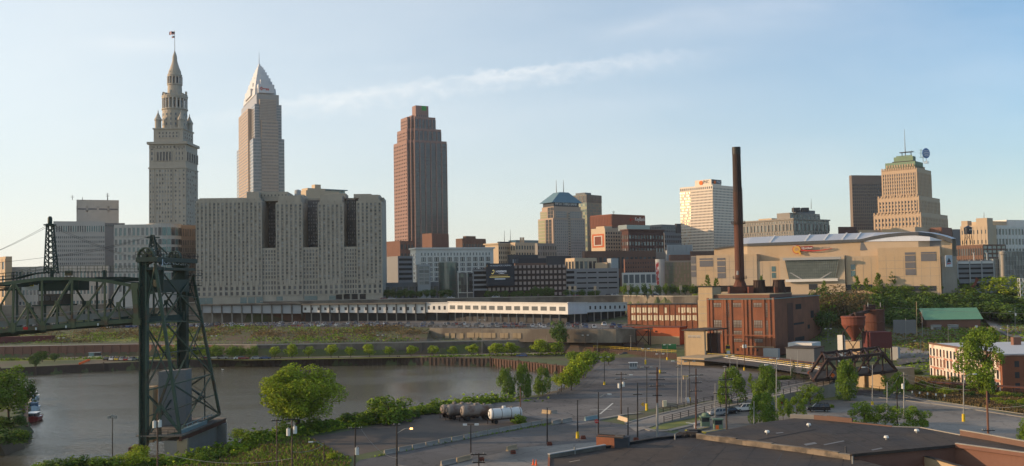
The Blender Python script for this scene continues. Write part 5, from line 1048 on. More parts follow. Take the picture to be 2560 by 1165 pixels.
for i in range(12):
 a0=f.a(1579+i*14.2+(0 if i<6 else .6));
 for j,(y0,y1)in enumerate(((769,782),(788,802))):
  if j==0 and i in(5,):continue
  for k_ in(0,1):
   px=1579+i*13.9+k_*6.6; h=12.5 if(i*2+k_+j)%3 else 14;
   if j==0 and 1668<px<1692:continue
   aa=f.a(px+2.4); q=f.p(aa,-.02); zz0,zz1=zt(px,y0+h,q.y),zt(px,y0,q.y); q.z=(zz0+zz1)/2
   b.wins.append((q,math.atan2(f.r.y,f.r.x),.95,zz1-zz0,'pane_cream',f.r,-f.l,'window'))
pil=b.part('pilaster')
for i in range(13):aa=f.a(1574.6+13.9*i); pil.pp(f.p(min(aa,L_-.4),-.2,8.5),f.r*.35,f.l*.2,V((0,0,ztop_-8.6)),'red_brick')
b.part('coping').pp(f.p(-.3,-.4,ztop_),f.r*(L_+.5),f.l*14.6,V((0,0,.25)),'roof_dark'); b.done()
f=Frame(1553,432,-30,830); L_=f.a(1699); zo1,zo0=zt(1553,818,432),zt(1553,839,432)
b=Bld('loading_shed','long low orange painted shed in front of the brick annex','shed',(*f.p(L_/2,4)[:2],7),'orange_paint')
b.cell(f,0,L_,0,9,3.5,zo1); b.part('plinth').pp(f.p(-.2,-.25,3.5),f.r*(L_+.2),f.l*.25,V((0,0,zo0-3.5)),'tan_concrete'); b.part('roof').pp(f.p(-.2,-.3,zo1),f.r*(L_+.5),f.l*9.4,V((0,0,.3)),'rust_red');
v=b.part('vent')
for px in(1616,1640):aa=f.a(px); v.cyl(f.p(aa,-.3,zo1-1.6),f.p(aa,0,zo1-1.6),.35,m='dark_void')
b.done()
f=Frame(1782,392,50,780); Bq=f.b(1747); z=lambda y:zt(1782,y,392)
b=Bld('conveyor_tower','tall tan concrete conveyor tower against the power plant left corner','tower',(*f.p(2,Bq/2)[:2],6),'tan_concrete'); b.cell(f,0,7,0,Bq,5,z(718)); b.cell(f,1,6,Bq,Bq+.9,5,z(750))
jb=b.part('joint_band')
for y in(735,752,768,785,803):jb.pp(f.p(-.06,-.03,z(y)),f.l*(Bq+.05),f.r*.06,V((0,0,.18)),'concrete')
b.part('roof').pp(f.p(-.2,-.2,z(718)),f.r*7.4,f.l*(Bq+.4),V((0,0,.3)),'roof_dark'); b.done()
f=Frame(1761,366,50,860); Bq=f.b(1711); z=lambda y:zt(1761,y,366)
b=Bld('coal_shed','tan open-sided shed with a flat dark roof in front of the power plant','shed',(*f.p(5,Bq/2)[:2],4),'tan_concrete'); b.cell(f,0,1,0,Bq,3.5,z(829)); b.cell(f,0,15,Bq-.6,Bq,3.5,z(830)); b.cell(f,11,14,1,5,3.5,z(838),'dull_brick'); b.part('roof').pp(f.p(-.4,-.6,z(828)),f.r*17,f.l*(Bq+1.4),V((0,0,.45)),'roof_dark')
b.left(f,0,Bq*.16,Bq*.82,z(846),z(838),3,1,pier=.1,span=.1,g=('pane_grey',),pd=.05,sd=.04); cl_=b.part('column')
for aa in(5,10,15):cl_.bar(f.p(aa,.2,3.5),f.p(aa,.2,z(829)),.35,m='rust_dark')
b.done()
b=Bld('loading_platform','tan stained concrete platform below the open coal shed','platform',(*at(1735,890,352)[:2],3),'tan_concrete'); f=Frame(1760,350,48,880); b.cell(f,0,22,0,f.b(1692),2.9,5.6); b.done()
def polywall(name,label,cat,pts,z0,z1,th,m,rail=None,cap=None,zrail=None):
 t=thing(name,label,cat,(*pts[len(pts)//2][:2],z0)); mb=MB()
 for a,b_ in zip(pts,pts[1:]):
  a0,b0=V((a[0],a[1],z0)),V((b_[0],b_[1],z0)); mb.pp(a0,b0-a0,V((0,th,0)),V((0,0,z1-z0)),m)
  if cap:mb.pp(a0+V((0,-.1,z1-z0)),b0-a0,V((0,th+.2,0)),V((0,0,.2)),cap)
 mb.build('wall',None,t)
 if rail:
  mb=MB()
  for a,b_ in zip(pts,pts[1:]):
   a0,b0=V((a[0],a[1]+.2,z1)),V((b_[0],b_[1]+.2,z1)); n=max(1,int((b0-a0).length/2.4))
   for i in range(n):q=a0.lerp(b0,i/n); mb.bar(q,q+V((0,0,1.1)),.08,m=rail)
   for hh in(.55,1.1):mb.bar(a0+V((0,0,hh)),b0+V((0,0,hh)),.08,m=rail)
  mb.build('railing',None,t)
 return t
rw=[gz(1484,884,3),gz(1560,889,3),gz(1692,898,3)]
polywall('siding_wall','dark timber-faced rail siding wall with a yellow railing behind the parking lot','wall',rw,2.9,5.2,.6,'rust_dark','yellow_paint')
mb=MB()
for a,b_ in zip(rw,rw[1:]):
 for i in range(int((b_-a).length/1.0)):q=a.lerp(b_,i/int((b_-a).length/1.0)); mb.pp((q.x,q.y-.2,2.95),(.42,0,0),(0,.19,0),(0,0,2.2),'tan_concrete' if False else 'wood_pole')
mb.build('timber_facing',None,None,tagd=dict(label='upright timber facing along the rail siding wall',cat='wall facing'))
rw2=[gz(1770,905,3),gz(1850,911,3),gz(1950,925,3),gz(2045,940,3)]
polywall('siding_wall','weathered low concrete rail wall with a yellowish railing running toward the truss bridge','wall',rw2,2.9,5.0,.6,'tan_concrete','yellow_paint')
s_=MB(); P=[gz(1692,898,5.0),gz(1770,903,5),gz(1850,911,5),gz(1950,925,5),gz(2050,942,5),gz(2060,915,5),gz(1960,895,5),(gz(1760,880,5))]
s_.sheet([p+V((0,0,.05))for p in P],'dirt_yard'); struct('rail_bed',s_)
mb=MB()
for k_ in range(4):
 pts=[gz(1800+k_*6,893-k_*3,5.1),gz(1900+k_*8,905-k_*3.2,5.1),gz(2060,925-k_*5,5.1)]
 for a,b_ in zip(pts,pts[1:]):mb.bar(a+V((0,0,.1)),b_+V((0,0,.1)),.14,.18,'trim_white' if k_<2 else 'rust')
mb.build('railway_track',None,None,tagd=dict(label='pale railway rails beside the plant leading to the truss bridge',cat='railway track'))
b=simple('shed','flat dark-roofed low building right of the power plant beside the tracks','building',1965,2035,2060,872,345,55,'mid_grey',z0=4,fin=False,ym=880); b.part('roof').pp(b.fr.p(-.3,-.3,b.z1),b.fr.r*(b.A+.6),b.fr.l*(b.B+.6),V((0,0,.3)),'roof_dark'); b.done()
b=simple('shed','small white curved-roof shed right of the power plant','shed',1970,2030,2052,858,372,55,'white_paint',z0=4,ym=870)
b=simple('shed','small grey lean-to with an open front at the power plant corner','shed',1908,1945,1950,872,366,55,'light_grey',z0=4,ym=880)
dp=MB(); f=Frame(1655,404,-10,870); dp.pp(f.p(0,0,5.2),f.r*5.6,f.l*2.4,V((0,0,1.9)),'dumpster_green')
for i in range(6):dp.pp(f.p(i*1.1,-.12,5.25),f.r*.15,f.l*.12,V((0,0,1.8)),'dumpster_green')
dp.build('dumpster',None,None,tagd=dict(label='green dumpster in front of the tan wall under the orange shed',cat='dumpster'))
t=thing('silo_plant','rusty red conical hopper and round silo on steel legs','silo',(*at(2160,870,340)[:2],5))
Dh=338; S=Dh/2500; q=at(2133,800,Dh); zf=lambda y,px=2133,dd=Dh:zt(px,y,dd)
mb=MB(); mb.lathe((q.x,q.y,0),[(.8,zf(852)),(3*S*2,zf(846)),(28*S,zf(812)),(28.5*S,zf(795)),(30*S,zf(794)),(30*S,zf(791)),(28*S,zf(790)),(.05,zf(790))],20,'rust_red'); mb.build('hopper',None,t)
q2=at(2186,800,Dh+10); mb=MB(); zq=lambda y:zt(2186,y,Dh+10); mb.lathe((q2.x,q2.y,0),[(25*S,zq(828)),(25*S,zq(806)),(25.8*S,zq(805)),(25.8*S,zq(803)),(25*S,zq(802)),(25*S,zq(778)),(26*S,zq(777)),(26*S,zq(774)),(.05,zq(772))],22,'rust'); mb.build('silo',None,t)
mb=MB(); a_=at(2176,868,Dh-6); mb.pp((a_.x,a_.y,zf(868)),(7.2,0,0),(0,7,0),(0,0,zf(829)-zf(868)),'metal_fence_red'); mb.build('enclosure',None,t)
mb=MB()
for px,dd in((2108,333),(2156,333),(2166,345),(2212,340),(2170,333),(2228,333)):
 p_=at(px,850,dd); mb.bar((p_.x,p_.y,4),(p_.x,p_.y,zf(829)),.35,m='rust_dark')
for px,dd in((2108,333),(2156,333)):p_=at(px,850,dd); mb.bar((p_.x,p_.y,zf(829)),(q.x,q.y,zf(800)),.25,m='rust_dark')
pa,pb=at(2108,850,333),at(2156,850,333); mb.bar((pa.x,pa.y,5),(pb.x,pb.y,zf(829)),.2,m='rust_dark'); mb.bar((pb.x,pb.y,5),(pa.x,pa.y,zf(829)),.2,m='rust_dark'); mb.bar((pa.x,pa.y,zf(850)),(pb.x,pb.y,zf(850)),.2,m='rust_dark'); split_build(mb,'leg_frame',t)
mb=MB(); rng=random.Random(3)
for i in range(20):
 t_=2*PI*i/20; mb.bar((q2.x+3.6*math.cos(t_),q2.y+3.6*math.sin(t_),zq(774)),(q2.x+3.6*math.cos(t_),q2.y+3.6*math.sin(t_),zq(766)),.1,m='rust_dark')
mb.lathe((q2.x,q2.y,zq(766)),[(3.6,0),(3.72,.01),(3.6,.1)],20,'rust_dark'); mb.box((q2.x-1.5,q2.y,zq(773)),3.4,2,1.6,'rust_dark'); mb.bar((q.x-1,q.y,zf(790)),(q2.x,q2.y,zq(774)),.9,1.1,'rust_dark'); mb.box((q.x+2,q.y,zf(790)),3,2,1.2,'rust_dark')
for px in(2170,2201):p_=at(px,768,Dh+8); mb.bar((p_.x,p_.y,p_.z),(p_.x,p_.y,p_.z+1.6),.12,m='trim_white')
mb.build('walkway',None,t)
b=simple('shed','white panelled block behind the red enclosure of the silo plant','shed',2094,2108,2113,838,345,50,'white_paint',z0=4,ym=860); b=simple('shed','pale grey-green block right of the silo plant','shed',2226,2245,2250,868,342,50,'light_grey',z0=4,ym=880)
b=simple('shed','tan brick base below the rusty hopper','shed',2108,2150,2160,852,348,50,'tan_wall',z0=4,ym=870)
Dg=425; f=Frame(2451,Dg,78,800); Bq=f.b(2316); Aq=16; z=lambda y,dd=Dg:zt(2451,y,dd)
f=Frame(2451,Dg,84,800); Bq=f.b(2316)
b=Bld('substation_building','long brick building with a bright green metal gable roof on the hillside','building',(*f.p(6,Bq/2)[:2],10),'dull_brick'); ze,zr_=z(796),z(769,Dg+6)
b.cell(f,0,13,0,Bq,8,ze); rf=b.part('roof'); P=lambda a,l_,zz:f.p(a,l_,zz)
rf.poly([P(-.8,-.8,ze-.3),P(-.8,Bq+1,ze-.3),P(6.5,Bq+1,zr_),P(6.5,-.8,zr_)],'roof_green'); rf.poly([P(13.8,-.8,ze-.3),P(6.5,-.8,zr_),P(6.5,Bq+1,zr_),P(13.8,Bq+1,ze-.3)],'roof_green'); b.wall.poly([P(0,0,ze-.02),P(13,0,ze-.02),P(6.5,0,zr_-.2)],'dull_brick'); b.wall.poly([P(0,Bq,ze-.02),P(6.5,Bq,zr_-.2),P(13,Bq,ze-.02)],'dull_brick')
sm=b.part('roof_seam')
for i in range(46):t_=-.8+(Bq+1.6)*i/45; sm.bar(P(-.8,t_,ze-.22),P(6.5,t_,zr_+.08),.09,.12,'roof_green')
b.part('door').pp(f.p(-.08,1.2,9),f.l*1.1,f.r*.08,V((0,0,2.4)),'white_paint'); b.done()
for i,(px,lab)in enumerate(((2340,'left'),(2383,'right'))):
 q=at(px,824,Dg-6); t=thing('transformer','pale grey ribbed electrical cabinet, the %s one in front of the green-roofed building'%lab,'transformer',(q.x,q.y,8.6)); mb=MB(); mb.box((q.x,q.y,8.8),3.4,2.4,3.0,'light_grey'); mb.build('tank',None,t)
 mb=MB()
 for k_ in range(8):mb.box((q.x-1.55+k_*.44,q.y-1.4,9.1),.1,.5,2.3,'galv')
 mb.build('radiator',None,t); mb=MB(); mb.box((q.x,q.y,11.8),3.7,2.7,.4,'galv'); mb.build('lid',None,t)
b=simple('container','long grey trailer container on the grass left of the green-roofed building','container',2233,2290,2293,800,400,70,'mid_grey',z0=9.3,ym=810)
D0,D1=302,258; a_,c_=at(2324,900,D0),at(2500,930,D1); a_.z=c_.z=0; U_=(c_-a_); L_=U_.length; U_.normalize(); N_=V((U_.y,-U_.x,0)); z0=3; zr=12.6
mr=bpy.data.materials.new('peeling_brick'); DM('peeling_brick',(.56,.50,.43),amt=.12,streak=.12,c2=(.29,.10,.06),c2s=.22,c2t=.60)
b=Bld('brick_warehouse','three storey brick warehouse with peeling white paint and arched windows','warehouse',(*(a_+U_*L_/2-N_*10)[:2],3),'peeling_brick')
DEPTH=34; b.wall.pp(a_+V((0,0,2.5)),U_*L_,-N_*DEPTH,V((0,0,zr-2.5)),'peeling_brick')
nb_=19; cw=L_/nb_; ar=b.part('sill')
for j,(zb_,hh)in enumerate(((3.4,1.9),(6.4,2.0),(9.4,1.9))):
 for i in range(nb_):
  q=a_+U_*(cw*(i+.5))+N_*.02; q.z=zb_+hh/2; rot=math.atan2(U_.y,U_.x); b.wins.append((q,rot,1.05,hh,random.choice(('glass_dark','glass_dark','glass_mid','dull_brick')),U_,N_,'window'))
  mb=b.part('window_arch'); k_=6
  pts=[q+U_*(.525*math.cos(PI*s_/k_))+V((0,0,hh/2+.28*math.sin(PI*s_/k_)))+N_*.06 for s_ in range(k_+1)]; mb.poly(pts,'glass_dark')
  ar.pp(q-U_*.65+V((0,0,-hh/2-.16))+N_*.14,U_*1.3,-N_*.14,V((0,0,.15)),'pale_stone'); ar.pp(q-U_*.03+V((0,0,-hh/2))+N_*.1,U_*.06,-N_*.04,V((0,0,hh)),'rust_dark')
bd=b.part('brick_band')
for zz in(5.55,8.6):bd.pp(a_+V((0,0,zz))+N_*.05,U_*L_,-N_*.05,V((0,0,.6)),'band_brick')
rf=b.part('roof'); rf.pp(a_+N_*.1+V((0,0,zr))-U_*.1,U_*(L_+.2),-N_*(DEPTH+.2),V((0,0,.22)),'roof_light'); rf.pp(a_+N_*.15+V((0,0,zr))-U_*.15,U_*(L_+.3),-N_*.5,V((0,0,.5)),'brown_brick')
q=a_+U_*(L_*.28)-N_*20; ch=b.part('chimney'); ch.box((q.x,q.y,zr+.2),2.2,1.6,2.2,'dull_brick')
b.done()
f=Frame(2500,257,0,920); b=Bld('brick_warehouse','plain red brick warehouse side wall at the right edge behind the pale tree','warehouse',(*f.p(10,8)[:2],3),'red_brick'); b.cell(f,.05,34,-1,-.02,2.5,12.3)
b.right(f,1.5,20,-1,3.4,11.8,4,3,pier=.75,span=.45,pd=.03,sd=.02,g=('pane_grey','glass_dark')); b.part('roof').pp(f.p(0,-1.1,12.3),f.r*34.4,f.l*1.0,V((0,0,.25)),'brown_brick'); b.done()
f=Frame(2320,275,-22,930); b=Bld('canopy','rusty low canopy along the foot of the peeling warehouse','canopy',(*f.p(10,0)[:2],3),'rust_dark')
q0,q1=at(2335,945,262),at(2560,965,238); b.wall.pp((q0.x,q0.y,5.2),(q1.x-q0.x+14,q1.y-q0.y,0),(0,4,0),(0,0,.25),'rust'); cl_=b.part('post')
for i in range(10):q=V((q0.x,q0.y,2.9)).lerp(V((q1.x+14,q1.y,2.9)),i/9); cl_.bar(q,q+V((0,.3,2.4)),.2,m='rust_dark')
b.done()
# ------------------------------------------------------------------ rusty through-truss bridge on the right
t=thing('truss_bridge','dark rusty railway truss bridge beyond the parking lot','bridge',(*at(2140,950,265)[:2],3))
def trussplane(P,dst,dm,m,nb=6):
 top=MB(); bot=MB(); web=MB(); (x0,y0,D0),(x1,y1,D1)=P
 lo=[at(x0+(x1-x0)*i/nb,y0+(y1-y0)*i/nb,D0+(D1-D0)*i/nb)for i in range(nb+1)]
 hi=[p+V((0,0,dst))for p in lo]
 for i in range(nb):
  bot.bar(lo[i],lo[i+1],.5,.6,m)
  if 0<i<nb-1:top.bar(hi[i],hi[i+1],.55,.7,m)
 web.bar(lo[0],hi[1],.55,.6,m); web.bar(lo[nb],hi[nb-1],.55,.6,m)
 for i in range(1,nb):
  web.bar(lo[i],hi[i],.3,.35,m)
  j=i+1 if i<nb/2 else i-1
  if 0<j<nb:web.bar(hi[i],lo[j],.35,.35,m)
  if i>0 and i<nb-1:mid=(hi[i]+lo[i+1])/2; web.bar(lo[i],mid,.25,.25,m)
 for p in lo[1:-1]+hi[1:-1]:web.box(p-V((0,0,.5)),1.0,.35,1.0,m)
 return top,bot,web,lo,hi
for k_,(PA,m_)in enumerate((([(2034,952,252),(2242,927,268)],'rust_dark'),([(2024,934,262),(2230,910,279)],'rust_dark'))):
 top,bot,web,lo,hi=trussplane(PA,4.9,0,m_,6)
 top.build('top_chord',None,t); bot.build('bottom_chord',None,t); web.build('web_member',None,t)
 if k_==0:lo0,hi0=lo,hi
mb=MB()
for i in range(7):
 mb.bar(lo0[i],lo[i],.4,.6,'rust_dark')
 if 0<i<6:mb.bar(hi0[i],hi[i],.3,.4,'rust_dark')
 if 0<i<5:mb.bar(hi0[i],hi[i+1],.18,.18,'rust_dark'); mb.bar(hi0[i+1],hi[i],.18,.18,'rust_dark')
mb.build('cross_bracing',None,t)
mb=MB(); mb.poly([lo0[0]+V((0,0,.35)),lo0[6]+V((0,0,.35)),lo[6]+V((0,0,.35)),lo[0]+V((0,0,.35))],'wood_dark'); mb.poly([lo0[0]+V((0,0,.1)),lo0[6]+V((0,0,.1)),lo[6]+V((0,0,.1)),lo[0]+V((0,0,.1))],'wood_dark'); mb.build('deck',None,t)
f=Frame(2212,270,30,950); b=Bld('abutment','tan concrete abutment under the right end of the rusty truss bridge','abutment',(*f.p(1,1)[:2],3),'tan_concrete'); b.cell(f,0,12,0,6,2.5,at(2212,925,270).z); b.cell(f,-1,0,6,13,2.5,at(2170,938,270).z); b.done()
RP=[(1560,1058,3.05),(1640,1037,3.3),(1760,1008,4.0),(1880,984,5.0),(1990,962,5.8),(2085,944,6.6),(2120,938,7.0)]
R2=[(1590,1080,3.05),(1660,1056,3.3),(1780,1026,4.0),(1905,998,5.0),(2010,975,5.8),(2105,954,6.6),(2140,946,7.0)]
L1=[gz(*p)for p in RP]; L2=[gz(*p)for p in R2]
mb=MB(); sw_=MB()
for i in range(6):
 a,b2,c,d=L1[i],L1[i+1],L2[i+1],L2[i]; mb.poly([a+V((0,0,.04)),b2+V((0,0,.04)),c+V((0,0,.04)),d+V((0,0,.04))],'pale_paving')
 for s_,e_ in((a,b2),(d,c)):k0=V((s_.x,s_.y,2.8)); mb.poly([k0,V((e_.x,e_.y,2.8)),e_,s_],'concrete')
 w1,w2=L1[i].lerp(L2[i],.12),L1[i+1].lerp(L2[i+1],.12); sw_.poly([a+V((0,0,.17)),b2+V((0,0,.17)),w2+V((0,0,.17)),w1+V((0,0,.17))],'sidewalk'); sw_.poly([w1+V((0,0,.03)),w2+V((0,0,.03)),w2+V((0,0,.17)),w1+V((0,0,.17))],'sidewalk')
mb.poly([L1[6],L2[6],V((L2[6].x,L2[6].y,2.8)),V((L1[6].x,L1[6].y,2.8))],'concrete'); struct('bridge_road',mb,None,recalc=False); struct('pavement',sw_,None,recalc=False)
for pl_,lab in((L1,'black pipe railing on the far side of the sloping bridge road'),(L2,'black pipe railing on the near side of the sloping bridge road above the lawn')):
 mb=MB(); ps=MB(); t_=thing('road_railing',lab,'railing',pl_[3])
 for a,b2 in zip(pl_[1:],pl_[2:]):
  n=max(1,int((b2-a).length/2.6))
  for i in range(n):q=a.lerp(b2,i/n); ps.bar(q,q+V((0,0,1.35)),.14,m='rail_black')
  for hh in(.5,.9,1.25):mb.bar(a+V((0,0,hh)),b2+V((0,0,hh)),.07,m='rail_black')
 mb.build('rail',None,t_); ps.build('post',None,t_)
# ------------------------------------------------------------------ vertical lift bridge
T=V((5.2,17.5,0))
lb=thing('lift_bridge_tower','tall dark green steel tower of the vertical lift bridge at left','bridge tower',(*at(420,1085,205)[:2],4))
DN=196.0
def np_(px,y,D=DN):return at(px,y,D)
zB=4.4
n_top=np_(362,655); tx=n_top.x; nz=n_top.z
legN=V((np_(360,900).x,DN,0)); legF=legN+T+V((-1.2,0,0)); legF=at(457,800,DN+20); legF.z=0
ftN=at(450,1082,197); ftF=at(549,1035,219); topN=at(388,658,DN-1); topF=at(482,685,DN+21)
zt1=n_top.z
def colm(mb,c,z0,z1,wd=1.7,dp=1.5,m='bridge_green'):
 for dx in(-wd/2+.14,wd/2-.14):mb.pp((c.x+dx-.14,c.y-dp/2,z0),(.28,0,0),(0,dp,0),(0,0,z1-z0),m)
 mb.pp((c.x-wd/2+.3,c.y-.2,z0),(wd-.6,0,0),(0,.4,0),(0,0,z1-z0),'bridge_dark')
 k=z0
 while k<z1-1:mb.bar((c.x-wd/2+.2,c.y-dp/2,k),(c.x+wd/2-.2,c.y-dp/2,k+1.2),.07,m='bridge_dark'); mb.bar((c.x+wd/2-.2,c.y-dp/2,k),(c.x-wd/2+.2,c.y-dp/2,k+1.2),.07,m='bridge_dark'); k+=1.2
mb=MB(); colm(mb,legN,3.2,zt1,1.5); mb.build('column',None,lb); mb=MB(); colm(mb,legF,3.2,zt1,2.0,1.8,'bridge_dark'); mb.build('column',None,lb)
for a,b2 in((topN,ftN),(topF,ftF)):
 mb=MB(); mb.bar(a,b2,.55,.55,'bridge_green'); mb.build('leg',None,lb)
L0,H0=3.5,zt1
def pN(t_):return V((legN.x,legN.y,3.5+(zt1-3.5)*t_))
def pF(t_):return V((legF.x,legF.y,3.5+(zt1-3.5)*t_))
def sN(t_):return ftN.lerp(topN,t_)
def sF(t_):return ftF.lerp(topF,t_)
lv_=[0.0,.30,.485,.665,.83,1.0];
lv_=[0.0,.286,.66,1.0]
def face(name,p,q,X_=True,w_=.25,hz=True,m='bridge_green',lv=lv_):
 mb=MB()
 for i in range(len(lv)-1):
  if X_:mb.bar(p(lv[i]),q(lv[i+1]),w_,m=m); mb.bar(q(lv[i]),p(lv[i+1]),w_,m=m); c_=(p(lv[i])+q(lv[i+1])+q(lv[i])+p(lv[i+1]))/4; mb.box(c_-V((0,0,.35)),.7,.4,.7,m)
  elif i%2==0:mb.bar(p(lv[i]),q(lv[i+1]),w_,m=m)
  else:mb.bar(q(lv[i]),p(lv[i+1]),w_,m=m)
  if hz and i:mb.bar(p(lv[i]),q(lv[i]),w_,m=m)
  hm=(lv[i]+lv[i+1])/2; mb.bar(p(hm),q(hm),w_*.6,m=m)
 mb.build(name,None,lb)
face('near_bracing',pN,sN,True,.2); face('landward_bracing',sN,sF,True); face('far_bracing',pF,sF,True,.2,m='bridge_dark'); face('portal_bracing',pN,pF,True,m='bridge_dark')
mb=MB(); mb.bar(pN(.02),sN(.0),.5,m='bridge_green'); mb.bar(sN(0),sF(0),.5,m='bridge_green');
m_=(pN(.0)+sN(.0))/2+V((0,0,0)); k0=(pN(.18)+sN(.18))/2+V((0,0,.6)); mb.bar(pN(0),k0,.42,m='bridge_green'); mb.bar(sN(0),k0,.42,m='bridge_green'); mb.bar(k0,sN(.36),.42,m='bridge_green'); mb.bar(k0,V((k0.x,k0.y,4)),.5,m='bridge_green'); mb.build('base_bracing',None,lb)
hw=MB(); a_,c_=at(362,732,DN+.6),at(400,732,DN+.6); hw.pp((a_.x,a_.y+.8,np_(362,728).z),(c_.x-a_.x+.4,0,0),(0,.5,0),(0,0,np_(362,668).z-np_(362,728).z),'bridge_dark')
a2=at(432,732,DN+18); c2=at(462,732,DN+18); hw.pp((a2.x,a2.y,zt(432,728,DN+18)),(c2.x-a2.x,0,0),(0,.5,0),(0,0,zt(432,664,DN+18)-zt(432,728,DN+18)),'bridge_dark')
hw.pp((a_.x+.5,a_.y+1,np_(362,732).z),V((c2.x-a_.x-1,c2.y-a_.y-1,0)),V((1.6,-.5,0)),V((0,0,(732-700)*.0795)),'bridge_dark'); hw.build('counterweight',None,lb)
dk=MB(); o_=V((legN.x-1.2,legN.y-1.2,zt1)); ex=V((4.4,-.6,0)); ey=V(((legF-legN).x,(legF-legN).y,0))*1.08
dk.pp(o_,ex,ey,V((0,0,.9)),'bridge_dark'); dk.pp(o_+V((0,0,-1.6))+ey*.04,ex*.96,ey*.92,V((0,0,.5)),'bridge_dark'); dk.build('machinery_deck',None,lb)
gp_=MB(); a3,c3=sN(1)+V((.6,1.0,.2)),sF(1)+V((-.3,-1.0,0)); a3.z=c3.z=zt1-.55; gp_.pp(a3,(c3-a3),V((-.3,.1,0)),V((0,0,1.2)),'bridge_dark'); gpo=gp_.build('fascia_girder',None,lb)
dgf=(c3-a3); text(gpo,'JUNUSIK',a3+dgf*.02+V((.2,-.12,.12))*1.0,dgf,.98,'graffiti_white','graffiti',.05,width=dgf.length*.93)
rl=MB()
def rails(mb,pts,h=1.1,st=1.5,m='rail_black',w_=.07):
 for a,b2 in zip(pts,pts[1:]):
  n=max(1,int((b2-a).length/st))
  for i in range(n+1):q=a.lerp(b2,i/n); mb.bar(q,q+V((0,0,h)),w_,m=m)
  for hh in(h*.5,h):mb.bar(a+V((0,0,hh)),b2+V((0,0,hh)),w_,m=m)
tq=V((0,0,.9)); rails(rl,[o_+tq,o_+ex+tq,o_+ex+ey+tq,o_+ey+tq,o_+tq])
for(px,y)in((490,690),(492,715),(495,790)):
 a=at(470,y,DN+22); b2=at(505,y,DN+22); rl.pp(a,b2-a,V((0,-2,0)),V((0,0,.15)),'bridge_dark'); rails(rl,[a+V((0,-2,.1)),b2+V((0,-2,.1)),b2+V((0,0,.1))])
rl.build('walkway',None,lb)
def sheave(c,R_,ax=V((0,1,0))):
 mb=MB(); n=28; x_=V((1,-.12,0)).normalized(); y_=V((.12,1,0)).normalized()
 for i in range(n):
  t0,t1=2*PI*i/n,2*PI*(i+1)/n; pt=lambda t_,r,d:c+x_*(r*math.cos(t_))+V((0,0,r*math.sin(t_)))+y_*d
  for d0,d1,ri in((-.45,.45,.86),):
   mb.poly([pt(t0,R_,d0),pt(t1,R_,d0),pt(t1,R_,d1),pt(t0,R_,d1)],'bridge_green'); mb.poly([pt(t0,R_*ri,d0),pt(t1,R_*ri,d0),pt(t1,R_,d0),pt(t0,R_,d0)],'bridge_green'); mb.poly([pt(t0,R_*ri,d1),pt(t0,R_,d1),pt(t1,R_,d1),pt(t1,R_*ri,d1)],'bridge_green'); mb.poly([pt(t0,R_*ri,d0),pt(t0,R_*ri,d1),pt(t1,R_*ri,d1),pt(t1,R_*ri,d0)],'bridge_green')
 for i in range(9):t_=2*PI*i/9; mb.bar(c,c+x_*(R_*.9*math.cos(t_))+V((0,0,R_*.9*math.sin(t_))),.22,.4,'bridge_light')
 mb.cyl(c-y_*.8,c+y_*.8,.45,n=12,m='bridge_dark'); o=mb.build('sheave',None,lb,recalc=False)
 mb=MB(); mb.box(c+V((0,0,-R_*.75))-x_*R_*.9,.4,.8,R_*.8,'bridge_dark'); mb.box(c+V((0,0,-R_*.75))+x_*R_*.9,.4,.8,R_*.8,'bridge_dark'); mb.build('bearing_stand',None,lb)
sheave(at(366,640,DN),1.75); sheave(at(437,644,DN+18),1.45)
def lattice(parent,name,b0,t0,wb,wt_,m,n=6,w_=.13):
 mb=MB(); cs=[]
 for i in range(n+1):
  t_=i/n; c=V(b0).lerp(V(t0),t_); h=(wb+(wt_-wb)*t_)/2; cs.append([c+V((sx*h,sy*h,0))for sx,sy in((-1,-1),(1,-1),(1,1),(-1,1))])
 for i in range(n):
  for k in range(4):j=(k+1)%4; mb.bar(cs[i][k],cs[i+1][k],w_*1.4,m=m); mb.bar(cs[i][k],cs[i+1][j],w_,m=m); mb.bar(cs[i+1][k],cs[i+1][j],w_,m=m)
 return mb.build(name,None,parent)
pm0,pm1=at(384,640,DN+6),at(381,588,DN+6); lattice(lb,'mast',pm0,pm1,1.7,.5,'bridge_dark',6)
mb=MB(); tp=pm1;
for e_ in(at(418,635,DN+8),at(400,650,DN+8)):mb.bar(tp-V((0,0,.8)),e_,.22,m='bridge_dark')
mb.bar(at(392,605,DN+6),at(405,640,DN+7),.15,m='bridge_dark'); mb.bar(at(401,617,DN+6),at(396,642,DN+7),.12,m='bridge_dark'); mb.bar(tp-V((1.2,0,.5)),tp+V((1.5,0,-.5)),.25,m='bridge_dark'); mb.build('mast_stay',None,lb)
mb=MB(); mb.bar(pm0+V((.5,-.5,-1.5)),pm0+V((.5,-.5,1.5)),.3,m='trim_white'); mb.build('lamp',None,lb)
sp=thing('lift_bridge_span','dark green riveted truss span of the lift bridge reaching past the left edge','bridge',(*at(170,830,185)[:2],at(170,830,185).z))
DSp=lambda px:182+(px+0)*(196-182)/345
Tt=V((4.2,14.5,0))
lows=[(-118,846),(-40,838),(31,829),(105,824),(180,818),(262,812),(338,806)]
topc=[(-118,727),(-40,715),(35,706),(105,697),(180,696),(262,702),(330,714)]
lowp=[at(x,y-5,DSp(x))for x,y in lows]; topp=[at(x,y,DSp(x))for x,y in topc]
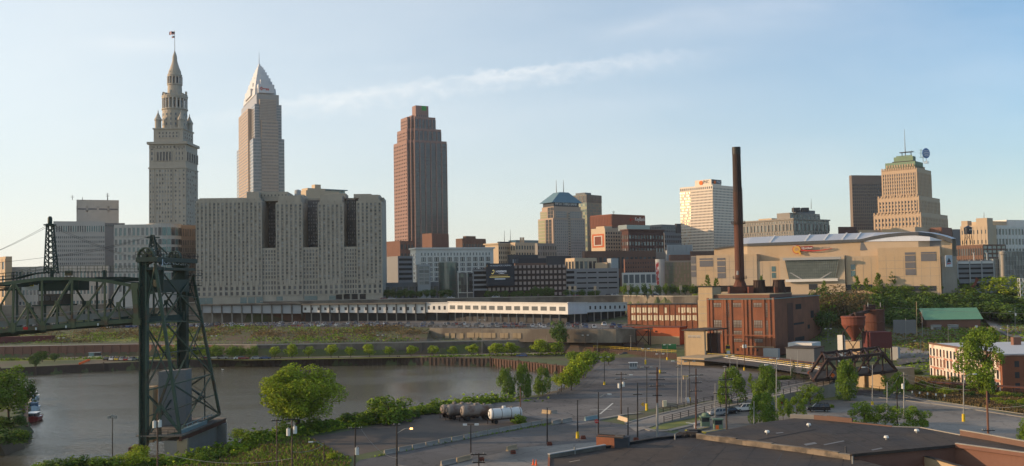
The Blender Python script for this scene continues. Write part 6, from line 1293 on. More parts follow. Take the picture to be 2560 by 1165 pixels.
for k_,off,m_ in((0,V((0,0,0)),'bridge_light'),(1,Tt,'bridge_dark')):
 tc_=MB(); bc=MB(); wb_=MB(); n=len(lowp)
 for i in range(n-1):
  tc_.bar(topp[i]+off,topp[i+1]+off,.5,.6,m_); bc.bar(lowp[i]+off,lowp[i+1]+off,.5,.75,m_)
  mid=(lowp[i]+lowp[i+1])/2;
 for i in range(n):
  wb_.bar(lowp[i]+off,topp[i]+off,.32,m=m_); wb_.box(lowp[i]+off+V((0,0,-.5)),1.2,.6,1.7,m_)
 for i in range(n-1):
  if i<3:a,b2,c=topp[i]+off,lowp[i+1]+off,lowp[i]+off
  else:a,b2,c=topp[i]+off,lowp[i+1]+off,lowp[i]+off
  if i in(0,2):a,b2,c=topp[i]+off,lowp[i+1]+off,lowp[i]+off
  else:a,b2,c=topp[i+1]+off,lowp[i]+off,lowp[i+1]+off
  wb_.bar(a,b2,.36,m=m_); mid=(a+b2)/2; wb_.bar(mid,c,.27,m=m_); lm=(lowp[i]+lowp[i+1])/2+off; wb_.bar(mid,lm,.27,m=m_); wb_.box(mid+V((0,0,-.4)),.75,.5,.8,m_)
 tc_.build('top_chord',None,sp); bc.build('bottom_chord',None,sp); wb_.build('web_member',None,sp)
dk=MB(); d0,d1=lowp[0],lowp[-1]; dk.pp(d0+V((0,.6,.1)),d1-d0,Tt-V((0,1.2,0)),V((0,0,.5)),'bridge_dark'); dk.bar(d0+V((.3,1.4,1.5)),d1+V((.3,1.4,1.5)),.25,1.1,'concrete'); dk.bar(d0+V((.3,1.4,2.7)),d1+V((.3,1.4,2.7)),.12,.12,'galv'); dk.build('deck',None,sp)
cb=MB()
for i in range(len(lowp)):cb.bar(topp[i],topp[i]+Tt,.35,m='bridge_dark'); cb.bar(lowp[i]-V((0,0,.3)),lowp[i]+Tt-V((0,0,.3)),.5,.9,'bridge_dark')
for i in range(len(lowp)-1):cb.bar(topp[i],topp[i+1]+Tt,.2,m='bridge_dark'); cb.bar(topp[i+1],topp[i]+Tt,.2,m='bridge_dark')
cb.build('cross_bracing',None,sp)
wk=MB(); wa=[p+V((0,.5,.9))for p in topp]; wa=[at(-118,712,DSp(-118)),at(35,697,DSp(35)),at(75,686,DSp(75)),at(115,681,DSp(115)),at(345,681,DSp(345))]
for a,b2 in zip(wa,wa[1:]):wk.pp(a,b2-a,V((.4,1.4,0)),V((0,0,.15)),'bridge_dark')
rails(wk,[w_+V((0,0,.1))for w_ in wa],1.15,1.4,'bridge_light'); rails(wk,[w_+V((.4,1.4,.1))for w_ in wa],1.15,1.4,'bridge_dark'); wk.build('walkway',None,sp)
for i,px in enumerate((130,262)):mb=MB(); q=at(px,692,DSp(px)+2); mb.box((q.x,q.y,q.z-.3),.5,.5,1.6,'bridge_dark'); mb.build('walkway_post',None,sp)
mb=MB(); q=at(172,689,DSp(172)+.5); mb.box((q.x,q.y,q.z),1.1,.9,.95,'bridge_light'); mb.build('junction_box',None,sp)
mh=MB(); q0,q1=at(96,728,192),at(196,728,194); mh.pp((q0.x,q0.y,q0.z),(q1.x-q0.x,q1.y-q0.y,0),(0,5,0),(0,0,zt(96,698,192)-q0.z),'bridge_dark'); mh.build('machinery_house',None,sp)
oh=MB(); q0,q1=at(96,762,191),at(158,762,193); oh.pp((q0.x,q0.y,q0.z),(q1.x-q0.x,q1.y-q0.y,0),(0,4,0),(0,0,zt(96,736,191)-q0.z),'dirt_yard'); oho=oh.build('operator_cabin',None,sp)
wn=MB()
for i in range(4):q=at(98+i*15,752,190.9); wn.pp((q.x,q.y,q.z),(.85,.02,0),(0,.1,0),(0,0,.95),'glass_pale' if i==0 else 'glass_dark');
wn.build('window',None,oho); oo=MB(); q=at(80,766,190); q1=at(165,765,192); oo.pp((q.x,q.y,q.z),(q1.x-q.x,q1.y-q.y,0),(0,5,0),(0,0,.25),'bridge_dark'); oo.build('cabin_deck',None,sp)
ps=MB(); q0,q1=at(54,726,191),at(97,726,192); ps.pp((q0.x,q0.y,q0.z),(q1.x-q0.x,q1.y-q0.y,0),(0,.3,0),(0,0,zt(54,702,191)-q0.z),'graffiti_white'); pso=ps.build('painted_panel',None,sp)
text(pso,'RLF',at(58,716,190.9),(1,.03,0),.85,'graffiti_yellow','graffiti',.03,width=2.3)
mb=MB(); q=at(66,824,182); mb.box((q.x,q.y-.3,q.z),.8,.2,.5,'sign_red'); mb.build('navigation_light',None,sp)
mb=MB()
for px,y in((90,825),(165,820),(245,814)):q=at(px,y,DSp(px)-.6); mb.box((q.x,q.y,q.z),.22,.22,.45,'lamp_white')
mb.build('deck_lamp',None,sp)
en=MB(); q=at(338,716,DN-1); q1=at(343,805,DN-1); en.bar(q,q1,.9,m='bridge_light'); en.box(q+V((0,0,-.6)),1.4,1,1.3,'bridge_light'); en.box(q1+V((0,0,-.6)),1.4,1,1.3,'bridge_light'); en.build('end_post',None,sp)
mb0,mb1=at(128,684,190),at(125,560,190); lattice(sp,'mast',mb0,mb1,1.9,.9,'bridge_dark',9,.14)
mb=MB(); mb.box(mb1+V((0,0,-.3)),1.8,1.5,.25,'bridge_dark'); mb.lathe(mb1,[(.3,0),(.42,.2),(.42,1.1),(.3,1.4),(.02,1.5)],10,'bridge_dark'); mb.build('mast_head',None,sp)
def wire(a,b2,sag=.6,r=.03,label=None,name='overhead_wire',m='black_steel',parent=None,n=10,group=None):
 mb=MB(); pts=[a.lerp(b2,i/n)-V((0,0,4*sag*(i/n)*(1-i/n)))for i in range(n+1)]
 for p,q in zip(pts,pts[1:]):mb.cyl(p,q,r,n=4,m=m,cap=False)
 o=mb.build(name,None,parent,recalc=False)
 if parent is None:setp(o,label,'wire',group)
 return o
MT=mb1+V((0,0,0))
for dz in(0,-.35):wire(MT+V((.5,0,dz-.2)),at(345,645+dz*-8,DN),.5,.028,parent=sp,name='cable'); wire(MT+V((-.5,0,dz-.2)),at(-60,650,186),.3,.028,parent=sp,name='cable')
wire(at(380,588,DN+6),at(140,642,190),.6,.028,parent=lb,name='cable'); wire(at(380,590,DN+6),at(-30,658,186),.8,.028,parent=lb,name='cable')
f=V((1,0,0))
pier=thing('bridge_pier','weathered concrete pier and platform under the lift bridge tower','bridge pier',(*at(450,1100,200)[:2],0))
q0,q1=at(360,1045,208),at(464,1040,211); mb=MB(); mb.pp((q0.x+3.0,q0.y,2),(q1.x-q0.x-3.0,q1.y-q0.y,0),(0,4,0),(0,0,zt(400,928,209)-2),'pier_grey'); mb.build('inner_pier',None,pier)
mb=MB(); mb.pp((q0.x,q0.y-1.2,2),(2.2,.1,0),(0,3,0),(0,0,zt(370,963,211)-2),'tan_concrete'); mb.build('pier_buttress',None,pier)
pe=V((ftF.x-ftN.x,ftF.y-ftN.y,0)); pc=V((ftN.x,ftN.y,0)); mb=MB()
mb.pp(V((pc.x+.1,pc.y-1.6,-.6)),pe*1.04,V((-2.8,.6,0)),V((0,0,4.6)),'concrete'); mb.pp(V((pc.x,pc.y-1.8,-.6)),V((1.9,.2,0)),V((-.5,2.4,0)),V((0,0,4.8)),'tan_concrete'); mb.pp(V((pc.x,pc.y-1.8,-.6))+pe*.98,V((2.0,.2,0)),V((-.5,2.4,0)),V((0,0,4.7)),'concrete'); mb.build('abutment_wall',None,pier)
mb=MB(); mb.pp(V((pc.x+1.0,pc.y-2.4,4.05)),pe*1.14,V((-.5,.2,0)),V((0,0,.95)),'rust'); mb.pp(V((pc.x+1.2,pc.y-2.6,4.9)),pe*1.14,V((-9.2,1.0,0)),V((0,0,.25)),'old_concrete'); mb.build('platform',None,pier)
mb=MB(); a_=V((pc.x+1.4,pc.y-2.2,5.15)); rails(mb,[a_+pe*.2+V((-2,0,0)),a_+pe*.95+V((-2,0,0))],1.2,2.5,'trim_blue',.14); mb.pp(a_+pe*.1+V((-1,0,-.05)),pe*.6,V((-.8,0,0)),V((0,0,.8)),'trim_blue'); rails(mb,[V((legN.x,legN.y-1,5.15)),a_+V((-.5,0,0))],1.1,1.2,'rail_black',.07); mb.build('railing',None,pier)
q=at(334,1110,194); mb=MB(); mb.pp((q.x-1,q.y,-.5),(2.4,0,0),(0,4,0),(0,0,3.6),'rust'); mb.build('rusty_fender',None,pier)
st=MB()
for k_ in range(3):
 a,b2=at(470,1020-k_*26,216),at(512,992-k_*26,216)
 if k_%2:a,b2=V((b2.x,b2.y,a.z)),V((a.x,a.y,b2.z))
 st.bar(a,b2,.8,.25,'bridge_dark'); st.bar(a+V((0,-.4,1)),b2+V((0,-.4,1)),.07,m='rail_black')
for px in(470,512):q=at(px,1040,216); st.bar((q.x,q.y,4.5),(q.x,q.y,at(px,920,216).z),.22,m='bridge_dark')
st.build('stair',None,lb)
b=simple('stone_pier','old stone block pier on the far bank beside the lift bridge deck','pier',286,290,345,832,500,5,'concrete',z0=7.5,ym=845)
mb=MB(); q0,q1=at(-40,848,470),at(128,843,478); mb.pp((q0.x,q0.y,8),(q1.x-q0.x,q1.y-q0.y,0),(0,4,0),(0,0,3.4),'metal_fence_red'); mb.build('freight_barrier',None,None,tagd=dict(label='long dull red painted wall on the grass slope at far left',cat='wall'))
# ------------------------------------------------------------------ foreground rooftops
fg=Bld('brick_building','low brick building with a flat black tar roof and parapets in the foreground','building',(25,120,3),'red_brick')
zA=12.0; zBr=12.45
RA=[(1370,1146),(1510,1122),(1640,1100),(1742,1090),(1870,1107),(2000,1124),(2110,1140),(2300,1190),(2400,1260),(1380,1260)]
PA=[gz(x,y,zA)for x,y in RA]
fg.wall.prism([(p.x,p.y)for p in PA],2.9,zA,'red_brick')
ra=fg.part('roof'); ra.poly([p+V((0,0,.03))for p in PA],'roof_dark')
def parapet(mb,px,z,h,w_,m,cap=None,jag=0,dz=0):
 P=[gz(x,y,z+dz)-V((0,0,dz))for x,y in px]
 for a,b2 in zip(P,P[1:]):
  d=b2-a; n_=V((d.y,-d.x,0)).normalized()*w_; n=max(1,int(d.length/1.6))if jag else 1
  for i in range(n):
   hh=h+(random.uniform(-jag,jag)if jag else 0); mb.pp(a+d*(i/n)-V((0,0,.05)),d/n,n_,V((0,0,hh)),m)
   if cap:mb.pp(a+d*(i/n)+V((0,0,hh-.05))-n_*.15,d/n,n_*1.3,V((0,0,.1)),cap)
pp_=fg.part('parapet')
parapet(pp_,[(1370,1146),(1510,1122)],zA,.55,.35,'old_concrete','light_grey'); parapet(pp_,[(1510,1122),(1640,1100),(1700,1094)],zA,.35,.3,'black','roof_dark')
parapet(pp_,[(1365,1260),(1370,1146)],zA,.2,.25,'red_brick')
cm=fg.part('chimney_block'); q=gz(1491,1118,zA); q1=gz(1536,1121,zA); dv=q1-q; dv.z=0
cm.pp((q.x,q.y,zA-2),dv,V((.4,1.8,0)),V((0,0,3.35)),'red_brick'); cm.pp((q1.x+.01,q1.y,zA),V((1.9,.35,0)),V((.3,1.5,0)),V((0,0,1.35)),'dark_grey'); cm.pp((q1.x,q1.y,zA+1.35),V((1.2,.3,0)),V((.3,1.5,0)),V((0,0,.1)),'old_concrete')
for t_ in(0,1):cm.pp((q.x,q.y,zA+1.35)if t_==0 else(q.x+.35,q.y+1.5,zA+1.35),dv*1.5,V((.05,.22,0)),V((0,0,.14)),'roof_dark')
vp=fg.part('vent_pipe')
for px,y,h in((1437,1136,.9),(1688,1100,.8),(2132,1160,.9)):q=gz(px,y,zA); vp.cyl(q,q+V((0,0,h)),.11,n=8,m='galv')
wn_=fg.part('green_window'); q=gz(1379,1162,zA-.9); wn_.pp((q.x,q.y-.3,q.z-1.6),(2.6,-.9,0),(0,.1,0),(0,0,1.7),'roof_green')
sm_=fg.part('roof_seam'); rs=random.Random(6)
for i in range(9):
 a,b2=gz(1380+i*90,1195,zA+.04),gz(1560+i*70,1090,zA+.04); n=40
 for k_ in range(n):
  p0,p1=a.lerp(b2,k_/n),a.lerp(b2,(k_+1)/n)
  if inside(p0.x,p0.y,PA)and inside(p1.x,p1.y,PA)and rs.random()<.8:sm_.poly([p0-V((.05,0,0)),p0+V((.05,0,0)),p1+V((.05,0,0)),p1-V((.05,0,0))],'black' if i%3 else 'dark_grey')
md=fg.part('roof_debris'); rng=random.Random(5)
for i in range(26):px=rng.uniform(1695,1752); q=gz(px,1091+rng.uniform(-2,3),zA); s_=rng.uniform(.25,.6)*(1.6 if 1715<px<1740 else 1); md.box((q.x,q.y,q.z),s_*1.8,s_,s_*.9,'roof_dark',rng.uniform(0,3))
fg.done()
fb_=Bld('brick_building','wide low building with a patched dark roof and a brick courtyard wall at lower right','building',(45,125,3),'brown_brick')
RB=[(1745,1086),(1830,1072),(1905,1057),(1985,1046),(2035,1049),(2130,1058),(2230,1070),(2300,1072),(2400,1091),(2480,1105),(2600,1128),(2640,1160),(2560,1142),(2388,1117),(2130,1141),(2240,1166),(2110,1138),(2000,1122),(1870,1105)]
RB=[(1745,1088),(1830,1072),(1905,1057),(1985,1046),(2035,1049),(2130,1058),(2230,1068),(2300,1070),(2400,1089),(2480,1103),(2620,1130),(2620,1148),(2388,1116),(2130,1140),(2100,1136),(2000,1121),(1870,1105)]
PB=[gz(x,y,zBr)for x,y in RB]; fb_.wall.prism([(p.x,p.y)for p in PB],2.9,zBr,'dull_brick'); fb_.part('roof').poly([p+V((0,0,.03))for p in PB],'roof_dark')
pp_=fb_.part('parapet'); parapet(pp_,[(1745,1088),(1870,1105),(2000,1121),(2100,1136),(2130,1140)],zBr-.6,.85,.4,'parapet_stone','old_concrete',.09,.6); parapet(pp_,[(2620,1130),(2480,1103),(2400,1089)],zBr,.75,.35,'brown_brick','concrete'); parapet(pp_,[(2230,1068),(2160,1061),(2130,1058)],zBr,.25,.3,'brown_brick'); parapet(pp_,[(2130,1058),(2035,1049)],zBr,.75,.35,'brown_brick',None,.06); parapet(pp_,[(2035,1047),(1975,1045)],zBr,.6,.35,'concrete',None,.05); parapet(pp_,[(2400,1089),(2300,1070),(2230,1068)],zBr,.18,.3,'concrete')
parapet(pp_,[(2388,1117.5),(2130,1141.5)],zBr,.35,.3,'roof_dark'); parapet(pp_,[(2620,1149.5),(2388,1117.5)],zBr,.45,.35,'dull_brick','concrete')
vc=fb_.part('roof_vent')
for px,y in((1918,1086),(2022,1068),(2292,1083),(2216,1100)):
 q=gz(px,y,zBr); vc.cyl(q,q+V((0,0,.3)),.12,n=8,m='galv'); vc.cyl(q+V((0,0,.3)),q+V((0,0,.55)),.34,.26,10,'lamp_white')
for px,y,h in((2115,1137,1.0),):q=gz(px,y,zBr); vc.cyl(q,q+V((0,0,h)),.12,n=8,m='dark_grey')
pt_=fb_.part('roof_patch')
for(x0,y0,x1,y1,w_,m)in((1895,1100,2040,1073,.25,'black'),(2012,1112,2040,1107,.6,'mid_grey'),(1740,1068,1760,1067,.3,'concrete'),(1940,1083,1958,1081,.35,'mid_grey'),(2180,1125,2205,1120,.3,'mid_grey'),(2060,1112,2110,1102,.3,'mid_grey')):
 a,b2=gz(x0,y0,zBr+.06),gz(x1,y1,zBr+.06); n_=V((0,w_,0)); pt_.poly([a-n_,b2-n_,b2+n_,a+n_],m)
sm_=fb_.part('roof_seam'); rs=random.Random(8)
for i in range(16):
 x0=1800+i*48; a,b2=gz(x0,1150,zBr+.04),gz(x0-300+i*4,1030,zBr+.04); n=40
 for k_ in range(n):
  p0,p1=a.lerp(b2,k_/n),a.lerp(b2,(k_+1)/n)
  if inside(p0.x,p0.y,PB)and inside(p1.x,p1.y,PB)and rs.random()<.8:sm_.poly([p0-V((.05,0,0)),p0+V((.05,0,0)),p1+V((.05,0,0)),p1-V((.05,0,0))],'black' if i%3 else 'dark_grey')
fb_.part('lower_roof').poly([gz(x,y,10.2)for x,y in((2100,1150),(2388,1134),(2650,1180),(2650,1300),(2100,1300))],'roof_dark'); cw2=fb_.part('court_wall')
parapet(cw2,[(2110,1170),(2230,1145),(2340,1175),(2420,1200)],10.2,1.4,.4,'tan_concrete','roof_dark')
fb_.done()
t=thing('steel_trestle','dark braced steel trestle under the right end of the upper parking lot','trestle',(48,420,6)); mb=MB()
for x in(45.5,51,57):
 for y in(419,425):mb.bar((x,y,5.5),(x,y,12.9),.4,m='rust_dark')
for x in(45.5,51):mb.bar((x,419,6),(x+5.5,419,12.6),.25,m='rust_dark'); mb.bar((x+5.5,419,6),(x,419,12.6),.25,m='rust_dark')
mb.bar((45,419,12.7),(58,419,12.7),.6,m='old_concrete'); mb.build('frame',None,t)
# ------------------------------------------------------------------ trees
TREE={}
def crown_mesh(seed,kind,n,ls):
 rg=random.Random(seed); bl=[]
 if kind=='round':
  for i in range(26):
   u=V((rg.gauss(0,1),rg.gauss(0,1),rg.gauss(0,1))).normalized(); rr=rg.uniform(.5,1.0); r=rg.uniform(.10,.18)
   bl.append((V((u.x*.39*rr,u.y*.39*rr,.55+u.z*.33*rr)),r))
  bl.append((V((0,0,.5)),.26))
 elif kind=='bigk':
  for i in range(80):
   u=V((rg.gauss(0,1),rg.gauss(0,1),rg.gauss(0,1))).normalized(); rr=rg.uniform(.5,1.0); r=rg.uniform(.07,.14); bl.append((V((u.x*.43*rr,u.y*.43*rr,.50+u.z*(.42 if u.z>0 else .36)*rr)),r))
  bl.append((V((0,0,.5)),.24))
 elif kind=='spread':
  for i in range(30):
   t_=rg.uniform(0,2*PI); rr=math.sqrt(rg.random())*.43; bl.append((V((rr*math.cos(t_),rr*math.sin(t_),rg.uniform(.32,.90)-rr*.35)),rg.uniform(.09,.15)))
 elif kind=='column':
  for i in range(26):
   z=rg.uniform(.12,.92); e=.52*math.sin(PI*min(1,(z*.80+.2)))**.55*(1 if z<.6 else 1-(z-.6)*.8); t_=rg.uniform(0,2*PI); r=rg.uniform(.12,.20)
   bl.append((V((e*.75*math.cos(t_),e*.75*math.sin(t_),z)),r))
 elif kind=='cone':
  for i in range(34):
   z=rg.uniform(.10,.97); e=.42*(1-z)+.02; t_=rg.uniform(0,2*PI); bl.append((V((e*.7*math.cos(t_),e*.7*math.sin(t_),z)),.04+.10*(1-z)))
 elif kind=='feather':
  for i in range(46):
   z=.22+.76*(i/46); e=.46*(1-(z-.2)*1.05); t_=rg.uniform(0,2*PI)
   for k in range(3):f_=.35+.3*k; bl.append((V((e*f_*math.cos(t_),e*f_*math.sin(t_),z+.03*k)),.035))
 elif kind=='open':
  for i in range(60):
   z=rg.uniform(.22,.95); e=.44*math.sin(PI*min(.98,(z-.18)/.86))**.7; t_=rg.uniform(0,2*PI); rr=rg.uniform(.3,1); bl.append((V((e*rr*math.cos(t_),e*rr*math.sin(t_),z)),rg.uniform(.06,.11)))
 elif kind=='bush':
  for i in range(20):
   t_=rg.uniform(0,2*PI); rr=math.sqrt(rg.random())*.4; bl.append((V((rr*math.cos(t_),rr*math.sin(t_),rg.uniform(.15,.75)*(1-rr*.8))),rg.uniform(.12,.2)))
 v=[]; f=[]; W=[r**2 for _,r in bl]; asp=1
 ch=rg.choices(range(len(bl)),weights=W,k=n)
 for i in ch:
  c,r=bl[i]; d=V((rg.gauss(0,1),rg.gauss(0,1),rg.gauss(0,1)+.15)).normalized(); p=c+d*(r*(.55+.5*math.sqrt(rg.random())))
  if p.z<.02:continue
  nn=(d+V((rg.gauss(0,.6),rg.gauss(0,.6),rg.gauss(0,.6)+.4))).normalized(); a=nn.orthogonal().normalized(); a.rotate(Matrix.Rotation(rg.uniform(0,6.28),3,nn)); b_=nn.cross(a); s_=ls*rg.uniform(.6,1.35); k=len(v)
  for x,y in((-.5,0),(0,-.34),(.55,0),(0,.34)):q=p+a*(x*s_*2)+b_*(y*s_*2); v.append((q.x,q.y,q.z))
  f.append((k,k+1,k+2,k+3))
 me=bpy.data.meshes.new('crown'); me.from_pydata(v,[],f); return me
def trunk_mesh(seed,kind,h=.55,r=.022,multi=1):
 rg=random.Random(seed); mb=MB()
 for k in range(multi):
  p=V((rg.uniform(-.03,.03)*(multi>1),rg.uniform(-.03,.03)*(multi>1),-.01)); q=V((rg.uniform(-.06,.06)*multi,rg.uniform(-.06,.06)*multi,h)); m_=p.lerp(q,.5)+V((.01,.01,0)); mb.cyl(p,m_,r*1.15,r*.8,7); mb.cyl(m_,q,r*.8,r*.45,7)
  for i in range(6 if kind not in('bush',)else 3):
   s0=m_.lerp(q,rg.random()); t_=rg.uniform(0,6.28); l=rg.uniform(.12,.28); mb.cyl(s0,s0+V((l*math.cos(t_),l*math.sin(t_),rg.uniform(.1,.28))),r*.4,r*.12,5)
 me=bpy.data.meshes.new('trunk'); me.from_pydata(mb.v,[],mb.f); me.materials.append(M['bark']); return me
def tree_proto(key,kind,n,ls,leaf,th=.5,tr=.022,multi=1,nv=3):
 TREE[key]=[]
 for s_ in range(nv):
  cm_=crown_mesh(hash(kind)%1+s_*17+len(TREE)*101,kind,n,ls); cm_.materials.append(M[leaf]); TREE[key].append((cm_,trunk_mesh(s_,kind,th,tr,multi)))
tree_proto('street','round',1900,.034,'leaf_bright',.42,.02); tree_proto('street_mid','round',1500,.034,'leaf_mid',.42,.02)
tree_proto('oak','round',4500,.022,'leaf_mid',.45,.022); tree_proto('darkoak','round',1500,.033,'leaf_dark',.4,.025); tree_proto('midoak','round',1500,.033,'leaf_mid',.4,.025)
tree_proto('column','column',8000,.021,'leaf_oval',.35,.02); tree_proto('cone','cone',1500,.02,'conifer',.5,.02)
tree_proto('feather','feather',3000,.022,'leaf_mid',.9,.012); tree_proto('feathermid','feather',2600,.022,'leaf_mid',.9,.012)
tree_proto('spread','spread',4200,.022,'leaf_mid',.45,.018); tree_proto('spread_bright','spread',1700,.03,'leaf_bright',.45,.02); tree_proto('pale','open',12000,.014,'leaf_mid',.8,.016,2,2); tree_proto('brown','spread',2200,.018,'leaf_brown',.6,.025)
tree_proto('bush','bush',1300,.04,'leaf_mid',.3,.02); tree_proto('bushdark','bush',1300,.04,'leaf_dark',.3,.02); tree_proto('bushbright','bush',1300,.035,'leaf_bright',.3,.02); tree_proto('big','bigk',24000,.0125,'leaf_bright',.42,.03,1,1); tree_proto('bushpale','bush',2600,.03,'leaf_mid',.4,.02,2,1)
tr_rng=random.Random(21)
def tree(key,px,yb,w_px,yt,label,group=None,z=3.0,D=None,name='tree',cat='tree'):
 q=gz(px,yb,z)if D is None else at(px,yb,D)
 if D is not None and z!=3.0:q.z=z
 D_=q.y; h=zt(px,yt,D_)-q.z; w_=w_px*D_/2500/.92; cm_,tm_=tr_rng.choice(TREE[key])
 t=thing(name,label,cat,q,group); t.rotation_euler=(0,0,tr_rng.uniform(0,6.28)); t.scale=(w_,w_,h)
 for nm,me in(('crown',cm_),('trunk',tm_)):o=bpy.data.objects.new(nm,me); col.objects.link(o); o.parent=t; WL[o.name]=q
 return t
ORD=['first','second','third','fourth','fifth','sixth','seventh','eighth','ninth','tenth','eleventh','twelfth','thirteenth','fourteenth','fifteenth','sixteenth','seventeenth','eighteenth','nineteenth','twentieth','twenty-first','twenty-second','twenty-third','twenty-fourth','twenty-fifth','twenty-sixth','twenty-seventh','twenty-eighth','twenty-ninth','thirtieth']+['number %d'%i for i in range(31,90)]
tree('big',745,1082,212,900,'largest bright green tree standing on the near river bank in the middle')
tree('bushpale',975,1056,118,962,'soft olive green rounded tree on the near bank right of the largest tree')
for px,yt,yb,w_,l in((1266,922,996,42,'leftmost of three dark green oval trees at the lot edge'),(1309,911,994,40,'tallest middle one of three dark green oval trees at the lot edge'),(1356,918,988,40,'rightmost of three dark green oval trees at the lot edge')):tree('column',px,yb,w_,yt,l,'three oval trees by the river')
for i,(px,yt,yb,w_,k)in enumerate(((1403,922,978,50,'spread_bright'),(1428,906,976,60,'street'),(1447,890,962,58,'street'),(1458,876,945,62,'street'),(1472,868,925,60,'street_mid'),(1440,872,925,56,'street_mid'))):tree(k,px,yb,w_,yt,'%s yellow-green tree from the front in the clump at the inner river corner'%ORD[i],'trees at the inner river corner')
tree('street_mid',1522,912,48,876,'small round tree alone on the far side of the parking lot'); tree('darkoak',1400,862,62,797,'dark green tree growing out of the weathered wall below the upper parking lot',D=414,z=5)
xs=[522,545,580,601,632,686,730,772,828,876,924,973,1028,1083,1133,1184,1240,1278,1352,1390]
for i,px in enumerate(xs):
 k='street' if px>650 else 'street_mid'; h=tr_rng.uniform(30,38)+(10 if px>1220 else 0)+(2 if px<610 else 0); tree(k,px,895-(hor(560)-0)*0+(3 if px>1330 else 0),h*1.03+(6 if px>1220 else 0),894-h,'%s small green tree from the left in the row along the far riverside road'%ORD[i],'trees along the far riverside road',z=3.1,D=418 if px<1220 else 408)
for px,yt,yb,w_,l in((88,880,921,34,'dark green tree left of its neighbours on the far bank park'),(106,872,905,36,'dark round tree behind the leftmost park tree on the far bank'),(136,881,905,25,'small dark lollipop tree on the far bank lawn')):tree('darkoak',px,yb,w_,yt,l)
tree('midoak',450,893,60,850,'green tree seen through the lift bridge tower legs',z=3.1,D=425); tree('street_mid',500,893,50,855,'green tree just right of the lift bridge tower on the far bank',z=3.1,D=425); tree('street_mid',415,893,50,858,'green tree seen behind the left tower column on the far bank',z=3.1,D=425)
for px,yt,yb,w_,k,l in((22,912,1058,130,'oak','big leafy tree at the left edge beside the moored boats'),(-30,930,1070,120,'oak','big leafy tree cut by the left edge of the view'),(60,935,1030,60,'darkoak','smaller dark tree above the white boat at left')):tree(k,px,yb,w_,yt,l)
for i,(px,yt,yb,w_,k)in enumerate(((20,1060,1108,90,'bushdark'),(-20,1055,1108,90,'bushdark'),(50,1062,1108,50,'bush'),(35,1030,1068,60,'bushdark'),(5,1035,1070,60,'bush'))):tree(k,px,yb,w_,yt,'%s bush counted from the water on the left edge bank'%ORD[i],'bushes on the left edge bank',name='bush',cat='bush')
near=lambda px,L:next(t for x,t in L if px<x)
SHL=[(150,'at the bottom left corner'),(260,'left of the floodlight pole'),(330,'right of the floodlight pole'),(400,'below the tower left column'),(480,'in front of the bridge pier'),(570,'at the pier right end'),(640,'between the pier and the largest tree'),(700,'left of the largest tree trunk'),(780,'under the largest tree'),(850,'just right of the largest tree'),(930,'left of the olive tree'),(1010,'around the olive tree'),(1060,'right of the olive tree'),(1120,'behind the leftmost tank trailer'),(1180,'behind the tank trailers'),(9999,'left of the three oval trees')]
bs=random.Random(9); sh=[gz(x,y,3)for x,y in[(60,1215),(200,1170),(330,1146),(430,1131),(570,1110),(700,1097),(870,1064),(1000,1044),(1100,1024),(1240,1003)]]
n=0
for a,b2 in zip(sh,sh[1:]):
 d=b2-a; m_=max(1,int(d.length/4.2))
 for i in range(m_):
  if 385<1280+2500*((a+d*(i/m_)).x/(a+d*(i/m_)).y)<572 and bs.random()<.8:continue
  q=a+d*((i+bs.random()*.5)/m_)+V((bs.uniform(-1,1),bs.uniform(-2.6,.4),0)); s_=bs.uniform(2.2,4.4); k=bs.choice(('bush','bush','bushbright','bushdark')); cm_,tm_=bs.choice(TREE[k])
  px_=1280+2500*(q.x/q.y);
  t=thing('bush','%s %s shrub on the near river bank %s'%('large' if s_>3.4 else 'low',{'bush':'green','bushbright':'bright green','bushdark':'dark green'}[k],near(px_,SHL)),'bush',(q.x,q.y,H(q.x,q.y)-.1 if not inside(q.x,q.y,RIVW)else 1.5),'shrubs along the near river bank'); n+=1; t.scale=(s_*1.5,s_*1.4,s_*bs.uniform(.7,1.1)); t.rotation_euler=(0,0,bs.uniform(0,6))
  for nm,me in(('crown',cm_),('trunk',tm_)):o=bpy.data.objects.new(nm,me); col.objects.link(o); o.parent=t; WL[o.name]=q
for i,(px,yt,yb,w_,k)in enumerate(((160,1135,1180,90,'bushdark'),(120,1140,1185,80,'bush'),(260,1130,1170,90,'bush'),(330,1118,1160,80,'bushbright'),(350,1100,1150,50,'bushbright'),(830,1118,1150,36,'bushbright'),(500,1125,1160,40,'bushpale'),(600,1062,1100,50,'bushbright'),(1085,995,1030,50,'bush'),(1110,1000,1032,60,'bush'),(1300,1030,1062,42,'bush'),(1070,1000,1035,45,'bush'),(1140,1005,1030,50,'bush'),(640,1070,1105,70,'bush'),(910,1020,1062,60,'bush'),(1030,1015,1045,40,'bushdark'))):tree(k,px,yb,w_,yt,'%s larger shrub scattered on the near ground'%ORD[i],'larger shrubs on the near bank',name='bush',cat='bush')
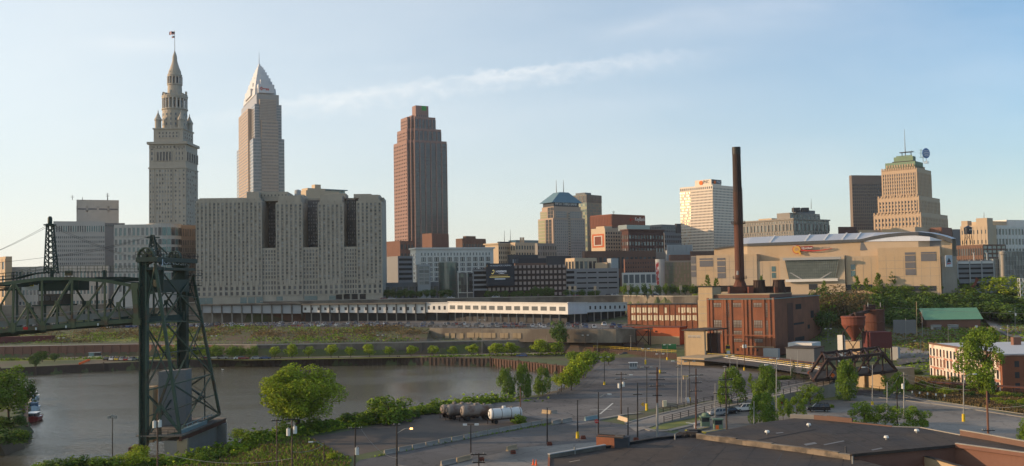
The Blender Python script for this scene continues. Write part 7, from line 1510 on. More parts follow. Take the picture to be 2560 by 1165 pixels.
for px,yt,yb,w_,k,l in((1832,920,1022,62,'column','tall dark tree beside the bridge road, left of its taller neighbour'),(1916,915,1030,60,'column','tallest dark oval tree in front of the bridge road'),(1908,985,1062,62,'column','leafy tree in front of the tallest oval tree by the small lot'),(1878,935,985,26,'feather','thin pale sapling between the two tall oval trees'),(1992,985,1046,52,'spread','round tree at the small lot, left of the dark van'),(1958,980,1050,36,'spread','slim tree behind the lamp post in the small lot'),(2026,956,1012,66,'spread','broad round tree in front of the bridge road end'),(2120,902,1000,52,'column','tall green tree standing in front of the truss bridge'),(2240,922,998,58,'spread','round green tree right of the truss bridge abutment'),(2135,852,900,70,'spread_bright','bright bushy tree growing behind the truss bridge under the hopper'),(2160,998,1066,78,'spread','left one of three leafy trees behind the foreground roof'),(2213,1004,1070,62,'spread','middle one of three leafy trees behind the foreground roof'),(2284,1010,1078,76,'spread','right one of three leafy trees behind the foreground roof'),(2570,1040,1110,50,'spread','leafy branch of a tree cut by the right edge'),(2466,822,1012,140,'pale','tall loose pale green tree in front of the peeling warehouse'),(1985,900,948,22,'cone','left small conifer beside the truss bridge'),(2010,902,946,22,'cone','middle small conifer beside the truss bridge'),(2028,908,944,16,'cone','right smallest conifer beside the truss bridge')):tree(k,px,yb,w_,yt,l)
for i,(px,yb)in enumerate(((2066,1019),(2080,1020))):tree('bush',px,yb,14,yb-12,'%s clipped round shrub by the dark van'%('left','right')[i],name='bush',cat='bush')
hr=random.Random(4); k=0
LMK=[(2090,'beside the brown budding trees'),(2150,'above the round silo'),(2215,'right of the silo'),(2265,'left of the tall tan pole'),(2310,'above the left end of the green roof'),(2360,'above the left half of the green roof'),(2410,'above the middle of the green roof'),(2460,'above the right end of the green roof'),(2505,'below the flat bright green tree'),(2540,'by the far right street lamp'),(9999,'at the right edge of the view')]
near=lambda px,L:next(t for x,t in L if px<x)
for row,(Dr,yt0,nn)in enumerate(((470,734,20),(456,748,20),(442,762,18),(430,778,10))):
 for i in range(nn):
  px=2045+(i+hr.uniform(.1,.9))*560/nn
  if row==3 and(px>2290 and px<2500):continue
  if row>=2 and 2110<px<2230 and row==3:continue
  D_=Dr+hr.uniform(-5,5); q=at(px,800,D_); zz=HR(q.x,D_)-1; kk=hr.choice(('darkoak','darkoak','midoak','darkoak')); tree(kk,px,800,hr.uniform(60,88),yt0-12+hr.uniform(-10,9),'dark tree of the hillside wood, %s row, %s'%(('topmost','upper','lower','lowest')[row],near(px,LMK)),'trees of the wooded hillside',z=zz,D=D_); k+=1
for px,yt,w_,l in((2110,702,120,'big brownish budding tree right of the power plant'),(2078,730,80,'smaller brownish budding tree beside the power plant wall'),(2150,712,80,'olive brown tree in front of the arena right of the biggest brown tree')):q=at(px,800,440); tree('brown',px,800,w_,yt,l,z=9,D=440)
for i,(px,yt,w_)in enumerate(((2062,702,26),(2142,690,30),(2168,696,30),(2197,684,34),(2234,676,42),(2262,700,30),(2300,684,34),(2342,680,38),(2368,684,34),(2392,696,30),(1770,688,26),(1792,696,26),(1905,690,22))):tree('feather' if px>2130 else 'feathermid',px,745,w_,yt,'%s feathery young tree from the left in front of the arena'%ORD[i],'young trees in front of the arena',z=24,D=478+(i%3)*2)
for i,(px,yt,w_)in enumerate(((2425,700,40),(2340,700,40),(2310,705,40),(2270,706,40),(2230,708,44),(2190,710,44))):tree('midoak',px,745,w_,yt+4,'%s leafy tree from the right along the arena street'%ORD[i],'leafy trees along the arena street',z=24,D=474)
tree('spread_bright',2507,735,96,684,'wide flat bright green tree at the right in front of the garage',z=22,D=468)
for i,px in enumerate([966,982,998,1015,1030,1048,1066,1084,1104,1122]):tree('darkoak',px,745,24,719+(i%3)*2,'%s dark street tree from the left below the casino podium'%ORD[i],'street trees below the casino podium',z=24,D=574)
for i,px in enumerate([1222,1240,1262,1284,1300,1318,1336,1352,1368,1380,1420,1435,1455,1475,1490]):tree('darkoak',px,745,26,722-(8 if 1330<px<1385 else 0)+(i%2)*3,'%s dark street tree from the left below the parking garages'%ORD[i],'street trees below the parking garages',z=23,D=566)
for i,px in enumerate([1560,1577,1592,1612,1630,1648,1665,1682,1698,1714,1728,1742,1758]):tree('darkoak' if i%2 else 'midoak',px,742,22,706+(i%3)*2,'%s street tree from the left below the glass hall'%ORD[i],'street trees below the glass hall',z=24,D=520)
tree('bushbright',1735,745,24,729,'bright shrub by the tan conveyor tower top',z=22,D=503,name='bush',cat='bush')
for i in range(26):
 px=2240+i*13.5+hr.uniform(-5,5); yb=950+(px-2240)*.19+hr.uniform(-26,20); tree(hr.choice(('bush','bushdark','bushbright')),px,yb,hr.uniform(26,46),yb-hr.uniform(14,26),'%s shrub in the overgrown strip by the railway'%ORD[i],'shrubs in the overgrown strip',name='bush',cat='bush')
for i in range(14):
 px=1925+i*9; yb=950-i*.3; tree('bush',px,yb,20,yb-13,'%s low shrub beside the rail wall'%ORD[i],'low shrubs beside the rail wall',name='bush',cat='bush')if 1935<px<1975 else None
def tufts(name,poly,z,n,m,h=.5,label=None):
 P=[(gz(x,y,z))for x,y in poly]; xs_=[p.x for p in P]; ys_=[p.y for p in P]; rg=random.Random(len(poly)+n); v=[]; f=[]; c=0
 while c<n:
  x=rg.uniform(min(xs_),max(xs_)); y=rg.uniform(min(ys_),max(ys_))
  if not inside(x,y,P):c+=.2; continue
  c+=1; t_=rg.uniform(0,6.28); s_=rg.uniform(.5,1.3)*h; dx,dy=math.cos(t_)*s_*.28,math.sin(t_)*s_*.28; k=len(v); zz=H(x,y)
  v+=[(x-dx,y-dy,zz),(x+dx,y+dy,zz),(x+dx*.4+rg.uniform(-.2,.2),y+dy*.4,zz+s_),(x-dx*.6,y-dy*.6+rg.uniform(-.2,.2),zz+s_*.8)]; f.append((k,k+1,k+2,k+3))
 me=bpy.data.meshes.new(name); me.from_pydata(v,[],f); me.materials.append(M[m]); o=bpy.data.objects.new(name,me); col.objects.link(o); setp(o,label,'grass',None,'stuff')
tufts('grass',[(560,1110),(760,1090),(880,1150),(860,1200),(300,1220),(420,1140)],3,5000,'leaf_brown',.5,'rough grass below the lift bridge pier')
tufts('grass',[(560,1110),(760,1090),(880,1150),(860,1200),(300,1220),(420,1140)],3,9001,'leaf_mid',.45,'green grass below the lift bridge pier')
tufts('weeds',[(2250,940),(2330,950),(2560,985),(2700,1020),(2700,1060),(2560,1035),(2400,1010),(2290,992)],3,14000,'leaf_brown',.6,'tall tan weeds between the railway and the right lot')
tufts('weeds',[(1180,1084),(1320,1062),(1400,1060),(1200,1092),(960,1140),(900,1150)],3,1500,'leaf_mid',.35,'weeds along the concrete barriers')
def brush(name,x0,x1,f0,f1,n,m,h,label):
 rg=random.Random(n); v=[]; f=[]
 cl=[(rg.uniform(x0,x1),rg.random(),rg.uniform(1.5,6))for _ in range(90)]
 for c in range(n):
  cx,ct,cr=rg.choice(cl); x=cx+rg.gauss(0,cr); y=f0(x)+(f1(x)-f0(x))*min(1,max(0,ct+rg.gauss(0,.08))); z=H(x,y)+abs(rg.gauss(0,.5))*h; t_=rg.uniform(0,6.28); s_=rg.uniform(.25,.6); dx,dy=math.cos(t_)*s_,math.sin(t_)*s_; k=len(v)
  v+=[(x-dx,y-dy,z),(x+dy*.5,y,z+s_*.6),(x+dx,y+dy,z+.1),(x,y-dx*.5,z-s_*.5)]; f.append((k,k+1,k+2,k+3))
 me=bpy.data.meshes.new(name); me.from_pydata(v,[],f); me.materials.append(M[m]); o=bpy.data.objects.new(name,me); col.objects.link(o); setp(o,label,'brush',None,'stuff')
SHX=sorted([(p.x,p.y)for p in sh]); ysh=lambda x:interp(x,SHX)
brush('brush',-75,-8,lambda x:ysh(x)-3,lambda x:ysh(x)+1,14000,'leaf_mid',1.6,'tangled green brush along the near river bank'); brush('brush',-75,-8,lambda x:ysh(x)-5,lambda x:ysh(x),5000,'leaf_bright',1.0,'pale green weeds along the near river bank')
y0_=lambda x:YWALL(x)+(7 if x>-140 else 19)
brush('brush',-300,-45,y0_,YLOT,9000,'leaf_brown',1.6,'dry brown brush on the slope below the upper lot'); brush('brush',-300,-45,y0_,YLOT,7000,'leaf_mid',1.2,'green weeds on the slope below the upper lot'); brush('brush',125,255,lambda x:300,lambda x:440,12000,'leaf_mid',.5,'grass and weeds on the slope below the wooded hillside'); brush('brush',130,255,lambda x:290,lambda x:435,9000,'leaf_brown',.5,'dry weeds on the slope right of the silo'); brush('brush',-330,30,lambda x:YWALL(x)-19,lambda x:YWALL(x)-16,6000,'leaf_mid',.8,'green growth along the top of the far river wall')
# ------------------------------------------------------------------ vehicles
def car_proto(name,L,W_,Hh,colr,kind='sedan'):
 """detailed car: front along +x"""
 t=thing(name,'x','car',(0,0,0)); mb=MB(); b_=.42*Hh
 prof={'sedan':[(-.5,.22),(-.5,.52),(-.46,.60),(.46,.56),(.5,.46),(.5,.22)],'suv':[(-.5,.22),(-.5,.58),(-.48,.62),(.46,.60),(.5,.5),(.5,.22)]}[kind]
 cab={'sedan':[(-.40,.60),(-.28,.96),(.06,1.0),(.24,.58)],'suv':[(-.48,.62),(-.44,.98),(.10,1.0),(.26,.60)]}[kind]
 def extr(mb,pr,w0,w1=None,m='x'):
  w1=w1 or w0; n=len(pr); L0=[V((x*L,-w0/2,z*Hh))for x,z in pr]; R0=[V((p.x,-p.y,p.z))for p in L0]
  mb.poly(L0,m); mb.poly(R0[::-1],m)
  for i in range(n):j=(i+1)%n; mb.poly([L0[i],L0[j],R0[j],R0[i]],m)
 extr(mb,prof,W_,m=colr)
 L0=[V((x*L,(-W_/2+.05 if z<.7 else-W_/2+.22),z*Hh))for x,z in cab]; R0=[V((p.x,-p.y,p.z))for p in L0]; mb.poly([L0[1],L0[2],R0[2],R0[1]],colr)
 for p0,p1,k_ in((0,1,.0),(1,2,0),(2,3,0)):pass
 for i in range(3):
  for S_ in(L0,R0):mb.bar(S_[i],S_[i+1],.1,m=colr)
 for fr_ in(.38,.66):
  for S_ in(L0,R0):mb.bar(S_[0].lerp(S_[3],fr_),S_[1].lerp(S_[2],fr_),.08,m=colr)
 body=mb.build('body',None,t)
 mb=MB(); k=.985; mb.poly(L0,'glass_dark'); mb.poly(R0[::-1],'glass_dark'); mb.poly([L0[0],L0[1],R0[1],R0[0]],'glass_dark'); mb.poly([L0[2],L0[3],R0[3],R0[2]],'glass_dark'); mb.build('windows',None,t)
 for sx in(-.31,.31):
  for sy in(-1,1):
   mb=MB(); c=V((sx*L,sy*(W_/2-.08),.32)); mb.cyl(c+V((0,-.13,0)),c+V((0,.13,0)),.33,n=14,m='tyre'); o=mb.build('wheel',None,t); mb=MB(); mb.cyl(c+V((0,sy*.1,0)),c+V((0,sy*.15,0)),.19,n=10,m='galv'); mb.build('rim',None,o)
 for sy in(-1,1):
  mb=MB(); mb.box((L*.5,sy*W_*.36,Hh*.40),.06,.3,.14,'lamp_white'); mb.build('headlight',None,t); mb=MB(); mb.box((-L*.5,sy*W_*.38,Hh*.44),.06,.22,.16,'sign_red'); mb.build('tail_light',None,t)
 mb=MB(); mb.box((L*.5+.02,0,Hh*.22),.08,W_*.9,.16,'dark_grey'); mb.box((-L*.5-.02,0,Hh*.22),.08,W_*.9,.16,'dark_grey'); mb.build('bumper',None,t)
 return t
def place(t,px,py,rz,label,cat=None,z=3.03,group=None):
 q=gz(px,py,z); t.location=q; t.rotation_euler=(0,0,rad(rz)); t['label']=label
 if cat:t['category']=cat
 if group:t['group']=group
place(car_proto('parked_car',4.6,1.85,1.75,'car_white','suv'),1861,1028,190,'white sport utility car parked in the small lot','car'); place(car_proto('parked_car',4.5,1.8,1.6,'car_silver','suv'),1793,1039,200,'silver small sport utility car with dark windows left of the black sedan','car'); place(car_proto('parked_car',4.6,1.8,1.4,'car_black'),1822,1034,200,'black sedan parked between the silver and the white car','car')
place(car_proto('parked_van',5.0,1.95,1.9,'car_black','suv'),2046,1029,172,'dark van parked in the right lot behind the brick parapet','van'); place(car_proto('parked_car',4.6,1.8,1.45,'car_grey'),1561,889,185,'dark sedan parked at the far edge of the parking lot by the timber wall','car',z=3.05); place(car_proto('parked_car',4.5,1.8,1.45,'car_blue'),1305,892,170,'dark blue sedan on the far riverside road beyond the reddish river wall','car',z=3.06)
place(car_proto('parked_car',4.5,1.8,1.45,'car_red'),1931,1012,185,'red car half hidden behind the trees in the small lot','car')
FAR={}
def farcar(c,suv):
 if(c,suv)in FAR:return FAR[(c,suv)]
 mb=MB(); L,W_,h=4.5,1.8,1.7 if suv else 1.42; b0=h*.56
 mb.pp((-L/2,-W_/2,.3),(L,0,0),(0,W_,0),(0,0,b0-.3),c)
 lo=[V((x,y,b0))for x,y in((-L*.42,-.8),(L*.22,-.8),(L*.22,.8),(-L*.42,.8))]; hi=[V((x,y,h))for x,y in((-L*.34 if suv else-L*.26,-.66),(L*.06,-.66),(L*.06,.66),(-L*.34 if suv else-L*.26,.66))]
 for i in range(4):j=(i+1)%4; mb.poly([lo[i],lo[j],hi[j],hi[i]],'glass_dark')
 mb.poly(hi,c)
 for i in range(4):mb.bar(lo[i],hi[i],.09,m=c)
 for sx in(-1.4,1.4):
  for sy in(-.86,.86):mb.cyl((sx,sy-.1,.32),(sx,sy+.1,.32),.33,n=8,m='tyre')
 me=bpy.data.meshes.new('car'); me.from_pydata(mb.v,[],mb.f); [me.materials.append(M[k])for k in mb.mats]; me.polygons.foreach_set('material_index',mb.m); bm=bmesh.new(); bm.from_mesh(me); bmesh.ops.recalc_face_normals(bm,faces=bm.faces); bm.to_mesh(me); bm.free(); FAR[(c,suv)]=me; return me
CLM=[(640,'below the left garage bays'),(760,'below the long grey stretch'),(870,'below the first white windows'),(980,'below the slab right wing'),(1065,'left of the white bend'),(1160,'below the black casino sign'),(1260,'below the bright wall left'),(1340,'below the bright wall middle'),(1425,'below the bright wall corner'),(9999,'near the brick annex')]
cr_=random.Random(12); CC=['white','silver','black','red','blue','grey','maroon','silver','white','grey','black']
def far_car(x,y,z,rz,where,grp,c=None):
 c=c or cr_.choice(CC); s_=cr_.random()<.35; o=bpy.data.objects.new('parked_car',farcar('car_'+c,s_)); col.objects.link(o); o.location=(x,y,z); o.rotation_euler=(0,0,rad(rz)); setp(o,'%s %s %s'%(c,'boxy car' if s_ else 'low car',where),'car',grp)
for row,(off,z,step)in enumerate(((4,13.04,3.3),(12,13.04,3.4),(26,13.04,3.8))):
 x=-270
 while x<45:
  if cr_.random()<(.86,.8,.72)[row]:far_car(x,YLOT(x)+off+2,13.04,90+cr_.uniform(-4,4)+(0 if cr_.random()<.5 else 180),'in the %s row of the upper lot, %s'%(('front','middle','back')[row],near(1280+2500*x/YLOT(x),CLM)),'cars in the upper parking lot, %s row'%('front','middle','back')[row])
  x+=step*cr_.uniform(.95,1.15)
for i,(px,c)in enumerate(((272,'black'),(286,'white'),(300,'gold'),(313,'silver'),(325,'red'),(337,'silver'),(362,'black'),(428,'grey'),(540,'white'),(562,'silver'),(606,'white'),(617,'red'),(648,'silver'),(669,'blue'),(520,'maroon'))):
 q=gz(px,900 if px<400 else 896,3.1); far_car(q.x,YWALL(q.x)-13+(0 if px>400 else-14),3.1,80 if px<400 else 5,'parked %s from the left on the far river bank'%ORD[i],'cars parked on the far river bank',c)
for i,(px,D_)in enumerate(((500,575),(540,575),(620,576),(700,576),(735,576),(760,578),(965,576),(985,577),(1095,575),(1130,574),(1240,570),(1425,562),(1440,561),(1522,556),(1538,554),(1640,515),(1620,516),(2080,478),(2110,479))):
 q=at(px,745,D_); far_car(q.x,YSTREET(q.x)+6,24.05,2,'driving %s from the left on the street above the long wall'%ORD[i],'cars on the street above the wall')
def tank(px,py,L,R_,m,rz,label,dirt='tank_rusty'):
 q=gz(px,py,3.03); t=thing('tank_trailer',label,'tank trailer',q,'old tank trailers in the dirt yard'); d=V((math.cos(rad(rz)),math.sin(rad(rz)),0)); n_=V((-d.y,d.x,0)); zc=V((0,0,R_+1.0))
 mb=MB(); a=q+zc; mb.cyl(a,a+d*L,R_,n=20,m=m,cap=False)
 for s_,e_ in((a,-1),(a+d*L,1)):
  prev=(s_,R_)
  for k_ in(1,2,3,4):ang=k_*PI/8; c=s_+d*(e_*.55*math.sin(ang)); r=R_*math.cos(ang); mb.cyl(prev[0],c,prev[1],max(r,.02),20,m,False); prev=(c,max(r,.02))
 mb.build('tank',None,t,smooth=False); mb=MB()
 for u in(.02,.33,.66,.98):c=a+d*(L*u); mb.cyl(c-d*.06,c+d*.06,R_+.05,n=20,m=dirt)
 mb.build('band',None,t); mb=MB(); c=a+d*(L*.45)+V((0,0,R_-.1)); mb.cyl(c,c+V((0,0,.5)),.42,n=12,m=m); c=a+d*(L*.75)+V((0,0,R_-.1)); mb.cyl(c,c+V((0,0,.35)),.3,n=10,m=dirt); mb.build('hatch',None,t)
 mb=MB();
 for s_ in(-.45,.45):mb.bar(q+n_*s_+V((0,0,.95))-d*.6,q+n_*s_+V((0,0,.95))+d*(L+.4),.16,.22,'rust_dark')
 mb.bar(q-d*.8+V((0,0,.95)),q-d*.8+V((0,0,.05)),.15,m='rust_dark'); mb.build('chassis',None,t)
 for u in(.12,.78,.90):
  for s_ in(-.85,.85):mb=MB(); c=q+d*(L*u)+n_*s_+V((0,0,.5)); mb.cyl(c-n_*.14,c+n_*.14,.5,n=14,m='tyre'); mb.build('wheel',None,t)
 mb=MB(); c=a-d*.56+V((0,0,.1));
 for k_ in range(16):t0,t1=k_*PI/8,(k_+1)*PI/8; mb.bar(c+n_*(.55*math.cos(t0))+V((0,0,.55*math.sin(t0))),c+n_*(.55*math.cos(t1))+V((0,0,.55*math.sin(t1))),.08,m='dark_grey')
 mb.build('end_ring',None,t)
tank(1108,1045,6.5,1.0,'tank_rusty',32,'farthest left rusty tank trailer in the dirt yard'); tank(1122,1050,7.5,1.15,'tank_rusty',30,'middle rusty tank trailer of the three in the dirt yard'); tank(1158,1053,6.6,1.2,'tank_rusty',22,'dirtiest rusty tank trailer nearest the white tank'); tank(1228,1060,6.6,1.15,'tank_white',22,'white tank trailer right of the three rusty ones')
def boat(px,py,L,W_,hull,rz,label,cabin,name='motor_boat'):
 q=gz(px,py,0.0); t=thing(name,label,'boat',q); d=V((math.cos(rad(rz)),math.sin(rad(rz)),0)); n_=V((-d.y,d.x,0)); P=[(-.5,.42),(-.2,.5),(.15,.46),(.38,.26),(.5,0)]; S_=[(x,y)for x,y in P]+[(x,-y)for x,y in P[:-1][::-1]]
 mb=MB(); lo=[q+d*(x*L*.93)+n_*(y*W_*.8)+V((0,0,-.2))for x,y in S_]; hi=[q+d*(x*L)+n_*(y*W_)+V((0,0,1.1+(.45 if x>.3 else 0)))for x,y in S_]
 for i in range(len(S_)):j=(i+1)%len(S_); mb.poly([lo[i],lo[j],hi[j],hi[i]],hull)
 mb.build('hull',None,t); mb=MB(); mb.poly([p-V((0,0,.12))for p in hi],'hull_white'); mb.build('deck',None,t); mb=MB(); c=q-d*L*.05
 mb.pp(c-d*L*.18-n_*W_*.32+V((0,0,1.0)),d*L*.42,n_*W_*.64,V((0,0,1.0)),'glass_dark' if cabin!='tarp_blue' else cabin); mb.build('cabin',None,t); mb=MB(); mb.pp(c-d*L*.25-n_*W_*.36+V((0,0,2.0)),d*L*.5,n_*W_*.72,V((0,0,.14)),cabin); mb.build('roof',None,t)
 mb=MB(); [mb.bar(hi[i],hi[i]+V((0,0,.6)),.05,m='galv')for i in range(2,7)]; [mb.bar(hi[i]+V((0,0,.6)),hi[i+1]+V((0,0,.6)),.05,m='galv')for i in range(2,6)]; mb.build('bow_rail',None,t)
boat(82,998,8.5,3.4,'hull_white',-70,'white motor boat moored at the left bank','hull_white'); boat(82,1052,8.0,3.6,'hull_red',-80,'red hulled boat moored at the left bank','hull_white'); boat(84,1026,6.5,3.0,'hull_white',-75,'small boat under a blue cover between the white and the red boat','tarp_blue')
mb=MB()
for y0,y1 in((988,1065),):a,b2=gz(60,y0,2.4),gz(58,y1,2.4); mb.pp(a-V((0,0,.2)),b2-a,V((1.2,0,0)),V((0,0,.25)),'wood_pole'); [mb.bar(a.lerp(b2,i/6)-V((0,0,3)),a.lerp(b2,i/6)+V((0,0,.9)),.3,m='wood_dark')for i in range(7)]
mb.build('dock',None,None,tagd=dict(label='narrow wooden dock beside the moored boats',cat='dock'))
q=gz(557,925,.05); mb=MB(); mb.cyl(q+V((-.3,0,.15)),q+V((.5,0,.25)),.16,.04,8,'sign_white'); mb.cyl(q+V((-.3,0,.15)),q+V((-.5,0,.5)),.12,.09,8,'sign_white'); mb.build('gull',None,None,tagd=dict(label='tiny white gull floating on the river right of the tower',cat='bird'))
# ------------------------------------------------------------------ poles, lamps, wires
PT={}
def pole(px,yt,yb,label,arms=(),w_=.28,m='wood_pole',kind='utility_pole',lamp=None,yellow=0,cans=(),D=None,m2=None,lean=0,rz=0.0,grp=None):
 q=gz(px,yb,3.0)if D is None else at(px,yb,D)
 if D is not None:q.z=3.0
 zt_=zt(px+lean,yt,q.y); x1=at(px+lean,yt,q.y).x; top=V((x1,q.y,zt_)); cat={'utility_pole':'utility pole','lamp_post':'street lamp'}[kind]; t=thing(kind,label,cat,q,grp)
 mb=MB(); mid=q.lerp(top,.5)
 if m2:mb.cyl(q,mid,w_*.62,w_*.5,8,m2,False); mb.cyl(mid,top,w_*.5,w_*.38,8,m)
 else:mb.cyl(q,top,w_*.55,w_*.36,8,m)
 mb.build('pole',None,t); H_=zt_-q.z
 for i,(hh,aw)in enumerate(arms):
  c=q.lerp(top,1-hh/H_); dx=V((math.cos(rz),math.sin(rz),0)); mb=MB(); mb.bar(c-dx*aw/2+V((0,-.15,0)),c+dx*aw/2+V((0,-.15,0)),.12,.14,'wood_dark'); a_=mb.build('crossarm',None,t); mb=MB()
  for u in(-.47,-.3,.3,.47):mb.cyl(c+dx*aw*u+V((0,-.15,.06)),c+dx*aw*u+V((0,-.15,.26)),.07,.05,6,'galv')
  mb.build('insulator',None,a_)
 for dx,hh in cans:c=q.lerp(top,1-hh/H_)+V((dx,-.2,0)); mb=MB(); mb.cyl(c,c+V((0,0,1.05)),.3,n=12,m='lamp_white'); mb.cyl(c+V((0,0,1.05)),c+V((0,0,1.2)),.22,.1,8,'galv'); mb.build('transformer_can',None,t)
 if lamp=='double':
  for s_ in(-1,1):mb=MB(); mb.bar(top,top+V((s_*.9,0,.1)),.09,m=m); mb.build('arm',None,t); mb=MB(); mb.box(top+V((s_*1.05,0,-.1)),.75,.5,.28,'lamp_white' if m!='black_steel' else 'galv'); mb.build('lamp_head',None,t)
 elif lamp in('left','right','lit'):
  s_=-1 if lamp=='left' else 1; b0=q.lerp(top,.86); mb=MB(); mb.cyl(b0,b0+V((s_*1.2,-.2,.7)),.06,n=6,m='galv'); mb.cyl(b0+V((s_*1.2,-.2,.7)),b0+V((s_*2.0,-.3,.75)),.05,n=6,m='galv'); mb.build('arm',None,t); mb=MB(); mb.box(b0+V((s_*2.2,-.3,.62)),.8 if lamp!='lit' else .4,.3,.2,'lamp_white' if lamp!='lit' else 'lit_lamp'); mb.build('lamp_head',None,t)
 elif lamp=='flood':
  for dx in(-.5,.1,.6):mb=MB(); mb.box(top+V((dx,-.2,-.2+.2*(dx==.1))),.5,.35,.5,'galv'); mb.build('lamp_head',None,t)
 if yellow:mb=MB(); mb.cyl(q,q+V((0,0,yellow)),.33,.3,10,'yellow_paint'); mb.build('base_guard',None,t)
 PT[px]=(q,top); return t
pole(1511,893,962,'black lamp post with yellow base left in the parking lot',m='black_steel',kind='lamp_post',lamp='double',yellow=.9,w_=.2); pole(1614,872,911,'grey lamp post with yellow base near the timber rail wall',m='galv',kind='lamp_post',lamp='double',yellow=1.6,w_=.2); pole(1617,918,1026,'black lamp post with yellow base by the bridge road start',m='black_steel',kind='lamp_post',lamp='double',yellow=1.6,w_=.2); pole(1724,904,1004,'black lamp post with yellow base in the middle of the parking lot',m='black_steel',kind='lamp_post',lamp='double',yellow=1.0,w_=.2)
pole(1553,930,1037,'utility pole with pale transformers at the left lawn corner',((.5,2.6),(1.6,2.6)),cans=((-.5,3.6),(.5,3.3)),lamp='right'); pole(1594,957,1098,'dark slim pole with one short crossarm near the lawn',((2.2,1.8),),m='wood_dark',w_=.26); pole(1570,1018,1093,'short dark bare pole left of the slim crossarm pole',m='wood_dark',w_=.24)
pole(1643,918,1096,'thick brown pole with four crossarms and a pale lower half',((1.1,3.4),(2.4,3.0),(3.6,3.0),(5.4,1.8)),m='wood_red',m2='galv',w_=.42); pole(1740,921,1088,'brown pole with three crossarms right of the thick pole',((1.3,2.8),(2.8,2.2),(4.4,2.4)),m='wood_red',w_=.36); pole(1817,927,1084,'dark pole with crossarms behind the foreground roof, right of the booths',((1.7,2.8),(3.2,2.4),(4.6,2.0)),m='wood_pole',w_=.34,lean=-3); pole(1788,958,1046,'slim grey pole by the silver car',m='galv',w_=.22,arms=((2.2,.8),))
pole(1650,885,934,'grey double lamp post in the far part of the parking lot',m='galv',kind='lamp_post',lamp='double',yellow=1.2,w_=.18); pole(1704,893,1008,'grey curved-arm lamp post beside the bridge road left end',m='galv',kind='lamp_post',lamp='left',w_=.2); pole(1695,911,1011,'grey pole with short crossarm left of the curved-arm lamp post',((.6,1.0),),m='galv',w_=.24); pole(1716,938,1012,'grey lamp post with arm pointing right over the bridge road',m='galv',kind='lamp_post',lamp='right',w_=.2)
pole(1668,862,900,'slim yellow-based pole by the rail wall',m='galv',kind='lamp_post',lamp='double',yellow=1.0,w_=.16); pole(1577,838,888,'grey utility pole in front of the orange shed left end',((.4,1.2),),w_=.22,m='galv'); pole(1861,850,926,'pole with transformer in front of the power plant',((.4,1.6),),cans=((-.4,2.6),(.4,2.6)),m='wood_pole',w_=.24,yellow=1.0); pole(1763,872,908,'short grey pole near the coal shed platform',m='galv',w_=.2,yellow=.8); pole(1843,892,930,'pale pole right behind the tree by the rail wall',m='galv',w_=.2); pole(1825,890,925,'double lamp post in front of the rail wall',m='galv',kind='lamp_post',lamp='double',w_=.16)
pole(1812,914,1010,'grey pole left of the tree beside the bridge road',((.4,.8),),m='galv',w_=.24,lamp='right'); pole(1941,898,1054,'tall grey lamp post in front of the tallest oval tree',m='galv',kind='lamp_post',lamp='left',w_=.24); pole(1885,1003,1066,'short bare grey post by the small lot',m='galv',w_=.24); pole(1936,897,940,'double-arm lamp post on the rail bed',m='galv',kind='lamp_post',lamp='double',w_=.18); pole(1994,876,935,'slim grey pole by the rail tracks',m='galv',w_=.2); pole(1977,893,945,'slim grey pole behind the conifers',m='galv',w_=.2); pole(2031,905,956,'slim grey pole at the left end of the truss bridge',m='galv',w_=.24); pole(2070,822,880,'double lamp post right of the power plant',m='galv',kind='lamp_post',lamp='double',w_=.18)
pole(2181,911,1012,'grey lamp post with yellow foot left of the three leafy trees',m='galv',kind='lamp_post',lamp='left',yellow=.8,w_=.22); pole(2218,956,1058,'bare grey pole among the three leafy trees',m='galv',w_=.26); pole(2243,966,1074,'dark pole with a big grey transformer can behind the roof edge',((1.4,1.4),(6.0,1.6)),m='wood_dark',w_=.26,cans=((.7,8.4),)); pole(2260,930,1040,'grey pole carrying wires right of the three leafy trees',((.8,1.4),),m='galv',w_=.28,cans=((-.3,3.6),)); pole(2409,926,1054,'grey lamp post with tall yellow base in the right lot',m='galv',kind='lamp_post',lamp='right',yellow=1.6,w_=.24); pole(2471,978,1100,'thick reddish wooden pole with low crossarms at the right',((7.2,2.4),(8.6,1.8)),m='wood_red',w_=.42,lean=-4); pole(2302,848,912,'curved-arm lamp post at the street beside the peeling warehouse',m='galv',kind='lamp_post',lamp='left',w_=.22)
pole(2291,754,822,'tall tan pole on the hillside left of the green roof',m='tan_concrete',w_=.3,D=395); pole(2305,775,845,'grey pole beside the green roof left end',m='galv',w_=.24,D=390); pole(2264,795,852,'slim pole with white foot on the grass slope',m='galv',w_=.2,D=385); pole(2370,818,850,'tan stub pole behind the peeling warehouse',m='tan_concrete',w_=.24,D=350); pole(2537,768,820,'lamp post with transformer at the far right street',m='galv',kind='lamp_post',lamp='left',w_=.22,D=400,cans=((.2,3.4),)); pole(2519,812,858,'curved-arm lamp post behind the pale tree at right',m='galv',kind='lamp_post',lamp='left',w_=.22,D=330)
def npole(px,yt,D,label,**k):return pole(px,yt,hor(px)+31*2500/D,label,**k)
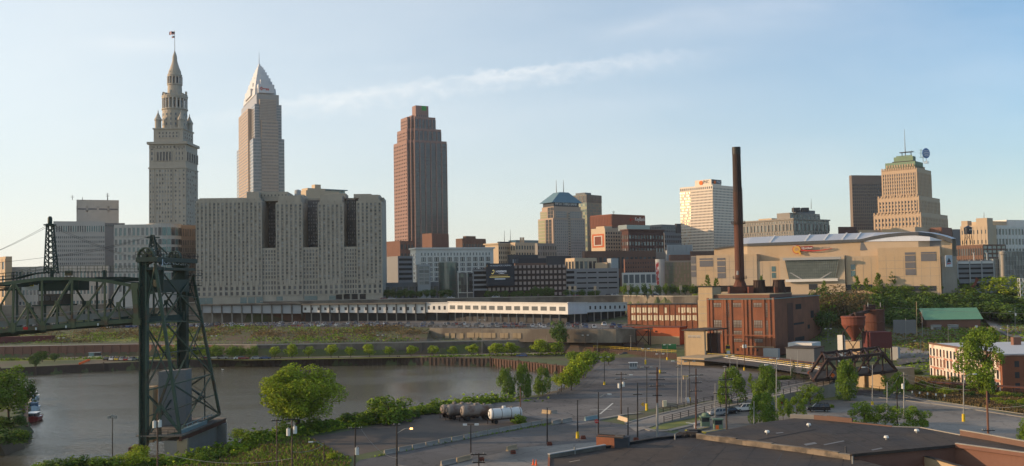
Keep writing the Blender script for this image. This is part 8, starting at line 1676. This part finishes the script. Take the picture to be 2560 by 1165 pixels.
pole(281,1043,1142,'floodlight pole standing at the near water edge at left',m='black_steel',kind='lamp_post',lamp='flood',w_=.2); npole(394,1034,158,'utility pole with two white transformers in front of the bridge pier',cans=((-.42,2.2),(.42,2.1)),m='wood_pole',w_=.3,grp=None); npole(730,1045,150,'utility pole with two white transformers below the largest tree',arms=((.2,2.2),),cans=((-.5,2.6),(.5,2.3)),m='wood_pole',w_=.26); npole(692,1048,156,'slim pole with a T crossarm left of the transformer pole',arms=((.2,1.6),),m='wood_pole',w_=.24); pole(810,1107,1158,'short pole with a lamp arm pointing left over the grass',m='wood_pole',lamp='left',w_=.2,kind='lamp_post'); npole(885,1066,150,'leaning dark pole with a transformer over the dirt yard',arms=((.3,2.0),),m='wood_dark',w_=.26,lean=4,cans=((.35,4.2),)); npole(992,1060,148,'dark pole with a small glowing orange lamp',arms=((.15,1.0),),m='wood_dark',w_=.3,lamp='lit')
pole(1177,1062,1132,'dark post with two white lamps in front of the dirt yard',m='wood_dark',kind='lamp_post',lamp='double',w_=.22); pole(1301,968,1040,'bare wooden pole behind the white tank trailer',m='wood_red',w_=.22); pole(1368,1020,1110,'dark bare pole in the road island, left of its neighbour',m='wood_dark',w_=.26); pole(1444,1000,1096,'dark pole with a yellow lower part in the road island',m='wood_dark',w_=.24,yellow=1.3); pole(1496,980,1084,'dark pole beside the stop sign',m='wood_dark',w_=.24,lamp='right'); npole(1197,1133,142,'top of a crossarm pole rising at the bottom edge of the view',arms=((.15,2.2),(1.3,1.8)),m='wood_dark',w_=.24)
for i,(px,yt,D_)in enumerate(((153,845,440),(230,838,470),(186,865,430),(535,840,440),(605,842,432),(665,838,432),(835,778,452),(994,838,440),(1078,835,440),(1205,800,420),(1268,835,420),(1367,838,420),(1463,838,415),(1493,850,412),(1272,850,418),(950,838,432))):
 pole(px,yt,880,'%s slim lamp or wire pole from the left along the far bank'%ORD[i],D=D_,m='galv' if i%2 else 'wood_pole',w_=.2,kind='lamp_post' if i%3==0 else 'utility_pole',lamp='double' if i%3==0 else None,grp='slim poles along the far bank')
def wr(p0,h0,p1,h1,dx0=0,dx1=0,sag=1.0,lab='thin overhead wire',r=.028,label=None):
 (_,a),(_,b2)=PT[p0],PT[p1]; wire(a+V((dx0,-.15,-h0)),b2+V((dx1,-.15,-h1)),sag,r,label or lab,group='overhead wires',m='galv')
for i,(p0,h0,p1,h1)in enumerate(((1643,.9,1740,1.1),(1740,1.1,1817,1.5),(2260,.6,2409,4),(2218,2,2260,.6))):
 for dx in(-1.1,1.1):wr(p0,h0,p1,h1,dx,dx,.8,('left ' if dx<0 else 'right ')+['wire between the thick four-armed pole and its neighbour','wire between the three-armed pole and the pole right of the booths','wire crossing the right lot to the tall yellow-based lamp post','wire between the two grey poles among the leafy trees'][i],r=.022)
wr(885,.3,992,5,.8,0,1.0,'wire from the leaning pole to the lit lamp pole'); wr(730,5,810,.3,0,0,.5,'wire from the transformer pole to the short lamp pole'); wr(394,6,730,6,0,0,1.2,'long wire in front of the bridge pier'); wr(1177,5.6,1197,.2,0,-.9,.3,'wire at the bottom edge near the crossarm pole')
(_,a)=PT[992]; wire(a-V((0,0,6)),at(1450,1150,120),1.2,.028,'sagging wire running right from the lit lamp pole',m='galv'); (_,a)=PT[2260]; wire(a-V((0,0,5)),at(2580,1012,175),1.5,.03,'long wire across the weeds to the right edge',m='galv'); wire(at(2230,768,400),at(2580,785,385),.4,.04,'wire stretched in front of the wooded hillside',m='galv')
def jersey(px0,y0,px1,y1,label,m='concrete',n=1,grp='concrete barriers along the yard edge'):
 a0,b0=gz(px0,y0,3.03),gz(px1,y1,3.03)
 for i in range(n):
  a=a0.lerp(b0,(i+.02)/n); b2=a0.lerp(b0,(i+.97)/n); d=b2-a; n_=V((-d.y,d.x,0)).normalized(); mb=MB(); pr=[(-.3,0),(-.3,.12),(-.14,.35),(-.09,.85),(.09,.85),(.14,.35),(.3,.12),(.3,0)]; A_=[a+n_*u+V((0,0,h))for u,h in pr]; B_=[b2+n_*u+V((0,0,h))for u,h in pr]
  for k_ in range(8):j=(k_+1)%8; mb.poly([A_[k_],A_[j],B_[j],B_[k_]],m)
  mb.poly(A_,m); mb.poly(B_,m); mb.build('concrete_barrier',None,None,tagd=dict(label=(label%ORD[i])if '%s' in label else label,cat='barrier',group=grp))
jersey(960,1137,1378,1055,'%s concrete barrier from the left in the long row below the dirt yard',n=14); jersey(1380,1062,1402,1057,'concrete barrier at the right end of the row, left piece',grp='barriers at the lot entrance'); jersey(1405,1058,1430,1053,'concrete barrier at the right end of the row, right piece',grp='barriers at the lot entrance'); jersey(1462,1052,1494,1047,'bluish concrete barrier in the lot entrance left of the stop sign','trim_blue',grp='barriers at the lot entrance'); jersey(1355,1033,1378,1035,'tan concrete block in the middle of the lot entrance','tan_concrete',grp='barriers at the lot entrance'); jersey(1378,1035,1393,1034,'grey block next to the tan block in the lot entrance',grp='barriers at the lot entrance'); jersey(1546,1048,1572,1056,'pinkish concrete barrier at the foot of the bridge road','beige_wall',grp='barriers at the lot entrance'); jersey(1267,1128,1292,1122,'low wooden-topped barrier in the forecourt','tan_concrete',grp='barriers in the forecourt'); jersey(1102,1165,1140,1157,'concrete barrier at the bottom edge beside the road, left piece',grp='barriers in the forecourt'); jersey(1141,1157,1176,1148,'concrete barrier at the bottom edge beside the road, right piece','tan_concrete',grp='barriers in the forecourt')
for px,py,l in((1374,1113,'left rusty red block beside the road island pole'),(1458,1097,'rusty block right of the yellow-based pole'),(1283,1134,'rusty block beside the wooden-topped barrier'),(1204,1152,'rusty block near the bottom edge'),(1590,1102,'orange-red block behind the parapet')):
 q=gz(px,py,3.03); mb=MB(); mb.box(q,.95,.8,.5,'rust_red'); mb.box(q+V((0,0,.5)),.7,.6,.15,'rust'); mb.bar(q+V((-.5,-.42,.25)),q+V((.5,-.42,.25)),.08,m='rust_dark'); mb.build('anchor_block',None,None,tagd=dict(label=l,cat='block'))
t=thing('stop_sign','red stop sign at the road junction near the lot entrance','road sign',gz(1492,1088,3.03)); q=gz(1492,1086,3.03); mb=MB(); mb.bar(q,q+V((0,0,2.8)),.07,m='galv'); mb.build('post',None,t); mb=MB(); c=q+V((0,-.1,2.6)); mb.poly([c+V((.42*math.cos(PI/8+i*PI/4),0,.42*math.sin(PI/8+i*PI/4)))for i in range(8)],'sign_red'); mb.poly([c+V((.42*math.cos(PI/8+i*PI/4),.05,.42*math.sin(PI/8+i*PI/4)))for i in range(8)][::-1],'sign_red'); pb=mb.build('plate',None,t,recalc=False); text(pb,'STOP',c+V((-.3,-.02,-.1)),(1,0,0),.2,'sign_white',width=.6,ext=.01)
def warn(px,py,label,m='sign_orange',s_=.62,h=2.0,z=3.03):
 q=gz(px,py,z); t=thing('warning_sign',label,'road sign',q); mb=MB(); mb.bar(q,q+V((0,.05,h)),.07,m='galv'); mb.build('post',None,t); mb=MB(); c=q+V((0,-.05,h)); mb.poly([c+V((0,0,-s_)),c+V((s_,0,0)),c+V((0,0,s_)),c+V((-s_,0,0))],m); mb.poly([c+V((0,.05,-s_)),c+V((-s_,.05,0)),c+V((0,.05,s_)),c+V((s_,.05,0))],m); mb.build('plate',None,t,recalc=False)
warn(1608,1038,'orange-yellow diamond warning sign at the start of the bridge road','sign_gold',.5,2.4,3.2); warn(2024,951,'left orange diamond work sign near the truss bridge',z=6.2); warn(2082,958,'right orange diamond work sign near the truss bridge',z=6.4)
def person(px,py,z,label,top,h=1.75,rz=0):
 q=gz(px,py,z); me=bpy.data.meshes.new('person'); J=dict(pel=(0,0,.92),che=(0,.02,1.32),neck=(0,0,1.5),hd=(0,-.02,1.62),hd2=(0,-.02,1.74),lh=(-.1,0,.88),lk=(-.12,-.04,.5),la=(-.12,.02,.09),lf=(-.13,-.14,.05),rh=(.1,0,.88),rk=(.12,-.03,.5),ra=(.13,.02,.09),rf=(.14,-.14,.05),ls=(-.2,0,1.42),le=(-.28,-.02,1.14),lw=(-.26,-.16,.92),lhd=(-.25,-.2,.84),rs=(.2,0,1.42),re=(.28,-.02,1.14),rw=(.26,-.16,.92),rhd=(.25,-.2,.84)); E=[('pel','che'),('che','neck'),('neck','hd'),('hd','hd2'),('pel','lh'),('lh','lk'),('lk','la'),('la','lf'),('pel','rh'),('rh','rk'),('rk','ra'),('ra','rf'),('che','ls'),('ls','le'),('le','lw'),('lw','lhd'),('che','rs'),('rs','re'),('re','rw'),('rw','rhd')]; R_=dict(pel=.15,che=.17,neck=.06,hd=.1,hd2=.08,lh=.1,lk=.07,la=.05,lf=.04,rh=.1,rk=.07,ra=.05,rf=.04,ls=.07,le=.05,lw=.035,lhd=.04,rs=.07,re=.05,rw=.035,rhd=.04); ks_=list(J)
 me.from_pydata([J[k]for k in ks_],[(ks_.index(a),ks_.index(b2))for a,b2 in E],[]); o=bpy.data.objects.new('person',me); col.objects.link(o); sk=o.modifiers.new('s','SKIN'); o.modifiers.new('d','SUBSURF').levels=1
 for i,k in enumerate(ks_):me.skin_vertices[0].data[i].radius=(R_[k],R_[k]); me.skin_vertices[0].data[i].use_root=(k=='pel')
 bpy.context.view_layer.update(); m2=bpy.data.meshes.new_from_object(o.evaluated_get(bpy.context.evaluated_depsgraph_get())); o.modifiers.clear(); o.data=m2; m2.materials.clear(); [m2.materials.append(M[k])for k in(top,'dark_grey','skin')]
 for p in m2.polygons:z_=p.center.z; p.material_index=2 if z_>1.5 or(z_<.9 and abs(p.center.x)>.2)else(0 if z_>.9 else 1); p.use_smooth=True
 o.location=q; o.scale=(h/1.8,)*3; o.rotation_euler=(0,0,rad(rz)); setp(o,label,'person')
person(2029,956,6.0,'person in a white shirt and dark trousers by the left orange work sign','sign_white'); person(2036,955,6.0,'person in a pale blue shirt standing right behind the one in white','sign_pale',rz=40); person(2078,952,6.5,'person in a light top standing by the right orange work sign','light_grey',rz=-30)
t=thing('railway_worker_lift','small yellow rail vehicle standing in front of the power plant','vehicle',gz(1820,884,5)); q=gz(1820,886,5.1); mb=MB(); mb.box(q+V((0,0,.5)),1.6,1.4,1.6,'yellow_paint'); mb.box(q+V((0,0,2.1)),1.3,1.3,1.2,'glass_dark'); mb.box(q+V((0,0,3.3)),1.6,1.5,.15,'yellow_paint'); mb.box(q+V((0,-.8,.3)),1.2,.5,1.1,'white_paint'); mb.build('body',None,t)
for s_ in(-.6,.6):mb=MB(); mb.cyl(q+V((s_,-.75,.4)),q+V((s_,.75,.4)),.4,n=12,m='tyre'); mb.build('wheel',None,t)
def booth(px,py,label,dome=False):
 q=gz(px,py,3.05); t=thing('parking_booth',label,'booth',q); mb=MB(); mb.box(q,1.7,1.5,1.1,'booth_green'); mb.build('base',None,t); mb=MB(); mb.box(q+V((0,0,1.1)),1.6,1.4,.9,'glass_dark'); mb.build('window',None,t); mb=MB()
 for sx in(-.8,.8):
  for sy in(-.7,.7):mb.bar(q+V((sx,sy,1.1)),q+V((sx,sy,2.0)),.12,m='booth_green')
 mb.box(q+V((0,0,2.0)),2.1,1.9,.22,'booth_green'); mb.build('roof',None,t)
 if dome:mb=MB(); mb.lathe(q+V((.1,.1,2.2)),[(.75,0),(.75,.35),(.5,.6),(.02,.7)],12,'booth_green'); mb.build('dome',None,t)
 else:mb=MB(); mb.box(q+V((-.3,-.78,.2)),.6,.04,.8,'sign_orange'); mb.build('panel',None,t)
booth(1763,1067,'green parking booth with a domed roof at the lot entrance',True); booth(1795,1074,'green parking booth with an orange panel at the lot entrance')
for(px0,y0,px1,y1,l)in((1722,1078,1770,1069,'left'),(1756,1083,1812,1073,'right')):a,b2=gz(px0,y0,3.04),gz(px1,y1,3.04); mb=MB(); mb.bar(a+V((0,0,.1)),b2+V((0,0,.1)),1.5,.22,'sidewalk'); mb.bar(a+V((-.1,-.6,.12)),b2+V((0,-.6,.12)),.2,.24,'yellow_paint'); mb.cyl(a+V((0,0,0)),a+V((0,0,.24)),.8,n=14,m='yellow_paint'); mb.build('booth_island',None,None,tagd=dict(label='raised yellow-edged kerb island under the %s booth'%l,cat='kerb island'))
t=thing('entry_gate','white barrier gate left of the parking booths','barrier gate',gz(1738,1071,3.04)); q=gz(1738,1071,3.04); mb=MB(); mb.box(q,.4,.4,1.1,'lamp_white'); mb.build('housing',None,t); mb=MB(); mb.bar(q+V((0,-.25,1.0)),q+V((-1.8,.4,1.15)),.1,m='lamp_white'); mb.build('boom',None,t)
q=gz(1583,922,3.04); t=thing('attendant_hut','small white glazed attendant hut alone in the parking lot','hut',q); mb=MB(); mb.box(q,2.6,1.8,.8,'light_grey'); mb.build('base',None,t); mb=MB(); mb.box(q+V((0,0,.8)),2.5,1.7,1.2,'glass_grey'); mb.build('window',None,t); mb=MB(); mb.box(q+V((0,0,2.0)),3.0,2.2,.2,'white_paint'); [mb.bar(q+V((x,-.9,.8)),q+V((x,-.9,2)),.08,m='white_paint')for x in(-1.25,-.4,.4,1.25)]; mb.build('roof',None,t)
q=gz(1662,1017,3.1); t=thing('traffic_board','cream striped box beside the bridge road railing','board',q); mb=MB(); mb.box(q,.9,.6,1.5,'pane_cream'); mb.build('box',None,t); mb=MB(); mb.box(q+V((1.6,.2,0)),2.4,.5,.9,'concrete'); mb.build('block',None,t)
q=gz(1716,1006,3.1); mb=MB(); mb.pp(q,(.9,.1,0),(0,.08,0),(-.2,0,1.2),'sign_pale'); mb.bar(q+V((.1,.05,0)),q+V((.1,.4,0)),.06,m='galv'); mb.build('notice_board',None,None,tagd=dict(label='small pale blue board leaning by the bridge road railing',cat='board'))
q=gz(1714,948,3.05); mb=MB(); mb.box(q,1.4,1.0,.9,'tan_wall'); mb.box(q+V((0,0,.9)),1.6,1.2,.1,'yellow_paint'); mb.build('equipment_box',None,None,tagd=dict(label='small tan equipment box in the middle of the parking lot',cat='box'))
for i in range(2):q=gz(1333,1162+i,3.05)+V((i*.5,0,0)); mb=MB(); mb.lathe(q,[(.28,0),(.28,.06),(.16,.08),(.04,.95),(.01,.96)],10,'cone_orange'); mb.build('traffic_cone',None,None,tagd=dict(label='%s orange traffic cone at the bottom edge of the forecourt'%('left','right')[i],cat='traffic cone'))
q=gz(270,893,3.1)
for i,(px,m_)in enumerate(((230,'trim_blue'),(244,'dark_grey'))):q=at(px,890,440); q.z=3.1; t=thing('playground_kiosk','%s small kiosk with glass sides and pale base on the far bank'%('left blue','right dark')[i],'kiosk',q); mb=MB(); mb.box(q,2.8,2,.9,'pane_cream'); mb.build('base',None,t); mb=MB(); mb.box(q+V((0,0,.9)),2.2,1.6,1.4,m_); mb.build('cab',None,t); mb=MB(); mb.box(q+V((0,0,2.3)),2.6,2.0,.2,'light_grey'); mb.build('roof',None,t)
mb=MB(); a,b2=gz(200,911,3.1),gz(222,902,3.1)
for i in range(9):q=a.lerp(b2,i/8); mb.box(q,.9,.5,.7,'cone_orange')
mb.build('barrier_line',None,None,tagd=dict(label='line of orange plastic barriers on the far bank near the kiosks',cat='barrier'))
def fence(name,label,pts,h,st,m,w_=.06,rails_=(1,),cat='fence'):
 t=thing(name,label,cat,pts[0]); mb=MB(); pm=MB()
 for a,b2 in zip(pts,pts[1:]):
  n=max(1,int((b2-a).length/st))
  for i in range(n):q=a.lerp(b2,i/n); pm.bar(q,q+V((0,0,h)),w_*1.6,m=m)
  for k_ in rails_:mb.bar(a+V((0,0,h*k_)),b2+V((0,0,h*k_)),w_,m=m)
 mb.build('rail',None,t); pm.build('post',None,t)
fence('road_railing','thin railing along the top of the long retaining wall road',[V((x,YWALL(x)+.3,8.4))for x in range(-300,40,20)],1.0,3,'galv',.06,(.5,1),'railing')
fence('fence','thin chain fence along the edge of the upper parking lot',[V((x,YLOT(x)+.4,13.0))for x in range(-140,60,10)],1.2,3,'galv',.06,(.5,1))
fence('fence','dark low fence between the parking lot and the river corner trees',[gz(1395,986,3),gz(1432,962,3),gz(1470,930,3),gz(1500,905,3)],1.2,2.5,'rail_black',.07,(.4,.7,1))
fence('fence','rusty railway fence with small white plates along the right lot',[gz(2160,975,3),gz(2260,988,3),gz(2400,1006,3),gz(2600,1036,3)],1.4,2.5,'rust_dark',.06,(.3,.6,1))
for i,px in enumerate((2281,2299,2319,2340,2362)):q=gz(px,991+(px-2260)*.115,3)+V((0,-.1,1.1)); mb=MB(); mb.box(q,.35,.05,.5,'sign_white'); mb.bar(q+V((0,.05,-1.1)),q+V((0,.05,0)),.05,m='galv'); mb.build('marker_plate',None,None,tagd=dict(label='%s small white marker plate from the left on the railway fence'%ORD[i],cat='sign',group='white marker plates'))
for k_ in range(2):
 mb=MB(); P=[gz(x,y-k_*4,3.1)for x,y in((2240,972),(2330,985),(2450,1003),(2600,1026))]
 for a,b2 in zip(P,P[1:]):mb.bar(a,b2,.15,.2,'rust')
 mb.build('railway_track',None,None,tagd=dict(label=('nearer','farther')[k_]+' rusty rail through the weeds at the right',cat='railway track'))
def antenna(px,yb,yt,D,label,r=.25,bars=0):
 a,b2=at(px,yb,D),at(px,yt,D); t=MB(); t.cyl(a,b2,r,r*.4,6,'dark_bronze')
 for i in range(bars):q=a.lerp(b2,.5+.5*i/bars); t.bar(q-V((1.2,0,0)),q+V((1.2,0,0)),.15,m='dark_bronze')
 t.build('antenna',None,None,tagd=dict(label=label,cat='antenna'))
antenna(181,500,487,715,'thin antenna on the left of the penthouse block roof',bars=2); antenna(269,500,482,715,'antenna rack with dishes on the right of the penthouse block roof',bars=3,r=.4); antenna(206,500,492,715,'tiny antenna in the middle of the penthouse block roof'); antenna(1261,605,576,850,'thin mast left of the blue-green hipped roof, left one'); antenna(1276,605,574,850,'thin mast left of the blue-green hipped roof, right one'); antenna(2028,522,497,805,'thin mast on the grey classical block'); antenna(1534,537,527,885,'small antenna frame on the rust brown bank building',bars=3); antenna(2460,545,530,725,'thin mast on the tan brick warehouse'); antenna(1984,530,516,800,'short mast left on the grey classical block')
for i,px in enumerate((1571,1632,1702,1488,1438,1425)):
 q=at(px,735,545 if px<1500 else 512); mb=MB(); mb.bar(V((q.x,q.y,24)),V((q.x,q.y,q.z+3)),.2,m='galv'); mb.box((q.x,q.y,q.z+2),1.4,.15,2.4,'tan_wall'); mb.build('street_banner',None,None,tagd=dict(label='%s orange-yellow street banner on a pole along the downtown street'%ORD[i],cat='banner',group='street banners'))
q=at(2437,722,470); t=thing('sculpture','tall rusty red abstract sculpture by the arena garage','sculpture',V((q.x,q.y,22))); mb=MB(); q=V((q.x,q.y,22.5)); mb.bar(q,q+V((.3,0,4.5)),.5,m='dark_grey'); mb.bar(q+V((-1.6,0,4.2)),q+V((.6,0,6.0)),.9,m='rust_red'); mb.bar(q+V((-.4,0,5.2)),q+V((1.8,.2,8.2)),.8,m='rust_red'); mb.bar(q+V((.2,0,6)),q+V((1.0,0,8.8)),.5,m='rust_red'); mb.build('form',None,t)
q=at(2554,728,460); lt=thing('lattice_tower','white steel lattice post at the right edge','tower',V((q.x,q.y,20))); lattice(lt,'frame',(q.x,q.y,20),(q.x,q.y,zt(2554,696,460)),2.2,2.2,'lamp_white',4,.16)
for i,px in enumerate((2435,2468)):a=at(px,652,565); mb=MB(); mb.bar(a,a+V((0,0,4.4)),.35,m='lamp_white'); mb.box(a+V((0,0,4.3)),1.4,.5,.3,'lamp_white'); mb.build('lamp_post',None,None,tagd=dict(label='%s white lamp post on top of the right parking garage'%('left','right')[i],cat='street lamp'))
q=at(2507,640,566); mb=MB(); mb.lathe((q.x,q.y,30),[(1.0,0),(1.0,13.5),(1.6,13.6),(1.6,15.2),(.1,15.8)],12,'concrete'); mb.build('stair_drum',None,None,tagd=dict(label='round capped stair drum in front of the glass stair tower',cat='tower'))
hz=bpy.data.materials.new('haze'); hz.use_nodes=True; hz.node_tree.nodes.remove(hz.node_tree.nodes['Principled BSDF']); pv=nd(hz.node_tree,'ShaderNodeVolumePrincipled'); pv.inputs['Color'].default_value=(.86,.90,.95,1); pv.inputs['Density'].default_value=HAZE; pv.inputs['Anisotropy'].default_value=.2; hz.node_tree.links.new(pv.outputs[0],hz.node_tree.nodes['Material Output'].inputs['Volume']); M['haze']=hz
mb=MB(); mb.pp((-2500,-800,-6),(5000,0,0),(0,3300,0),(0,0,336),'haze'); o=mb.build('haze'); o['kind']='stuff'
